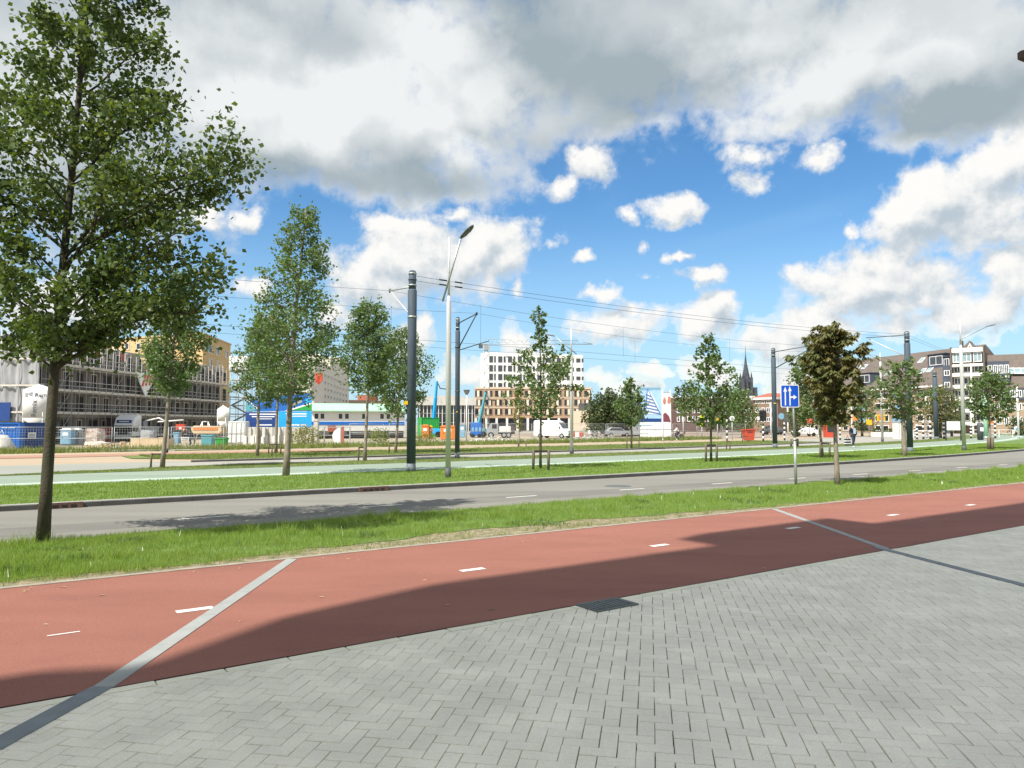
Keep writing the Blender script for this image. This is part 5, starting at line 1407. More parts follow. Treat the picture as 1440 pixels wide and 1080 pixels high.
# portable toilets / cabins
def portaloo(label, px0, px1, ytop, ybot, key, roofkey, Y):
    a, c = gx(px0, Y), gx(px1, Y); w = c.x - a.x; H = ht(ytop, Y)
    t = thing('portable_cabin', label, 'cabin', a)
    MB().box(0, 0, 0.05, w, w * 0.9, H * 0.86).build('body', M[key], t, bevel=0.03)
    MB().prism([(-0.05, -0.05), (w + 0.05, -0.05), (w + 0.05, w * 0.95), (-0.05, w * 0.95)], H * 0.86, H * 0.92).prism([(0.1, 0.1), (w - 0.1, 0.1), (w - 0.1, w * .8), (0.1, w * .8)], H * 0.92, H).build('roof', M[roofkey], t, bevel=0.04)
    MB().box(w * 0.15, -0.03, 0.1, w * 0.85, 0.01, H * 0.8).build('door', M[key], t)
    MB().box(w * 0.25, -0.045, H * 0.55, w * 0.75, -0.025, H * 0.74).build('sign_plate', M['white'], t)
    MB().box(w * 0.2, -0.06, H * 0.42, w * 0.26, -0.03, H * 0.47).build('handle', M['black'], t)
    return t
portaloo('light blue site toilet with white roof, left one beside the wrapped pallet', 85, 100, 602, 622, 'lightblue', 'white', 70)
portaloo('grey blue site toilet with white roof beside the red container', 101, 112, 602, 622, 'grey', 'white', 71)
portaloo('blue grey site cabin between dark tram pole and tall lamp with forked head', 646, 654, 595, 612, 'lightblue', 'grey', 108)
portaloo('orange site toilet just left of the silver lamp pole', 619, 640, 598, 618, 'orange', 'orange', 95)
portaloo('orange site cabin between the thick dark pole and the lime green container', 593, 603, 597, 614, 'orange', 'orange', 100)
portaloo('second orange cabin hidden below the blue crane arm', 603.5, 608, 598, 614, 'orange', 'yellow', 101)
# red container behind
container('red orange container behind the wrapped pallet', gx(110, 82), gx(156, 84), 2.4, ht(602, 82), 'redorange')
# wrapped pallet
plain('wrap', (0.50, 0.44, 0.38), 0.35, var=0.3, scale=3, dirt=((0.30, 0.16, 0.12), 0.5, 0.65, 2.2), spec=0.6)
def pallet(label, px0, px1, Y, H, key='offwhite'):
    a, c = gx(px0, Y), gx(px1, Y); w = c.x - a.x
    t = thing('pallet_load', label, 'pallet', a)
    rq = random.Random(int(px0))
    b = MB()
    for k in range(4): b.box(0, 0.1 + k * 0.3, 0.02, w, 0.2 + k * 0.3, 0.14)
    b.build('pallet', M['plywood'], t)['kind'] = 'stuff'
    n_ = 12; vs = []; 
    for j in range(5):
        z = 0.15 + H * j / 4
        for i in range(n_):
            an = 2 * math.pi * i / n_
            sx = max(-1, min(1, 1.35 * math.cos(an))); sy = max(-1, min(1, 1.35 * math.sin(an)))
            k_ = (1 - 0.10 * (j == 4)) * rq.uniform(0.93, 1.04)
            vs.append((w / 2 + sx * w * 0.48 * k_, 0.65 + sy * 0.6 * k_, z + (rq.uniform(-0.12, 0.12) if j == 4 else 0)))
    fs = [(j * n_ + i, j * n_ + (i + 1) % n_, (j + 1) * n_ + (i + 1) % n_, (j + 1) * n_ + i) for j in range(4) for i in range(n_)] + [tuple(4 * n_ + i for i in range(n_))]
    MB().add(vs, fs).build('wrapped_load', M[key], t)
    return t
pallet('pallet of goods wrapped in crumpled white plastic beside the truck', 115, 141, 68, 1.30, 'wrap')

pallet('low pallet of boards in front of the wrapped pallet', 116, 148, 62, 0.28, 'timber')
pallet('grey pallet load left of the single staked poplar', 196, 214, 70, 1.2, 'grey')
# plywood hoarding box
t = thing('plywood_crate', 'long low plywood enclosure behind the single staked poplar', 'crate', gx(184, 60))
w = gx(236, 60).x - gx(184, 60).x
for k in range(4): MB().box(w * k / 4 + 0.01, 0, 0, w * (k + 1) / 4 - 0.01, 0.05, 0.85 + 0.05 * (k % 2)).build('board', M['plywood'], t)
for k in range(3): MB().box(0.1 + k * (w - .3) / 2, 0.05, 0, 0.2 + k * (w - .3) / 2, 1.5, 0.75).build('rib', M['plywood'], t)
# yellow tank on stand, pipes frame
t = thing('tank_trailer', 'yellow ochre tank on a stand beside the bending worker', 'tank', gx(268, 74))
w = gx(312, 74).x - gx(268, 74).x
b = MB().side([(0.2, 1.0), (w - 0.2, 1.0), (w, 1.3), (w - 0.05, 1.75), (0.3, 1.8), (0, 1.55)], 0, 1.3); b.build('tank', M['plywood'], t, bevel=0.06)
MB().box(0.3, -0.03, 1.35, w - 0.4, 0.0, 1.6).build('stripe', M['orange'], t)
for x in (0.3, w * .5, w - 0.4):
    MB().box(x, 0.1, 0, x + 0.12, 0.22, 1.0).build('leg', M['darkgrey'], t)
t = thing('pipe_frame', 'open frame of silver pipes above the yellow ochre tank', 'frame', gx(274, 78))
w = gx(300, 78).x - gx(274, 78).x; z0, z1 = ht(604, 78), ht(593, 78)
for (x, x2) in ((0, w * .4), (w * .42, w * .4), (w * .7, w * .72), (w * 1.0, w * .72)): MB().tube((x, 0, 0.0 if x == 0 else z0 * .5), (x2, 0, z1), 0.045).build('pipe', M['silver'], t)
MB().tube((w * .4, 0, z1), (w * .72, 0, z1), 0.045).build('pipe', M['silver'], t)
def crate(label, px0, px1, Y, H, key):
    a, c = gx(px0, Y), gx(px1, Y); w = c.x - a.x
    t = thing('site_crate', label, 'crate', a)
    MB().add([(0.06, 0.06, 0), (w - .06, 0.06, 0), (w - .06, .9, 0), (.06, .9, 0), (0, 0, H), (w, 0, H), (w, 1, H), (0, 1, H)], [(0, 3, 2, 1), (0, 1, 5, 4), (1, 2, 6, 5), (2, 3, 7, 6), (3, 0, 4, 7), (4, 5, 6, 7)]).build('body', M[key], t)
    MB().box(-0.04, -0.04, H - 0.08, w + 0.04, 1.04, H + 0.02).build('rim', M[key], t)
crate('bright blue and green tub below the yellow ochre tank', 283, 298, 68, 0.95, 'teal')
crate('dark green crate at the right end of the weeds by the worker', 303, 316, 64, 0.75, 'greenbox')
crate('small blue crate leaning behind the worker', 244, 251, 76, 1.1, 'lightblue')
# IBC / white tank
t = thing('white_tank', 'white upright tank in a steel cage left of the concrete slabs', 'tank', gx(319, 72))
w = gx(345, 72).x - gx(319, 72).x; H = ht(592.5, 72)
MB().box(0.05, 0.05, 0.1, w - 0.05, 1.4, H).build('tank', M['whitewall'], t, bevel=0.12)
for k in range(5): MB().tube((w * k / 4, -0.01, 0), (w * k / 4, -0.01, H), 0.025, n=6).build('cage_bar', M['galv'], t)
for z in (0.15, H * .5, H): MB().tube((0, -0.02, z), (w, -0.02, z), 0.025, n=6).build('cage_bar', M['galv'], t)
# row of upright concrete slabs
rq = random.Random(12)
px = 344.0; i = 0
while px < 440:
    w_ = rq.uniform(4.4, 6.2); Y = 72 + rq.uniform(-0.4, 0.4)
    a, c = gx(px, Y), gx(px + w_ - 0.5, Y)
    white = i % 3 != 1
    H = ht(601 + rq.uniform(-1, 2) if not white else 612 + rq.uniform(-2, 2), Y - 0.0)
    pos = 'first' if i == 0 else None
    t = thing('concrete_slab', 'upright raw concrete slab in the row below the blue site hoarding', 'concrete slab', a, rq.uniform(-0.08, 0.08), 'concrete slabs standing in a row')
    t['label'] = ('first', 'second', 'third', 'fourth', 'fifth', 'sixth', 'seventh', 'eighth', 'ninth', 'tenth', 'eleventh', 'twelfth', 'thirteenth', 'fourteenth', 'fifteenth', 'sixteenth', 'seventeenth', 'eighteenth', 'nineteenth', 'twentieth')[i] + ' concrete slab from the left below the blue site boards'
    MB().box(0, 0, 0, c.x - a.x, 0.35, ht(601, Y)).build('slab', M['palecon'] if i % 4 else M['concrete'], t, bevel=0.03)
    if white: MB().side([(0.02, 0), (c.x - a.x - 0.02, 0), (c.x - a.x - 0.05, H * .92), ((c.x - a.x) * .5, H), (0.05, H * .9)], -0.25, -0.02).build('foot', M['whitewall'], t)
    px += w_; i += 1
t = thing('concrete_post', 'pale square concrete gate post at the right end of the slab row', 'post', gx(441, 71))
w = gx(447, 71).x - gx(441, 71).x
MB().box(0, 0, 0, w, 0.5, ht(592, 71)).build('shaft', M['palecon'], t, bevel=0.03); MB().add([(-.04, -.04, ht(592, 71)), (w + .04, -.04, ht(592, 71)), (w + .04, .54, ht(592, 71)), (-.04, .54, ht(592, 71)), (w / 2, .25, ht(589, 71))], [(0, 1, 4), (1, 2, 4), (2, 3, 4), (3, 0, 4)]).build('cap', M['concrete'], t)
# site boards over the slabs
Yb = 74
def board(name, label, px0, px1, py0, py1, key, lines, cat='sign board', Y=Yb):
    a, c = gx(px0, Y), gx(px1, Y); w = c.x - a.x; z0, z1 = ht(py1, Y), ht(py0, Y)
    t = thing(name, label, cat, a)
    MB().box(0, 0, z0, w, 0.08, z1).build('panel', M[key], t)
    for x in (0.15, w - 0.25): MB().box(x, 0.09, 0, x + 0.12, 0.2, z1).build('post', M['timber'], t)
    for (x0, x1, za, zb_) in lines: MB().box(w * x0, -0.015, z0 + (z1 - z0) * za, w * x1, -0.001, z0 + (z1 - z0) * zb_).build('text_line', M['white'], t)
    return t, w, z0, z1
board('site_board', 'dark blue information board with white text lines above the slabs', 345, 390.5, 579.5, 600.5, 'deepblue', ((.12, .95, .82, .90), (.2, .9, .66, .73), (.34, .82, .52, .57), (.34, .82, .10, .18)))
board('site_board', 'bright cyan information board right of the dark blue one', 391.5, 438, 578.5, 600.5, 'cyan', ((.22, .85, .80, .88), (.25, .85, .66, .72), (.35, .85, .08, .17)))
a, c = gx(345, Yb), gx(438, Yb); w = c.x - a.x
t = thing('site_mural', 'blue and green picture banner above the two blue boards', 'banner', a)
q = lambda px, py: ((px - 345) / 93 * w, ht(py, Yb))
def flat(t_, nm, pts, key, y): 
    P_ = [q(*p) for p in pts]; n_ = len(P_)
    MB().add([(x, y, z) for x, z in P_] + [(x, y + 0.02, z) for x, z in P_], [tuple(range(n_)), tuple(reversed(range(n_, 2 * n_)))] + [((i_ + 1) % n_, i_, n_ + i_, n_ + (i_ + 1) % n_) for i_ in range(n_)]).build(nm, M[key], t_)
flat(t, 'panel', [(345, 578.6), (438, 577.8), (438, 553), (345, 560)], 'blue', 0.04)
flat(t, 'picture_patch', [(345, 578), (352, 578), (362, 577), (345, 564)], 'teal', 0.015)
flat(t, 'picture_patch', [(345, 562), (362, 576), (366, 577), (345, 560.3)], 'white', 0.01)
flat(t, 'picture_patch', [(408, 577), (438, 567), (438, 577)], 'greenbox', 0.015)
flat(t, 'picture_patch', [(400, 577.5), (438, 566), (438, 568), (406, 578)], 'white', 0.01)
flat(t, 'picture_patch', [(410, 572), (424, 566), (424, 562), (410, 568)], 'grey', 0.013)
flat(t, 'picture_patch', [(428, 562), (438, 558), (438, 565), (430, 568)], 'cyan', 0.012)
for x in (0.3, w * .5, w - .4): MB().box(x, 0.07, 0, x + 0.12, 0.2, q(400, 560)[1]).build('post', M['timber'], t)
# gate with half round white sign
t = thing('site_gate', 'grey mesh site gate carrying a white half round sign', 'gate', gx(447, 70))
w = gx(492, 70).x - gx(447, 70).x; H = ht(600, 70)
for x in (0, w * .20, w * .72, w): MB().box(x - 0.05, 0, 0, x + 0.05, 0.1, H).build('post', M['galv'], t)
for z in (0.15, H * .5, H - 0.08): MB().box(0, 0.02, z, w, 0.06, z + 0.06).build('rail', M['galv'], t)
rr_ = (ht(602, 70) - ht(624.5, 70)) / 2; zc = (ht(602, 70) + ht(624.5, 70)) / 2; xc = gx(479, 70).x - gx(447, 70).x
pts = [(xc + rr_ * math.cos(an), zc + rr_ * math.sin(an)) for an in [math.pi / 2 + math.pi * i / 18 for i in range(19)]]
MB().side(pts, -0.05, -0.01).build('half_disc', M['white'], t)
MB().box(w * .74, 0.0, 0.1, w * .82, 0.05, H).build('red_strip', M['redtile'], t)

# ---- temporary mesh fence
def mesh_panel(w, H):
    fr = MB()
    for (p_, q_) in (((0, 0, 0.08), (0, 0, H)), ((w, 0, 0.08), (w, 0, H)), ((0, 0, 0.12), (w, 0, 0.12)), ((0, 0, H), (w, 0, H)), ((0, 0, H * .55), (w, 0, H * .55))): fr.tube(p_, q_, 0.022, n=6)
    ms = MB()
    k = int(w / 0.16)
    for i in range(1, k): ms.tube((w * i / k, 0.01, 0.12), (w * i / k, 0.01, H), 0.0045, n=3)
    for j in range(1, 9): ms.tube((0, 0.01, 0.12 + (H - .12) * j / 9), (w, 0.01, 0.12 + (H - .12) * j / 9), 0.0045, n=3)
    ft_ = MB().box(-0.3, -0.12, 0, 0.3, 0.12, 0.12)
    return fr.mesh('frame', M['fencesteel']), ms.mesh('wire_mesh', M['fencesteel']), ft_.mesh('foot', M['concrete'])
PM = mesh_panel(3.5, 2.0)
PM_LOW = mesh_panel(3.5, 1.74)
fence_n = [0]
def fence_run(p, q, where, H=2.0, tilt=0.0):
    p, q = Vector((p[0], p[1], 0)), Vector((q[0], q[1], 0)); n_ = max(1, round((q - p).length / 3.52)); a_ = math.atan2(q.y - p.y, q.x - p.x)
    for i in range(n_):
        lab = ('leftmost', 'second', 'third', 'fourth', 'fifth', 'sixth', 'seventh')[min(i, 6)] + ' mesh fence panel ' + where
        t_ = thing('fence_panel', lab, 'fence', p + (q - p) * i / n_, a_ + 0.02 * (i % 2), 'temporary mesh fence panels ' + where)
        pm = PM if H > 1.9 else PM_LOW
        inst(pm[0], 'frame', t_); inst(pm[1], 'wire_mesh', t_)['kind'] = 'stuff'; inst(pm[2], 'foot', t_)
fence_run(gx(-8, 50), gx(318, 54), 'along the weeds before the scaffolding', 1.74)
fence_run(gx(492, 74), gx(600, 78), 'before the site office and thick dark pole')
fence_run(gx(712, 92), gx(886, 95), 'in front of the white van')
fence_run(gx(946, 97), gx(1050, 100), 'right of the sail picture billboard')
fence_run(gx(646, 90), gx(712, 92), 'in front of the grey site truck')

# ---- bending worker, etc. come with the people below
# ---- machines
def boom_lift(label, pxb, pyb, pxt, pyt, key, Y, basket=True):
    b0, b1 = at(pxb, pyb, Y), at(pxt, pyt, Y)
    t = thing('boom_lift', label, 'aerial lift', (b0.x, Y, 0))
    L_ = Vector((b1.x - b0.x, 0, b1.z)); base = Vector((0, 0, max(1.2, b0.z)))
    MB().box(-1.1, -1.0, 0.45, 1.1, 1.0, 1.3).build('chassis', M[key], t, bevel=0.06)
    for (x, y) in ((-.8, -1.1), (.8, -1.1), (-.8, .85), (.8, .85)):
        MB().path([(x, y, 0.45), (x, y + .28, 0.45)], 0.45, 14).build('wheel', M['rubber'], t)
    MB().path([base, base.lerp(L_, 0.55)], [0.30, 0.28], 4, False).build('boom', M[key], t)
    MB().path([base.lerp(L_, 0.5), L_], [0.22, 0.18], 4, False).build('boom_extension', M[key], t)
    MB().path([L_, L_ + Vector((0.5, 0, -1.1)), L_ + Vector((1.4, 0, -1.2))], 0.10, 6).build('jib', M['darkgrey'], t)
    if basket:
        c_ = L_ + Vector((1.6, 0, -1.1))
        bb = MB()
        for z in (0, 0.5, 1.0): bb.path([c_ + Vector((-.6, -.4, z)), c_ + Vector((.6, -.4, z)), c_ + Vector((.6, .4, z)), c_ + Vector((-.6, .4, z)), c_ + Vector((-.6, -.4, z))], 0.035, 5, False)
        bb.build('basket', M['galv'], t)['kind'] = 'stuff'
        bx_ = MB().cbox(c_, (1.2, .8, .06)).build('platform', M['galv'], t)
    return t
boom_lift('sky blue boom lift with raised arm left of the silver lamp pole', 610, 588, 614.5, 536, 'cyan', 112)
boom_lift('teal boom lift leaning in front of the brown brick flats', 672.5, 600, 683, 552, 'teal', 112, False)
a = gx(662, 108)
t = thing('blue_generator', 'blue machine housing at the foot of the teal boom lift', 'generator', a)
w = gx(677, 108).x - a.x; H = ht(594, 108)
MB().box(0, 0, 0.3, w, 1.5, H).build('housing', M['blue'], t, bevel=0.06)
for k in range(3): MB().box(0.15 + k * w / 3, -0.03, 0.9, 0.15 + k * w / 3 + w * .2, 0, 1.5).build('vent', M['lightblue'], t)
for x in (0.3, w - .3): MB().path([(x, -0.05, 0.3), (x, 0.2, 0.3)], 0.3, 12).build('wheel', M['rubber'], t)
container('lime green container beside the sky blue lift arm', gx(593, 116), gx(617, 117), 2.4, ht(587, 116), 'greenbox')
# tower crane, slender, behind the poles
Yk = 130
a = gx(684, Yk)
t = thing('tower_crane', 'slender grey tower crane with level jib before the white flats', 'crane', a)
H = ht(484, Yk)
ms = MB()
for (x, y) in ((-.45, -.45), (.45, -.45), (.45, .45), (-.45, .45)): ms.tube((x, y, 0), (x, y, H), 0.05, n=5)
for k in range(int(H / 1.2)):
    z = k * 1.2; sg = 1 if k % 2 else -1
    ms.tube((-.45 * sg, -.45, z), (.45 * sg, -.45, z + 1.2), 0.03, n=4); ms.tube((-.45 * sg, .45, z), (.45 * sg, .45, z + 1.2), 0.03, n=4)
ms.build('mast', M['galv'], t)['kind'] = 'stuff'
x1 = gx(834, Yk).x - a.x; x0 = gx(673, Yk).x - a.x
jb = MB().tube((x0, 0, H), (x1, 0, H), 0.07, n=6).tube((x0 * .2, 0, H + 0.9), (x1 * .86, 0, H + 0.6), 0.05, n=6).tube((x1 * .86, 0, H + .6), (x1, 0, H), 0.05, n=5)
for k in range(22):
    f0, f1 = k / 22, (k + 1) / 22
    jb.tube((x1 * .86 * f0, 0, H if k % 2 else H + .8), (x1 * .86 * f1, 0, H + .8 if k % 2 else H), 0.03, n=4)
jb.build('jib', M['galv'], t)['kind'] = 'stuff'
MB().box(x0, -0.3, H - 0.7, x0 * .5, 0.3, H - 0.1).build('counterweight', M['darkgrey'], t)
MB().box(-0.4, -0.5, H - 1.1, 0.4, 0.5, H - 0.2).build('cab', M['grey'], t)

# ---- vehicles
def wheel(parent, x, y, r, w=0.22):
    MB().path([(x, y, r), (x, y + w, r)], r, 16).build('wheel', M['rubber'], parent)
    o = bpy.context.scene.collection.objects[-1] if False else parent.children[-1]
    MB().path([(0, -0.015, 0), (0, 0.0, 0)], r * 0.58, 12).build('rim', M['galv'], o, (x, y, r))
def van(label, loc, rotz, L=5.6, H=2.5, Wd=2.0):
    """front toward +x, near side toward -y"""
    t = thing('delivery_van', label, 'van', loc, rotz)
    tp = lambda z: 0.14 * max(0, (z - 1.1) / 1.4)
    b = MB().side([(-L / 2, .35), (L / 2 - .1, .35), (L / 2, .7), (L / 2 - .12, 1.1), (L / 2 - .95, 1.35), (L / 2 - 1.75, H - .18), (L / 2 - 2.2, H), (-L / 2 + .15, H), (-L / 2, H - .2)], -Wd / 2, Wd / 2, tp)
    b.build('body', M['white'], t, bevel=0.06)
    y = -Wd / 2 - 0.015
    MB().add([(L / 2 - 1.78, y + .07, 1.42), (L / 2 - 1.12, y + .07, 1.42), (L / 2 - 1.72, y + .13, 2.15), (L / 2 - 2.35, y + .13, 2.15)], [(0, 1, 2, 3)]).build('side_window', M['glassdark'], t)
    MB().add([(L / 2 - .93, -Wd / 2 + .14, 1.42), (L / 2 - .93, Wd / 2 - .14, 1.42), (L / 2 - 1.64, Wd / 2 - .26, 2.2), (L / 2 - 1.64, -Wd / 2 + .26, 2.2)], [(0, 1, 2, 3)]).build('windscreen', M['glassdark'], t)
    for s_ in (-1, 1):
        MB().cbox((L / 2 - .06, s_ * (Wd / 2 - .28), .95), (.1, .34, .2)).build('headlight', M['glasspale'], t)
        MB().cbox((L / 2 - 1.35, s_ * (Wd / 2 + .1), 1.5), (.12, .2, .28)).build('mirror', M['black'], t)
        for x in (L / 2 - 1.05, -L / 2 + 1.15): wheel(t, x, -Wd / 2 - .03 if s_ < 0 else Wd / 2 - .19, .36)
    MB().cbox((L / 2 - .02, 0, .62), (.1, Wd * .8, .22)).build('grille', M['black'], t)
    MB().box(-L / 2 + .3, y - .002, 1.05, L / 2 - 1.2, y + .012, 1.13).build('trim', M['offwhite'], t)
    MB().cbox((-0.2, y + .005, 1.3), (.03, .02, 1.5)).build('door_gap', M['grey'], t)
    return t
van('white delivery van parked beside the site, facing right', gx(779, 104), R(-32))
def car(label, loc, rotz, key='white'):
    t = thing('parked_car', label, 'car', loc, rotz)
    b = MB().side([(-2.1, .35), (2.05, .35), (2.15, .65), (1.95, .85), (1.0, .98), (.4, 1.42), (-1.2, 1.46), (-1.9, 1.0), (-2.15, .9)], -.85, .85, lambda z: .18 * max(0, (z - .9) / .5))
    b.build('body', M[key], t, bevel=0.05)
    MB().add([(.86, -.86, 1.0), (-1.65, -.86, 1.0), (-1.15, -.73, 1.38), (.36, -.73, 1.36)], [(0, 3, 2, 1)]).build('side_window', M['glassdark'], t)
    MB().add([(1.0, -.74, 1.01), (1.0, .74, 1.01), (.46, .66, 1.38), (.46, -.66, 1.38)], [(0, 1, 2, 3)]).build('windscreen', M['glassdark'], t)
    for x in (1.3, -1.3):
        for y in (-.88, .68): wheel(t, x, y, .31, .2)
    for s_ in (-1, 1): MB().cbox((2.08, s_ * .6, .72), (.1, .3, .14)).build('headlight', M['glasspale'], t)
    return t
car('white car parked behind the grass left of the red canopy', gx(1130, 122), R(185))
car('silver car behind the temporary fence left of the billboard', gx(868, 118), R(10), 'grey')
car('white car behind the fence at the foot of the dark dense trees', gx(846, 124), R(10))
car('dark car parked by the shop below the red roofed house', gx(1086, 140), R(180), 'darkgrey')
# white lorry
Yl = 84
a = gx(160, Yl); w = gx(186, Yl).x - a.x; Hc = ht(583, Yl)
t = thing('lorry', 'white lorry cab with blue roof sign parked before the scaffolding', 'lorry', (a.x, Yl, 0), 0.10)
LW = w
def fr(x0, x1, z0, z1, key, nm, y=-0.02, d=0.03): MB().box(x0, y, z0, x1, y + d, z1).build(nm, M[key], t)
MB().side([(0, .55), (2.4, .55), (2.4, Hc - .1), (1.7, Hc), (0.5, Hc - .35), (0.12, Hc - 1.0), (0, Hc - 1.2)], 0, LW).build('cab', M['white'], t, (0, 0, 0), (0, 0, R(90)), bevel=0.06)
t2 = t.children[-1]; t2.location = (LW, 0, 0)
fr(0.12, LW - .12, Hc - 1.95, Hc - 1.25, 'glassdark', 'windscreen')
fr(0.25, LW - .25, Hc - .95, Hc - .62, 'deepblue', 'roof_sign', 0.12, 0.3)
fr(.5, LW - .5, Hc - .84, Hc - .74, 'white', 'text_line', 0.105, .02)
fr(0.5, LW - .5, .75, 1.35, 'black', 'grille'); fr(0.2, LW - .2, .35, .7, 'offwhite', 'bumper', -0.08, .1)
for x in (0.2, LW - .5): fr(x, x + .3, .75, .95, 'glasspale', 'headlight', -0.05)
MB().box(LW - 0.0, .5, Hc - 1.95, LW + .02, 1.6, Hc - 1.3).build('side_window', M['glassdark'], t)
for x in (-.15, LW + .02): MB().box(x, -.1, Hc - 1.9, x + .13, .1, Hc - 1.3).build('mirror', M['black'], t)
for x in (0.02, LW - .32): MB().path([(x, 1.2, .5), (x + .3, 1.2, .5)], .5, 16).build('wheel', M['rubber'], t); MB().path([(x, 4.6, .5), (x + .3, 4.6, .5)], .5, 16).build('wheel', M['rubber'], t)
MB().box(.1, 2.6, .7, LW - .1, 7.5, .95).build('chassis', M['darkgrey'], t)
MB().box(.05, 3.0, .95, LW + .1, 7.5, 1.7).build('load_bed', M['grey'], t)
t = thing('loader_crane', 'folded pale loader crane behind the white lorry cab', 'crane', gx(204, Yl + 2))
z = ht(592, Yl)
MB().path([(0, 0, 0), (0, 0, z)], .22, 8).build('column', M['grey'], t)
MB().path([(0, 0, z), (1.6, 0, z + .35), (2.6, .1, z - .2)], .10, 6).build('arm', M['white'], t)
MB().path([(1.4, .1, z - .1), (4.4, .1, z + .12)], .10, 6).build('arm_extension', M['white'], t)
MB().box(3.6, -.1, z - 1.0, 4.6, .3, z - .35).build('hook_block', M['redorange'], t)
# grey works truck left of the van
a = gx(684, 106); w = gx(724, 106).x - a.x
t = thing('works_truck', 'grey works truck with box body before the brown flats', 'truck', (a.x, 106, 0))
MB().side([(0, .5), (w * .42, .5), (w * .42, 2.1), (w * .16, 2.1), (w * .04, 1.35), (0, 1.2)], 0, 1.9).build('cab', M['grey'], t, bevel=.05)
MB().box(w * .45, 0, .8, w * .86, 2.0, ht(599.5, 106)).build('box_body', M['offwhite'], t, bevel=.03)
MB().box(w * .87, 0.1, .8, w, 1.9, ht(599.5, 106)).build('tail_lift', M['browncloth'], t)
MB().box(w * .20, -.02, 1.35, w * .36, .01, 1.95).build('side_window', M['glassdark'], t)
MB().box(0, .3, .55, w, 1.7, .8).build('chassis', M['darkgrey'], t)
for x in (w * .16, w * .62, w * .78): wheel(t, x, -.05, .42); wheel(t, x, 1.75, .42)
# mound of rubble
def mound(label, px, Y, r, h, key, seed, n_=150):
    t = thing('rubble_heap', label, 'rubble', gx(px, Y)); rs = random.Random(seed)
    b = MB()
    for k in range(n_):
        a_ = rs.uniform(0, 6.28); d_ = r * rs.random() ** .7; z = h * (1 - d_ / r) ** 1.2 * rs.random(); s_ = rs.uniform(.08, .28)
        b.cbox((math.cos(a_) * d_, math.sin(a_) * d_ * .6, z + s_ * .2), (s_, s_ * rs.uniform(.5, 1.3), s_ * .6), rs.uniform(0, 3))
    b.build('rubble', M[key], t)['kind'] = 'stuff'
mound('low heap of pale rubble under the white lorry', 172, 62, 2.6, .5, 'plywood', 1)
mound('heap of pale rubble right of the white van', 825, 92, 3.2, .6, 'palecon', 2)
mound('grey rubble heap behind the fence near the drooping tree', 838, 100, 3.6, 1.2, 'concrete', 3)
mound('pale sand and stones before the site office steps', 522, 66, 2.8, .4, 'palecon', 4)
mound('white scraps of packing in the weeds near the teal lift', 690, 84, 3.4, .6, 'whitecloth', 5, 80)
mound('white scrap of plastic in the weeds below the lorry', 166, 56, .5, .35, 'whitecloth', 6, 24)
# red white barrier
t = thing('road_barrier', 'red and white road barrier beside the white van', 'barrier', gx(803, 90))
for k in range(3): MB().box(k * .5, 0, .45, k * .5 + .48, .05, .95).build('plank', M['redorange' if k % 2 == 0 else 'white'], t)
for x in (.1, 1.3): MB().box(x, -.2, 0, x + .06, .25, .9).build('leg', M['galv'], t)

# ---- sail picture billboard on its white hoarding
Yb2 = 100
def q2(px, py): p = at(px, py, Yb2); return (p.x - gx(885, Yb2).x, p.z)
t = thing('billboard', 'project billboard with blue sail building picture and two reddish faces panel', 'billboard', gx(885, Yb2))
def flat2(nm, pts, key, y):
    P_ = [q2(*p) for p in pts]; n_ = len(P_)
    MB().add([(x, y, z) for x, z in P_] + [(x, y + 0.03, z) for x, z in P_], [tuple(range(n_)), tuple(reversed(range(n_, 2 * n_)))] + [((i_ + 1) % n_, i_, n_ + i_, n_ + (i_ + 1) % n_) for i_ in range(n_)]).build(nm, M[key], t)
plain('paleblue', (0.36, 0.56, 0.78), 0.6, var=.06, scale=1); plain('sailblue', (0.10, 0.20, 0.44), 0.6, var=.1)
plain('maroon', (0.20, 0.05, 0.07), 0.6, var=.2); plain('blush', (0.50, 0.20, 0.14), 0.6, var=.2)
flat2('panel', [(896, 593.4), (930, 593.4), (930, 545), (896, 544)], 'paleblue', 0.1)
flat2('panel', [(931, 593.4), (943.5, 593.4), (943.5, 553), (931, 553)], 'white', 0.1)
flat2('picture_sky', [(900, 549), (929, 548), (929, 544.8), (897, 544.8)], 'lightblue', 0.09)
flat2('picture_sail', [(908, 582), (929.5, 583), (926, 573), (921, 562), (916, 553.5), (910.5, 547.5)], 'white', 0.07)
for k in range(6):
    f = k / 6
    flat2('picture_stripe', [(908.3, 579 - 28 * f), (929 - 15.5 * f, 583 - 29 * f), (929 - 15.5 * f, 581.0 - 29 * f), (908.3, 577 - 28 * f)], 'sailblue', 0.05)
flat2('picture_mast', [(907.2, 583), (908.6, 583), (911, 546.5), (909.8, 546.5)], 'sailblue', 0.045)
flat2('picture_mast', [(928, 583), (930, 583), (911, 546.5), (910, 546.5)], 'sailblue', 0.043)
flat2('picture_roof', [(896, 588), (907, 588), (898, 553), (896, 553)], 'darkgrey', 0.06)
flat2('picture_crowd', [(896, 593.3), (930, 593.3), (930, 588.6), (896, 588.2)], 'deepblue', 0.05)
flat2('picture_figure', [(932, 564), (934, 558), (936.5, 561), (936.2, 567), (933.5, 569)], 'blush', 0.06)
flat2('picture_figure', [(938.5, 566), (940, 557), (943, 558), (943.2, 565), (941, 568)], 'blush', 0.06)
flat2('picture_figure', [(931.2, 593), (943.3, 593), (941, 585), (936, 580), (931.2, 583)], 'maroon', 0.07)
flat2('picture_lines', [(933.5, 552.5), (942, 552.5), (942, 551.6), (933.5, 551.6)], 'grey', 0.06)
for (px, key) in ((897, 'white'), (931.2, 'white'), (943, 'white')):
    x, z = q2(px, 548); MB().box(x - .07, .14, 0, x + .07, .28, z).build('post', M[key], t)
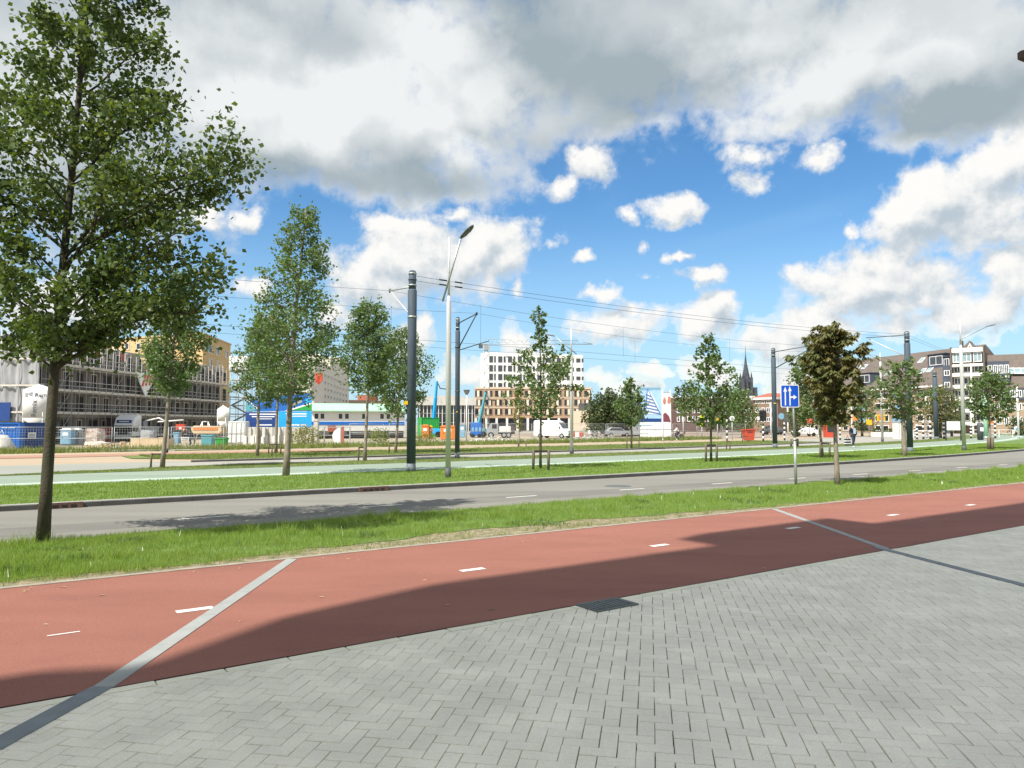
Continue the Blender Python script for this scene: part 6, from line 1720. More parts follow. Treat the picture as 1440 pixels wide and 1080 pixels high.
t = thing('hoarding', 'white panelled hoarding below the sail picture billboard', 'hoarding', gx(889, 98.5))
w = (gx(944, 98.5).x - gx(889, 98.5).x); z1 = ht(594, 98.5)
for k in range(5): MB().box(w * k / 5 + .02, 0, .3, w * (k + 1) / 5 - .02, .06, z1).build('panel', M['white' if k else 'grey'], t)
for (z0, xa, xb, key) in ((z1 * .80, 0, .5, 'lightblue'), (z1 * .55, .0, 1, 'grey'), (z1 * .30, 0, .4, 'grey')):
    MB().box(w * xa, -.02, z0, w * xb, -.002, z0 + .09).build('stripe', M[key], t)
for k in range(6): MB().box(w * k / 5 - .04, .07, 0, w * k / 5 + .04, .16, z1).build('post', M['timber'], t)

# ================================================================ poles, wires, street furniture
def vpath(parent, name, pts, rad, material, n=10): return MB().path(pts, rad, n).build(name, material, parent)
# thick dark tram poles
def tram_pole(label, base, H, r, ztop=1.0, arm=None, brace=None, group='dark tram poles along the line'):
    t = thing('tram_pole', label, 'tram pole', base, 0, group)
    zs = H * 0.91
    MB().path([(0, 0, -0.05), (0, 0, 0.35)], [r * 1.02, r * 1.02], 20).build('base_sleeve', M['polebase'], t)
    MB().path([(0, 0, 0.33), (0, 0, zs - 0.06), (0, 0, zs)], [r, r, r * .84], 20).build('shaft', M['polegrey'], t)
    MB().path([(0, 0, zs - .01), (0, 0, H)], [r * .82, r * .82], 20).build('upper_shaft', M['polegrey'], t)
    for k in range(3): MB().path([(0, 0, H - .12 - .24 * k), (0, 0, H - .06 - .24 * k)], r * .93, 20).build('collar', M['polegrey' if k % 2 else 'galv'], t)
    MB().path([(0, 0, H), (0, 0, H + .04)], [r * .8, r * .5], 16).build('cap', M['black'], t)
    return t
P1 = gp(578, 664); H1 = ht(382, P1.y)
t1 = tram_pole('thickest dark grey tram pole, just left of the tall silver lamp', P1, H1, 0.185)
MB().path([(0, 0, ht(446.5, P1.y) - .02), (0, 0, ht(446.5, P1.y) + .05)], .20, 20).build('clamp', M['galv'], t1)
MB().box(-.30, -.2, ht(569, P1.y), -.12, -.17, ht(564, P1.y)).build('number_plate', M['yellow'], t1)
tip_a = SN(13.6, 29.1, ht(409, 31.7)) - P1
vpath(t1, 'bracket', [(0, 0, H1 - .62), tip_a], .035, M['galv'], 8)
vpath(t1, 'bracket_strut', [(0, 0, ht(446, P1.y)), tip_a], .022, M['silver'], 6)
tip_c = SN(13.4, 29.1, ht(470, 31.7)) - P1
vpath(t1, 'registration_arm', [(0, 0, ht(456, P1.y)), tip_c], .022, M['galv'], 6)
MB().path([tip_a - Vector((0, 0, .08)), tip_a + Vector((0, 0, .08))], .05, 8).build('insulator', M['darkgrey'], t1)
P3 = gp(643, 645); H3 = ht(447, P3.y)
t3 = tram_pole('slim dark tram pole right of the silver lamp, carrying a cantilever', P3, H3, 0.135)
tip3 = SN(21.2, 34.2, ht(441, 40.2)) - P3
vpath(t3, 'bracket', [(0, 0, ht(455, P3.y)), tip3], .035, M['polegrey'], 8)
vpath(t3, 'bracket_strut', [(0, 0, ht(492, P3.y)), tip3], .035, M['polegrey'], 8)
tip3c = SN(21.6, 33.6, ht(480, 40.2)) - P3
vpath(t3, 'registration_arm', [(0, 0, ht(493, P3.y)), tip3c], .03, M['polegrey'], 8)
MB().path([tip3 - Vector((0, 0, .09)), tip3 + Vector((0, 0, .09))], .05, 8).build('insulator', M['black'], t3)
MB().path([(0, 0, ht(489, P3.y)), (0, 0, ht(487, P3.y))], .16, 16).build('clamp', M['darkgrey'], t3)
MB().path([(0, 0, ht(551, P3.y)), (0, 0, ht(549.5, P3.y))], .15, 16).build('clamp', M['darkgrey'], t3)
MB().box(-.06, -.16, ht(580, P3.y), .02, -.135, ht(578.5, P3.y)).build('number_plate', M['yellow'], t3)
P4 = gp(1090, 630); H4 = ht(490, P4.y)
t4 = tram_pole('dark tram pole just left of the blue lane sign', P4, H4, 0.19)
tp4 = SN(51.5, 35.0 - bend(51.5), ht(474, 58)) - P4; tp4 = at(1150, 483, 56) - P4
vpath(t4, 'bracket', [(0, 0, H4 - .3), at(1140, 486, 58) - P4], .035, M['polegrey'], 8)
vpath(t4, 'bracket_strut', [(0, 0, ht(519, P4.y)), at(1145, 487, 58) - P4], .045, M['polegrey'], 8)
MB().path([at(1111, 508, 60) - P4, at(1112, 507, 60) - P4], .10, 8).build('insulator', M['black'], t4)
MB().box(-.12, -.24, ht(568, P4.y), .06, -.2, ht(566.5, P4.y)).build('number_plate', M['yellow'], t4)
P5 = gp(1280, 636); H5 = ht(467, P5.y)
t5 = tram_pole('dark tram pole beside the split pale trunk, in front of the brick flats', P5, H5, 0.20)
vpath(t5, 'bracket', [(0, 0, H5 - .2), at(1218, 475, 53) - P5], .03, M['polegrey'], 8)
vpath(t5, 'bracket_strut', [(0, 0, ht(502, P5.y)), at(1222, 477, 53) - P5], .035, M['silver'], 8)
P10 = gx(1316.5, 96)
tram_pole('short thick slate grey tram pole between split trunk and white board', P10, ht(522, 96), 0.28)
# silver street lamps
def lamp(label, base, H, r, arm_len, arm_h, ang, split=.76, slim=.42, tail=.25, group='silver street lamps'):
    """pole, thinner upper pole, sloping arm with flat luminaire; arm runs along angle ang"""
    t = thing('street_lamp', label, 'street lamp', base, 0, group)
    MB().path([(0, 0, -.05), (0, 0, .38)], r * 1.12, 16).build('base_sleeve', M['darkgrey'], t)
    MB().path([(0, 0, .36), (0, 0, H * split - .25), (0, 0, H * split)], [r, r * .92, r * slim], 16).build('pole', M['silver'], t)
    MB().path([(0, 0, H * split - .02), (0, 0, H)], [r * slim, r * slim * .8], 12).build('upper_pole', M['silver'], t)
    d_ = Vector((math.cos(ang), math.sin(ang), 0))
    zj = H * split + (H - H * split) * .22
    a_ = d_ * (-arm_len * tail) + Vector((0, 0, zj - arm_h * tail)); e_ = d_ * arm_len + Vector((0, 0, zj + arm_h))
    MB().path([a_ + d_.cross(Vector((0, 0, 1))) * .06, e_], .035, 8).build('arm', M['galv'], t)
    tl = (e_ - a_).normalized()
    tl = (d_ + Vector((0, 0, .55 if arm_h > 1.2 else .22))).normalized()
    c_ = e_ + tl * .30
    lum = MB()
    side = d_.cross(Vector((0, 0, 1)))
    upv = side.cross(tl)
    vs = []
    prof_ = [(-.34, .04, .035), (-.18, .10, .045), (.12, .125, .05), (.32, .08, .035), (.40, .025, .02)]
    for (x, w_, h_) in prof_:
        for (sy, sz) in ((-1, -.5), (-.6, 1), (.6, 1), (1, -.5)): vs.append(c_ + tl * x + side * (w_ * sy) + upv * (h_ * sz))
    fs = [(j * 4 + i, j * 4 + (i + 1) % 4, j * 4 + 4 + (i + 1) % 4, j * 4 + 4 + i) for j in range(4) for i in range(4)] + [(0, 3, 2, 1), (16, 17, 18, 19)]
    lum.add(vs, fs).build('luminaire', M['darkgrey'], t)
    gl = [c_ + tl * x + side * w_ - upv * .034 for (x, w_) in ((-.15, -.10), (.28, -.09), (.28, .09), (-.15, .10))]
    MB().add(gl, [(3, 2, 1, 0), (0, 1, 2, 3)]).build('lamp_glass', M['lamp_glass'], t)
    return t
P2 = gp(630, 673); k2 = P2.y / FPX
lamp('tall silver street lamp with upturned dark head, beside the thickest dark pole', P2, ht(334, P2.y), .095, 0.62, 1.55, R(-42), split=.755, slim=.45, tail=.42)
P6 = gp(1356, 634)
lamp('silver street lamp with long arm pointing right, before the white balcony stack', P6, ht(448, P6.y), .135, 2.1, .95, R(5), split=.80, slim=.4, tail=.05)
P7 = gp(804, 638)
lamp('thin silver lamp with arm pointing left beside the airy spired tree', P7, ht(462, P7.y), .12, 1.15, .95, R(168), split=.78, slim=.4, tail=.3)
P8 = gp(1241, 621)
lamp('pale lamp with arm pointing left before the steep brown roof', P8, ht(496, P8.y), .13, 2.0, .85, R(178), split=.9, slim=.5, tail=.25)
lamp('lamp beyond the site, partly hidden behind the conical tree', gx(961, 105), ht(575, 105), .12, 1.2, .5, R(170))
# dark lamp head reaching in at the top right corner
tp = at(1433, 78, 9.0)
t = thing('street_lamp', 'dark lamp head just reaching in at the top right photo corner', 'street lamp', (tp.x + 1.7, 9.0, 0))
MB().path([(0, 0, 0), (0, 0, tp.z - .1)], [.07, .05], 12).build('pole', M['polegrey'], t)
MB().path([(0, 0, tp.z - .12), (-1.3, 0, tp.z)], .03, 8).build('arm', M['polegrey'], t)
MB().add([(-1.7, -.03, tp.z - .04), (-1.7, -.03, tp.z + .045), (-1.7, .03, tp.z + .045), (-1.7, .03, tp.z - .04), (-1.2, -.14, tp.z - .16), (-1.2, -.14, tp.z + .16), (-1.2, .14, tp.z + .16), (-1.2, .14, tp.z - .16)],
         [(0, 1, 2, 3), (7, 6, 5, 4), (0, 4, 5, 1), (1, 5, 6, 2), (2, 6, 7, 3), (3, 7, 4, 0)]).build('luminaire', M['browncloth'], t)
# forked head lamp
P9 = gp(656, 625)
t = thing('park_lamp', 'thin white lamp post with open forked lantern head', 'street lamp', P9)
H = ht(555, P9.y)
MB().path([(0, 0, 0), (0, 0, .3)], .10, 10).build('base_sleeve', M['darkgrey'], t)
MB().path([(0, 0, .28), (0, 0, H)], [.06, .05], 10).build('pole', M['white'], t)
zt_ = ht(549, P9.y)
MB().path([(0, 0, H), (0, 0, zt_ - .1), (0, 0, zt_)], [.08, .24, .30], 12).build('lantern', M['lamp_glass'], t)
for s_ in (-1, 1): MB().path([(0, 0, H - .1), (s_ * .22, 0, H + .25), (s_ * .30, 0, zt_ + .05)], .03, 6).build('bracket', M['darkgrey'], t)
MB().path([(0, 0, zt_), (0, 0, zt_ + .06)], [.32, .26], 14).build('lid', M['darkgrey'], t)
def post(label, px, Y, top, r, key='white', name='white_mast', cat='mast', cap=True, base_dark=False):
    p = gx(px, Y); t = thing(name, label, cat, p); H = ht(top, Y)
    MB().path([(0, 0, 0), (0, 0, H)], [r, r * .8], 10).build('pole', M[key], t)
    MB().path([(0, 0, H), (0, 0, H + .08)], [r * .9, r * .3], 10).build('cap', M['darkgrey'], t)
    MB().path([(0, 0, -.02), (0, 0, .3)], r * 1.25, 10).build('base_sleeve', M['black' if base_dark else 'galv'], t)
    return t
p_ = gp(236, 637)
post('thin white mast standing right of the bushy poplar with single stake', 236, p_.y, 553, .055, base_dark=True)
post('white flagpole between red bin and dark tram pole', 1084, 110, 566, .12)
post('white flagpole right of the blue lane sign post', 1108, 104, 572, .10)
post('pale mast behind the brown leaved tree, left of the kiosk', 1151, 110, 570, .10)
post('white mast behind the yellow awning', 1198, 108, 572, .10)
post('white mast behind the white board on posts', 1366, 106, 560, .12)
post('white mast in front of the flats left of the dark tram pole', 1303, 108, 556, .11)
post('white mast at the right edge before the right hand flats', 1432, 104, 543, .14)
post('pale green thick mast beside the rightmost street tree', 1386, 100, 552, .30, 'mint')
post('thin pole left of the sail picture billboard', 889, 88, 584, .07, 'galv')
post('thin white pole before the sail picture billboard', 932, 84, 577, .06)
# catenary: two tracks of contact wire with carrier wire and droppers, feeders
def wire(label, pts, r, sub=14, sag=0.0):
    P_ = []
    for i in range(len(pts) - 1):
        a_, c_ = Vector(pts[i]), Vector(pts[i + 1])
        for k in range(sub):
            f = k / sub; q_ = a_.lerp(c_, f); q_.z -= sag * 4 * f * (1 - f); P_.append(q_)
    P_.append(Vector(pts[-1]))
    return P_
def catenary(label, n_, z_sup, z_con, sup, s0, s1, r=.0065):
    t = thing('overhead_wire', label, 'tram wire', (0, 0, 0))
    zz_ = lambda s: 0.0
    ks = [s0] + sup + [s1]
    car_ = wire('', [SN(s, n_, z_sup) for s in ks], r, 16, .45)
    MB().path(car_, r, 5, True, False).build('carrier_wire', M['wire'], t)
    con = wire('', [SN(s, n_, z_con) for s in np.linspace(s0, s1, 30)], r, 2, 0)
    MB().path(con, r, 5, True, False).build('contact_wire', M['wire'], t)
    for i, q_ in enumerate(car_):
        if i % 4 == 2: MB().tube(q_, (q_.x, q_.y, z_con), .005, n=4).build('dropper', M['wire'], t)
catenary('tram wires of the nearer track, hung from the thickest dark pole', 29.1, ht(409, 31.7), 5.65, [13.6, 52.0, 90, 128], -26, 160)
catenary('tram wires of the farther track, hung from the slim dark pole', 34.1, ht(441, 40.2), 5.95, [-20, 21.2, 55.0, 92, 130], -60, 160)
t = thing('feeder_cable', 'two feeder cables running right from the top of the thickest dark pole', 'cable', (0, 0, 0))
for dz in (.16, .36):
    pts = wire('', [Vector((P1.x, P1.y, H1 - dz)), Vector((P5.x, P5.y, H5 - dz)), SN(100, 27, H5)], .010, 16, .35)
    MB().path(pts, .008, 5, True, False).build('cable', M['wire'], t)
    for k in (1, 2):
        a_ = Vector((P1.x, P1.y, H1 - dz)); d_ = (pts[3] - a_).normalized()
        MB().path([a_ + d_ * (.5 + .75 * k), a_ + d_ * (.85 + .75 * k)], .032, 6).build('insulator', M['black'], t)
t = thing('hanging_wires', 'pair of thin vertical wires hanging beside the big poplar crown', 'wire', (0, 0, 0))
for px in (205, 219):
    a_, c_ = at(px, -60, 24), at(px - 4, 240, 24)
    MB().tube(a_, c_, .006, n=4).build('wire', M['wire'], t)
MB().tube(at(160, -62, 24), at(320, -58, 24), .02, n=5).build('span_wire', M['wire'], t)
# blue lane sign
b0 = gp(1120, 682)
t = thing('lane_sign', 'blue square lane sign with white arrows on a grey post', 'road sign', b0, R(6))
zt_, zb_ = ht(541, b0.y), ht(573, b0.y)
MB().path([(0, .03, -.05), (-.012, .03, 1.45)], [.045, .045], 12).build('lower_post', M['galv'], t)
MB().path([(-.012, .03, 1.43), (-.05, .03, zt_ - .1)], [.032, .032], 12).build('upper_post', M['galv'], t)
MB().path([(-.012, .03, 1.40), (-.012, .03, 1.48)], .052, 12).build('joint_collar', M['galv'], t)
hw = .31; zc = (zt_ + zb_) / 2; hh = (zt_ - zb_) / 2
def rrect(hw_, hh_, r_, cx=0, cz=0):
    P_ = []
    for (sx, sz, a0) in ((1, 1, 0), (-1, 1, 90), (-1, -1, 180), (1, -1, 270)):
        for k in range(5): a_ = R(a0 + 22.5 * k); P_.append((cx + sx * (hw_ - r_) + r_ * math.cos(a_), cz + sz * (hh_ - r_) + r_ * math.sin(a_)))
    return P_[::-1]
cx = -.165
MB().side(rrect(hw, hh, .05, cx, zc), -.012, .0).build('border', M['lightblue' if False else 'white'], t)
MB().side(rrect(hw - .028, hh - .028, .035, cx, zc), -.016, -.004).build('plate', M['signblue'], t)
MB().side(rrect(hw - .02, hh - .02, .04, cx, zc), .0, .02).build('back_plate', M['galv'], t)
def arrow(nm, poly): MB().side([(cx + x, zc + z) for (x, z) in poly][::-1], -.020, -.014).build(nm, M['white'], t)
arrow('arrow', [(-.175, -.30), (-.135, -.30), (-.135, .14), (-.095, .14), (-.155, .29), (-.215, .14), (-.175, .14)])
arrow('arrow', [(-.02, -.30), (.02, -.30), (.02, -.06), (.12, -.06), (.12, -.11), (.235, -.035), (.12, .04), (.12, -.01), (.02, -.01), (.02, .16), (.06, .16), (0, .31), (-.06, .16), (-.02, .16)])
# striped posts, traffic lights, small signs
def striped(label, px, Y, top, r=.09, name='striped_post', cat='post', extra=None):
    p = gx(px, Y); t = thing(name, label, cat, p); H = ht(top, Y); n_ = 8
    for k in range(n_):
        MB().path([(0, 0, H * k / n_), (0, 0, H * (k + 1) / n_)], r, 10).build('band', M['white' if k % 2 else 'black'], t)
    return t, H
striped('black and white striped post right of the conical tree', 1022, 84, 590)
t, H = striped('striped traffic light post with black signal head turned away', 1073, 84, 592, .10, 'traffic_light', 'traffic light')
MB().box(-.36, -.2, H, .36, .25, H + (ht(577, 84) - ht(592, 84))).build('signal_head', M['black'], t, bevel=.05)
for k in range(3): MB().path([(-.30, -.3, H + .25 + .38 * k), (-.30, -.18, H + .25 + .38 * k)], .13, 10).build('hood', M['black'], t)
MB().box(-.62, -.1, H + .1, -.40, .1, H + .5).build('button_box', M['white'], t)
t, H = striped('striped signal post right of the dark tram pole, behind the sign post', 1103, 90, 594, .10, 'traffic_light', 'traffic light')
MB().box(-.05, -.2, H, .45, .2, H + 1.0).build('signal_head', M['darkgrey'], t, bevel=.04)
MB().path([(-.35, -.05, H + .75), (-.35, .0, H + .75)], .38, 16).build('round_plate', M['lightblue'], t)
t, H = striped('striped post beside the brown leaved tree trunk with a dark signal head', 1181, 92, 595, .10, 'traffic_light', 'traffic light')
MB().box(-.25, -.2, H, .35, .2, H + 1.15).build('signal_head', M['black'], t, bevel=.04)
for (px, Y, top) in ((1289, 96, 597), (1298, 98, 592), (1308, 98, 592), (1327, 100, 594), (1365, 104, 597), (1399, 104, 592), (1287, 110, 600)):
    striped({1289: 'low black and white bollard just right of the dark tram pole', 1298: 'striped bollard before the left part of the crossing rails', 1308: 'striped bollard left of the slate grey short pole',
             1327: 'striped bollard left of the white board', 1365: 'striped bollard right of the white board', 1399: 'striped bollard right of the pale green mast', 1287: 'farther low striped bollard behind the dark tram pole'}[px], px, Y, top, .13, 'bollard', 'bollard')
def sign(label, px, Y, top, bot, wpx, shape, key, key2=None, post_top=None):
    p = gx(px, Y); t = thing('road_sign', label, 'road sign', p); k = Y / FPX
    z0, z1 = ht(bot, Y), ht(top, Y); w_ = wpx * k / 2; zc = (z0 + z1) / 2
    MB().path([(0, 0, 0), (0, 0, z0 + .1)], .05, 8).build('post', M['galv'], t)
    if shape == 'rect': poly = [(-w_, z0), (w_, z0), (w_, z1), (-w_, z1)]
    elif shape == 'tri': poly = [(-w_, z0), (w_, z0), (0, z1)]
    else: poly = [(w_ * math.cos(a_), zc + w_ * math.sin(a_)) for a_ in [2 * math.pi * i / 18 for i in range(18)]]
    MB().side(poly, -.06, -.02).build('plate', M[key], t)
    if key2:
        cxz = (0, zc if shape != 'tri' else z0 + (z1 - z0) * .36)
        MB().side([(x * .6, cxz[1] + (z - cxz[1]) * .6) for x, z in poly], -.075, -.055).build('inner_plate', M[key2], t)
    return t
sign('lime yellow upright sign behind the fence left of the conical tree', 987, 96, 584, 600, 6, 'rect', 'lime', None)
sign('yellow triangular warning sign right of the conical tree trunk', 1009, 90, 586, 595, 8.5, 'tri', 'yellow')
sign('round white traffic sign right of the striped post', 1029.5, 92, 584, 593, 7, 'round', 'white', 'grey')
sign('small blue sign beside the brown leaved tree trunk', 1177, 88, 588, 597, 7, 'rect', 'lightblue')
sign('yellow square sign on the brick wall side of the pale lamp', 1239, 118, 583, 592, 12, 'rect', 'yellow', 'orange')
sign('small orange sign above the bollard at the rightmost street tree', 1393, 100, 590, 596, 8, 'rect', 'orange')
# white board on two posts
t = thing('notice_board', 'blank white board on two black posts before the flats', 'notice board', gx(1330, 88))
k = 88 / FPX; w = 21 * k
MB().box(0.1, -.05, ht(605, 88), w - .1, 0.0, ht(592.5, 88)).build('board', M['white'], t)
MB().box(0, -.02, ht(592.5, 88), w, .06, ht(591.5, 88)).build('top_rail', M['black'], t)
for x in (0, w): MB().box(x - .05, 0, 0, x + .05, .1, ht(592, 88)).build('post', M['black'], t)
# red skip
t = thing('red_skip', 'open red rubbish skip left of the striped traffic light', 'skip', gx(1047, 86))
k = 86 / FPX; w = 15 * k; H = ht(604, 86)
MB().side([(0, H), (.2, .1), (w - .15, .1), (w, H)], 0, 1.2).build('body', M['redorange'], t)
MB().box(-.08, -.06, H - .08, w + .08, 1.26, H + .05).build('rim', M['redorange'], t); MB().box(.3, -.04, H - .35, w - .3, -.005, H - .2).build('stripe', M['maroon'], t)
# grey cabinet
t = thing('electric_cabinet', 'pale grey cabinet left of the split pale trunk', 'cabinet', gx(1259, 96))
k = 96 / FPX; w = 11 * k; H = ht(594, 96)
MB().box(0, 0, 0, w, .8, H).build('body', M['offwhite'], t, bevel=.03); MB().box(w * .49, -.015, .1, w * .51, .005, H - .1).build('door_gap', M['darkgrey'], t); MB().box(-.04, -.04, H, w + .04, .84, H + .06).build('lid', M['grey'], t)
# street litter bin
t = thing('litter_bin', 'dark litter bin with white label left of the pale green mast', 'litter bin', gx(1378, 92))
H = ht(594, 92)
MB().path([(0, 0, 0), (0, 0, H * .85), (0, 0, H)], [.33, .36, .25], 14).build('body', M['darkgrey'], t); MB().box(-.2, -.38, H * .5, .2, -.33, H * .72).build('label_plate', M['white'], t)
# railing
def railing(label, px0, px1, Y, zt__=1.0, key='white', group=None):
    a_, c_ = gx(px0, Y), gx(px1, Y); w = c_.x - a_.x; t = thing('railing', label, 'railing', a_)
    n_ = max(2, int(w / 1.6))
    for k in range(n_ + 1): MB().box(w * k / n_ - .04, 0, 0, w * k / n_ + .04, .08, zt__).build('post', M[key], t)
    for z in (zt__ - .06, zt__ * .5): MB().box(0, .02, z, w, .06, z + .07).build('rail', M[key], t)
railing('white railing behind the striped bollards', 1284, 1330, 106, 1.1)
railing('white railing at the right before the right hand flats', 1366, 1424, 112, 1.15)
railing('grey railing behind the weeds left of the red skip', 1000, 1046, 102, .9, 'galv')
# planter wall, kiosk, canopies
t = thing('low_planter', 'low white planter with dark plants before the brick flats', 'planter', gx(1228, 116)); w = gx(1258, 116).x - gx(1228, 116).x
MB().box(0, 0, 0, w, .8, .75).build('trough', M['whitewall'], t)
rs_ = np.random.default_rng(4); C_ = rs_.uniform(0, 1, (420, 3)) * np.array([w, .8, .6]) + np.array([0, 0, .7]); V_, F_ = leaf_cloud(C_, .22, rs_)
o = bpy.data.objects.new('plants', np_mesh('plants', V_, F_, M['leaf_dark'], 4)); link(o, t); o['kind'] = 'stuff'
def canopy(name, label, px0, px1, y0, y1, Y, key, cat='parasol'):
    a_, c_ = gx(px0, Y), gx(px1, Y); w = (c_.x - a_.x) / 2; t = thing(name, label, cat, ((a_.x + c_.x) / 2, Y, 0))
    zt__, zb__ = ht(y0, Y), ht(y1, Y)
    vs = [(0, 0, zt__)] + [(w * math.cos(R(45 * k)), w * math.sin(R(45 * k)), zb__ + .2) for k in range(8)] + [(w * math.cos(R(45 * k)), w * math.sin(R(45 * k)), zb__) for k in range(8)]
    MB().add(vs, [(0, 1 + k, 1 + (k + 1) % 8) for k in range(8)] + [(1 + k, 9 + k, 9 + (k + 1) % 8, 1 + (k + 1) % 8) for k in range(8)]).build('canopy', M[key], t)
    MB().tube((0, 0, 0), (0, 0, zt__), .05).build('pole', M['galv'], t)
canopy('red_parasol', 'red parasol over the terrace in front of the brick flats', 1130, 1147, 587, 595, 118, 'redorange')
canopy('yellow_parasol', 'yellow orange parasol behind the pedestrian', 1190, 1206, 582, 592, 118, 'orange')
t = thing('red_kiosk', 'small red kiosk behind the brown leaved tree trunk', 'kiosk', gx(1162, 110)); w = gx(1173, 110).x - gx(1162, 110).x; H = ht(592, 110)
MB().box(0, 0, 0, w, 1.2, H).build('body', M['redorange'], t, bevel=.03); MB().box(.15, -.02, .8, w - .15, .01, H - .3).build('window', M['glassdark'], t); MB().box(-.1, -.12, H, w + .1, 1.3, H + .12).build('roof', M['maroon'], t)
t = thing('yellow_flag', 'bright yellow hanging banner right of the pedestrian', 'banner', gx(1222, 112)); H = ht(587, 112)
MB().tube((0, 0, 0), (0, 0, H), .05).build('pole', M['galv'], t)
MB().add([(-.42, -.08, ht(597, 112)), (.44, -.10, ht(597.5, 112)), (.42, -.05, ht(590, 112)), (.1, -.08, ht(591, 112)), (-.40, -.06, ht(588.5, 112)), (-.42, -.02, ht(597, 112)), (.44, -.04, ht(597.5, 112)), (.42, 0, ht(590, 112)), (.1, -.02, ht(591, 112)), (-.40, 0, ht(588.5, 112))],
         [(0, 1, 2, 3, 4), (9, 8, 7, 6, 5), (0, 5, 6, 1), (1, 6, 7, 2), (2, 7, 8, 3), (3, 8, 9, 4), (4, 9, 5, 0)]).build('cloth', M['yellow'], t)

# ================================================================ people
def skin(name, material, joints, bones, parent, root=0):
    me = bpy.data.meshes.new(name)
    me.from_pydata([j[:3] for j in joints], bones, [])
    me.materials.append(material)
    o = bpy.data.objects.new(name, me); link(o, parent)
    o.modifiers.new('skin', 'SKIN')
    if not me.skin_vertices: return o
    for i, j in enumerate(joints):
        sv = me.skin_vertices[0].data[i]; r_ = j[3]; sv.radius = (r_, r_ * (j[4] if len(j) > 4 else 1.0)); sv.use_root = (i == root)
    m_ = o.modifiers.new('sub', 'SUBSURF'); m_.levels = 2; m_.render_levels = 2
    return o
def person(label, loc, rotz, J, top, legs, group=None, hat=None, bare_legs=False, scale=1.0, shoe='white'):
    """J: joint name -> (x,y,z). x right, -y forward"""
    t = thing('person', label, 'person', loc, rotz, group); t.scale = (scale,) * 3
    g_ = lambda n_: Vector(J[n_])
    order = ['pelvis', 'spine', 'chest', 'neck', 'head', 'crown', 'shL', 'elL', 'haL', 'shR', 'elR', 'haR', 'hiL', 'knL', 'anL', 'toL', 'hiR', 'knR', 'anR', 'toR']
    rad = {'pelvis': .12, 'spine': .11, 'chest': .13, 'neck': .055, 'head': .095, 'crown': .07, 'shL': .06, 'elL': .042, 'haL': .035, 'hiL': .085, 'knL': .055, 'anL': .038, 'toL': .035}
    def rd_(n_): return rad.get(n_, rad.get(n_[:-1] + 'L', .05))
    bones = [('pelvis', 'spine'), ('spine', 'chest'), ('chest', 'neck'), ('neck', 'head'), ('head', 'crown'), ('chest', 'shL'), ('shL', 'elL'), ('elL', 'haL'), ('chest', 'shR'), ('shR', 'elR'), ('elR', 'haR'),
             ('pelvis', 'hiL'), ('hiL', 'knL'), ('knL', 'anL'), ('anL', 'toL'), ('pelvis', 'hiR'), ('hiR', 'knR'), ('knR', 'anR'), ('anR', 'toR')]
    ix = {n_: i for i, n_ in enumerate(order)}
    skin('body', M['skin'], [tuple(g_(n_)) + (rd_(n_),) for n_ in order], [(ix[a_], ix[c_]) for a_, c_ in bones], t)
    up_ = ['pelvis', 'spine', 'chest', 'shL', 'elL', 'shR', 'elR', 'haL', 'haR']
    iu = {n_: i for i, n_ in enumerate(up_)}
    pj = []
    for n_ in up_:
        p_ = g_(n_)
        if n_ in ('haL', 'haR'): p_ = g_('el' + n_[-1]).lerp(p_, .85)
        pj.append(tuple(p_) + (rd_(n_) * 1.22 + .012,))
    skin('jacket', M[top], pj, [(iu[a_], iu[c_]) for a_, c_ in bones if a_ in iu and c_ in iu], t)
    lo = ['pelvis', 'hiL', 'knL', 'anL', 'hiR', 'knR', 'anR']
    if bare_legs: lo = ['pelvis', 'hiL', 'knL', 'hiR', 'knR']
    il = {n_: i for i, n_ in enumerate(lo)}
    skin('trousers', M[legs], [tuple(g_(n_)) + (rd_(n_) * 1.25 + .01,) for n_ in lo], [(il[a_], il[c_]) for a_, c_ in bones if a_ in il and c_ in il], t)
    hc = g_('head').lerp(g_('crown'), .6)
    MB().ball(hc + Vector((0, .015, .03)), (.105, .115, .10), 12, 8).build('hat' if hat else 'hair', M[hat or 'hair'], t)
    for s_ in 'LR':
        a_, c_ = g_('an' + s_), g_('to' + s_)
        MB().path([a_ - Vector((0, 0, .02)), a_.lerp(c_, .5) - Vector((0, 0, .01)), c_], [.05, .052, .04], 8).build('shoe', M[shoe], t)
    return t
STAND = dict(pelvis=(0, 0, .95), spine=(0, -.01, 1.12), chest=(0, -.01, 1.36), neck=(0, -.03, 1.52), head=(0, -.06, 1.62), crown=(0, -.05, 1.74), shL=(-.19, 0, 1.42), elL=(-.26, .05, 1.14), haL=(-.25, -.08, .90),
             shR=(.19, 0, 1.42), elR=(.26, .02, 1.14), haR=(.27, -.12, .92), hiL=(-.09, 0, .90), knL=(-.11, -.14, .52), anL=(-.11, -.08, .09), toL=(-.12, -.24, .04), hiR=(.09, 0, .90), knR=(.10, .02, .50), anR=(.10, .22, .12), toR=(.10, .12, .04))
pp = SN(58.5, 34.6 - bend(58.5) * 0)
pp = gp(1200, 629)
ped = person('pedestrian in dark open jacket and light shirt walking with a bag beside the grass', pp, R(15), STAND, 'navycloth', 'denim', scale=1.12)
MB().box(-.10, -.205, 1.02, .09, -.175, 1.42).build('shirt_front', M['lightcloth'], ped)
b = thing('shopping_bag', 'black and white bag carried low in the hand of the pedestrian', 'bag', pp + Vector((-.52, -.1, .16)), R(20))
MB().box(-.26, -.12, 0, .26, .12, .55).build('body', M['black'], b, bevel=.03)
for z in (.12, .34): MB().box(-.262, -.125, z, .262, .125, z + .08).build('stripe', M['white'], b)
MB().path([(-.12, 0, .54), (0, 0, .86), (.12, 0, .54)], .015, 5).build('strap', M['black'], b)
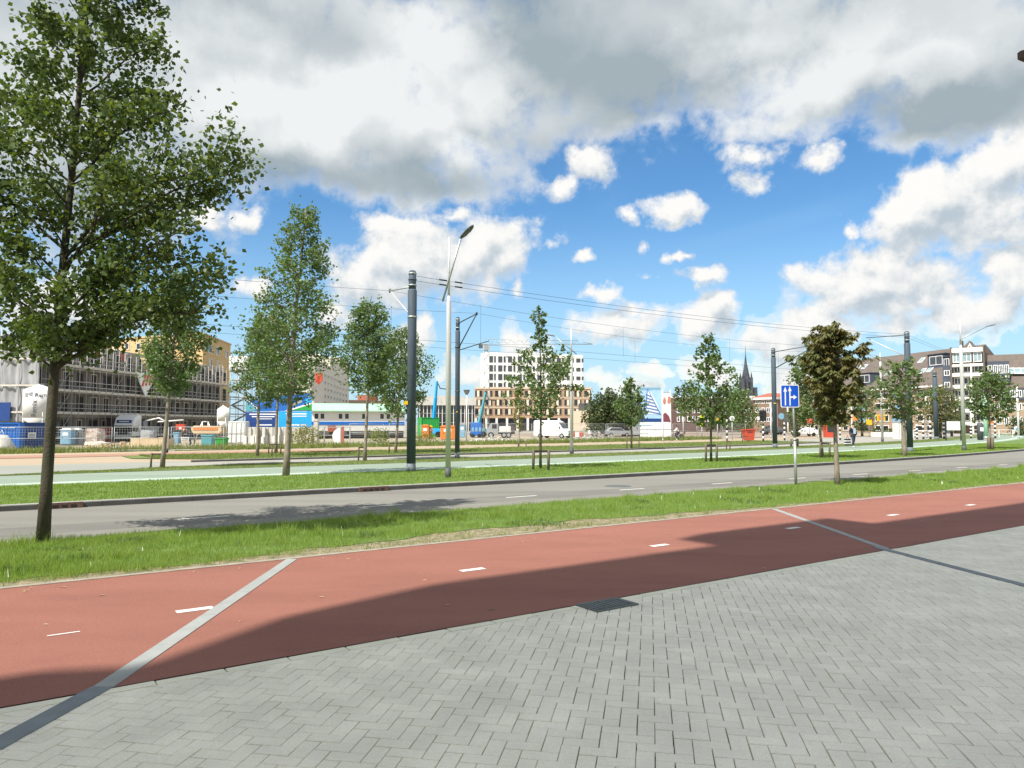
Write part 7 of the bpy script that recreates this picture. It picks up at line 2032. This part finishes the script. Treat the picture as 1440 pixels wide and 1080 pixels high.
RUN = dict(STAND); RUN.update(spine=(0, -.05, 1.12), chest=(0, -.12, 1.34), neck=(0, -.18, 1.49), head=(0, -.22, 1.58), crown=(0, -.23, 1.70), shL=(-.18, -.12, 1.40), elL=(-.25, .12, 1.20), haL=(-.20, -.02, 1.02), shR=(.18, -.12, 1.40), elR=(.24, -.22, 1.14), haR=(.16, -.44, 1.24),
           knL=(-.10, -.38, .66), anL=(-.10, -.22, .28), toL=(-.10, -.38, .24), knR=(.10, .12, .50), anR=(.10, .42, .22), toR=(.10, .40, .08))
pr = gp(1428, 615)
person('runner in pale shirt and white shorts at the right edge of the green path', pr, R(100), RUN, 'lightcloth', 'whitecloth', bare_legs=True, scale=1.10)
BEND = dict(STAND); BEND.update(pelvis=(0, .12, .92), spine=(0, -.10, 1.10), chest=(0, -.34, 1.20), neck=(0, -.50, 1.24), head=(0, -.62, 1.27), crown=(0, -.72, 1.32), shL=(-.19, -.36, 1.24), elL=(-.22, -.46, .96), haL=(-.16, -.60, .72), shR=(.19, -.36, 1.24), elR=(.22, -.46, .96), haR=(.16, -.62, .70),
            hiL=(-.09, .12, .88), hiR=(.09, .12, .88), knL=(-.11, .02, .50), anL=(-.11, .12, .09), toL=(-.11, -.05, .04), knR=(.11, .10, .50), anR=(.11, .22, .09), toR=(.11, .05, .04))
pw = gx(266, 70)
person('construction worker in white helmet bending over behind the mesh fence', pw, R(-80), BEND, 'browncloth', 'denim', hat='white', scale=1.15, shoe='black')
t = thing('hand_cart', 'white low hand cart the bending worker leans over', 'cart', gx(255, 69.5))
for z in (.55, .72): MB().tube((0, 0, z), (.75, 0, z), .03).build('rail', M['white'], t)
for x in (.05, .7): MB().tube((x, 0, 0), (x, 0, .72), .025).build('leg', M['white'], t)
# cyclist
pc = gx(951, 88)
bk = thing('bicycle', 'dark bicycle ridden along the sandy path by the cyclist', 'bicycle', pc, R(178))
for x in (-.55, .55):
    vs = MB().path([(x + .34 * math.cos(a_), 0, .35 + .34 * math.sin(a_)) for a_ in [2 * math.pi * i / 20 for i in range(21)]], .022, 6, True, False).build('wheel', M['rubber'], bk)
    sp__ = MB()
    for k in range(6): a_ = math.pi * k / 6; sp__.tube((x - .33 * math.cos(a_), 0, .35 - .33 * math.sin(a_)), (x + .33 * math.cos(a_), 0, .35 + .33 * math.sin(a_)), .003, n=3)
    sp__.build('spokes', M['galv'], vs)['kind'] = 'stuff'
fm = MB()
for (a_, c_) in (((-.55, 0, .35), (-.08, 0, .30)), ((-.08, 0, .30), (-.22, 0, .88)), ((-.55, 0, .35), (-.19, 0, .80)), ((-.19, 0, .80), (.38, 0, .85)), ((-.08, 0, .30), (.38, 0, .80)), ((.36, 0, .98), (.55, 0, .35))): fm.tube(a_, c_, .024, n=6)
fm.build('frame', M['black'], bk)
MB().cbox((-.24, 0, .94), (.26, .14, .07)).build('saddle', M['black'], bk); MB().path([(.28, -.28, 1.10), (.36, 0, 1.06), (.28, .28, 1.10)], .018, 6).build('handlebar', M['black'], bk)
MB().box(-.75, -.2, .45, -.45, .2, .82).build('pannier', M['browncloth'], bk)
RIDE = dict(STAND); RIDE.update(pelvis=(0, .24, 1.02), spine=(0, .16, 1.18), chest=(0, .05, 1.40), neck=(0, -.02, 1.54), head=(0, -.05, 1.64), crown=(0, -.04, 1.76), shL=(-.19, .04, 1.44), elL=(-.25, -.10, 1.24), haL=(-.26, -.30, 1.12), shR=(.19, .04, 1.44), elR=(.25, -.10, 1.24), haR=(.26, -.30, 1.12),
            hiL=(-.09, .22, .98), hiR=(.09, .22, .98), knL=(-.11, -.14, .80), anL=(-.11, .02, .44), toL=(-.11, -.14, .40), knR=(.11, -.04, .62), anR=(.11, .10, .20), toR=(.11, -.06, .17))
person('cyclist in white top with dark trousers riding to the left', pc, R(-90 + 178 - 180), RIDE, 'whitecloth', 'denim')
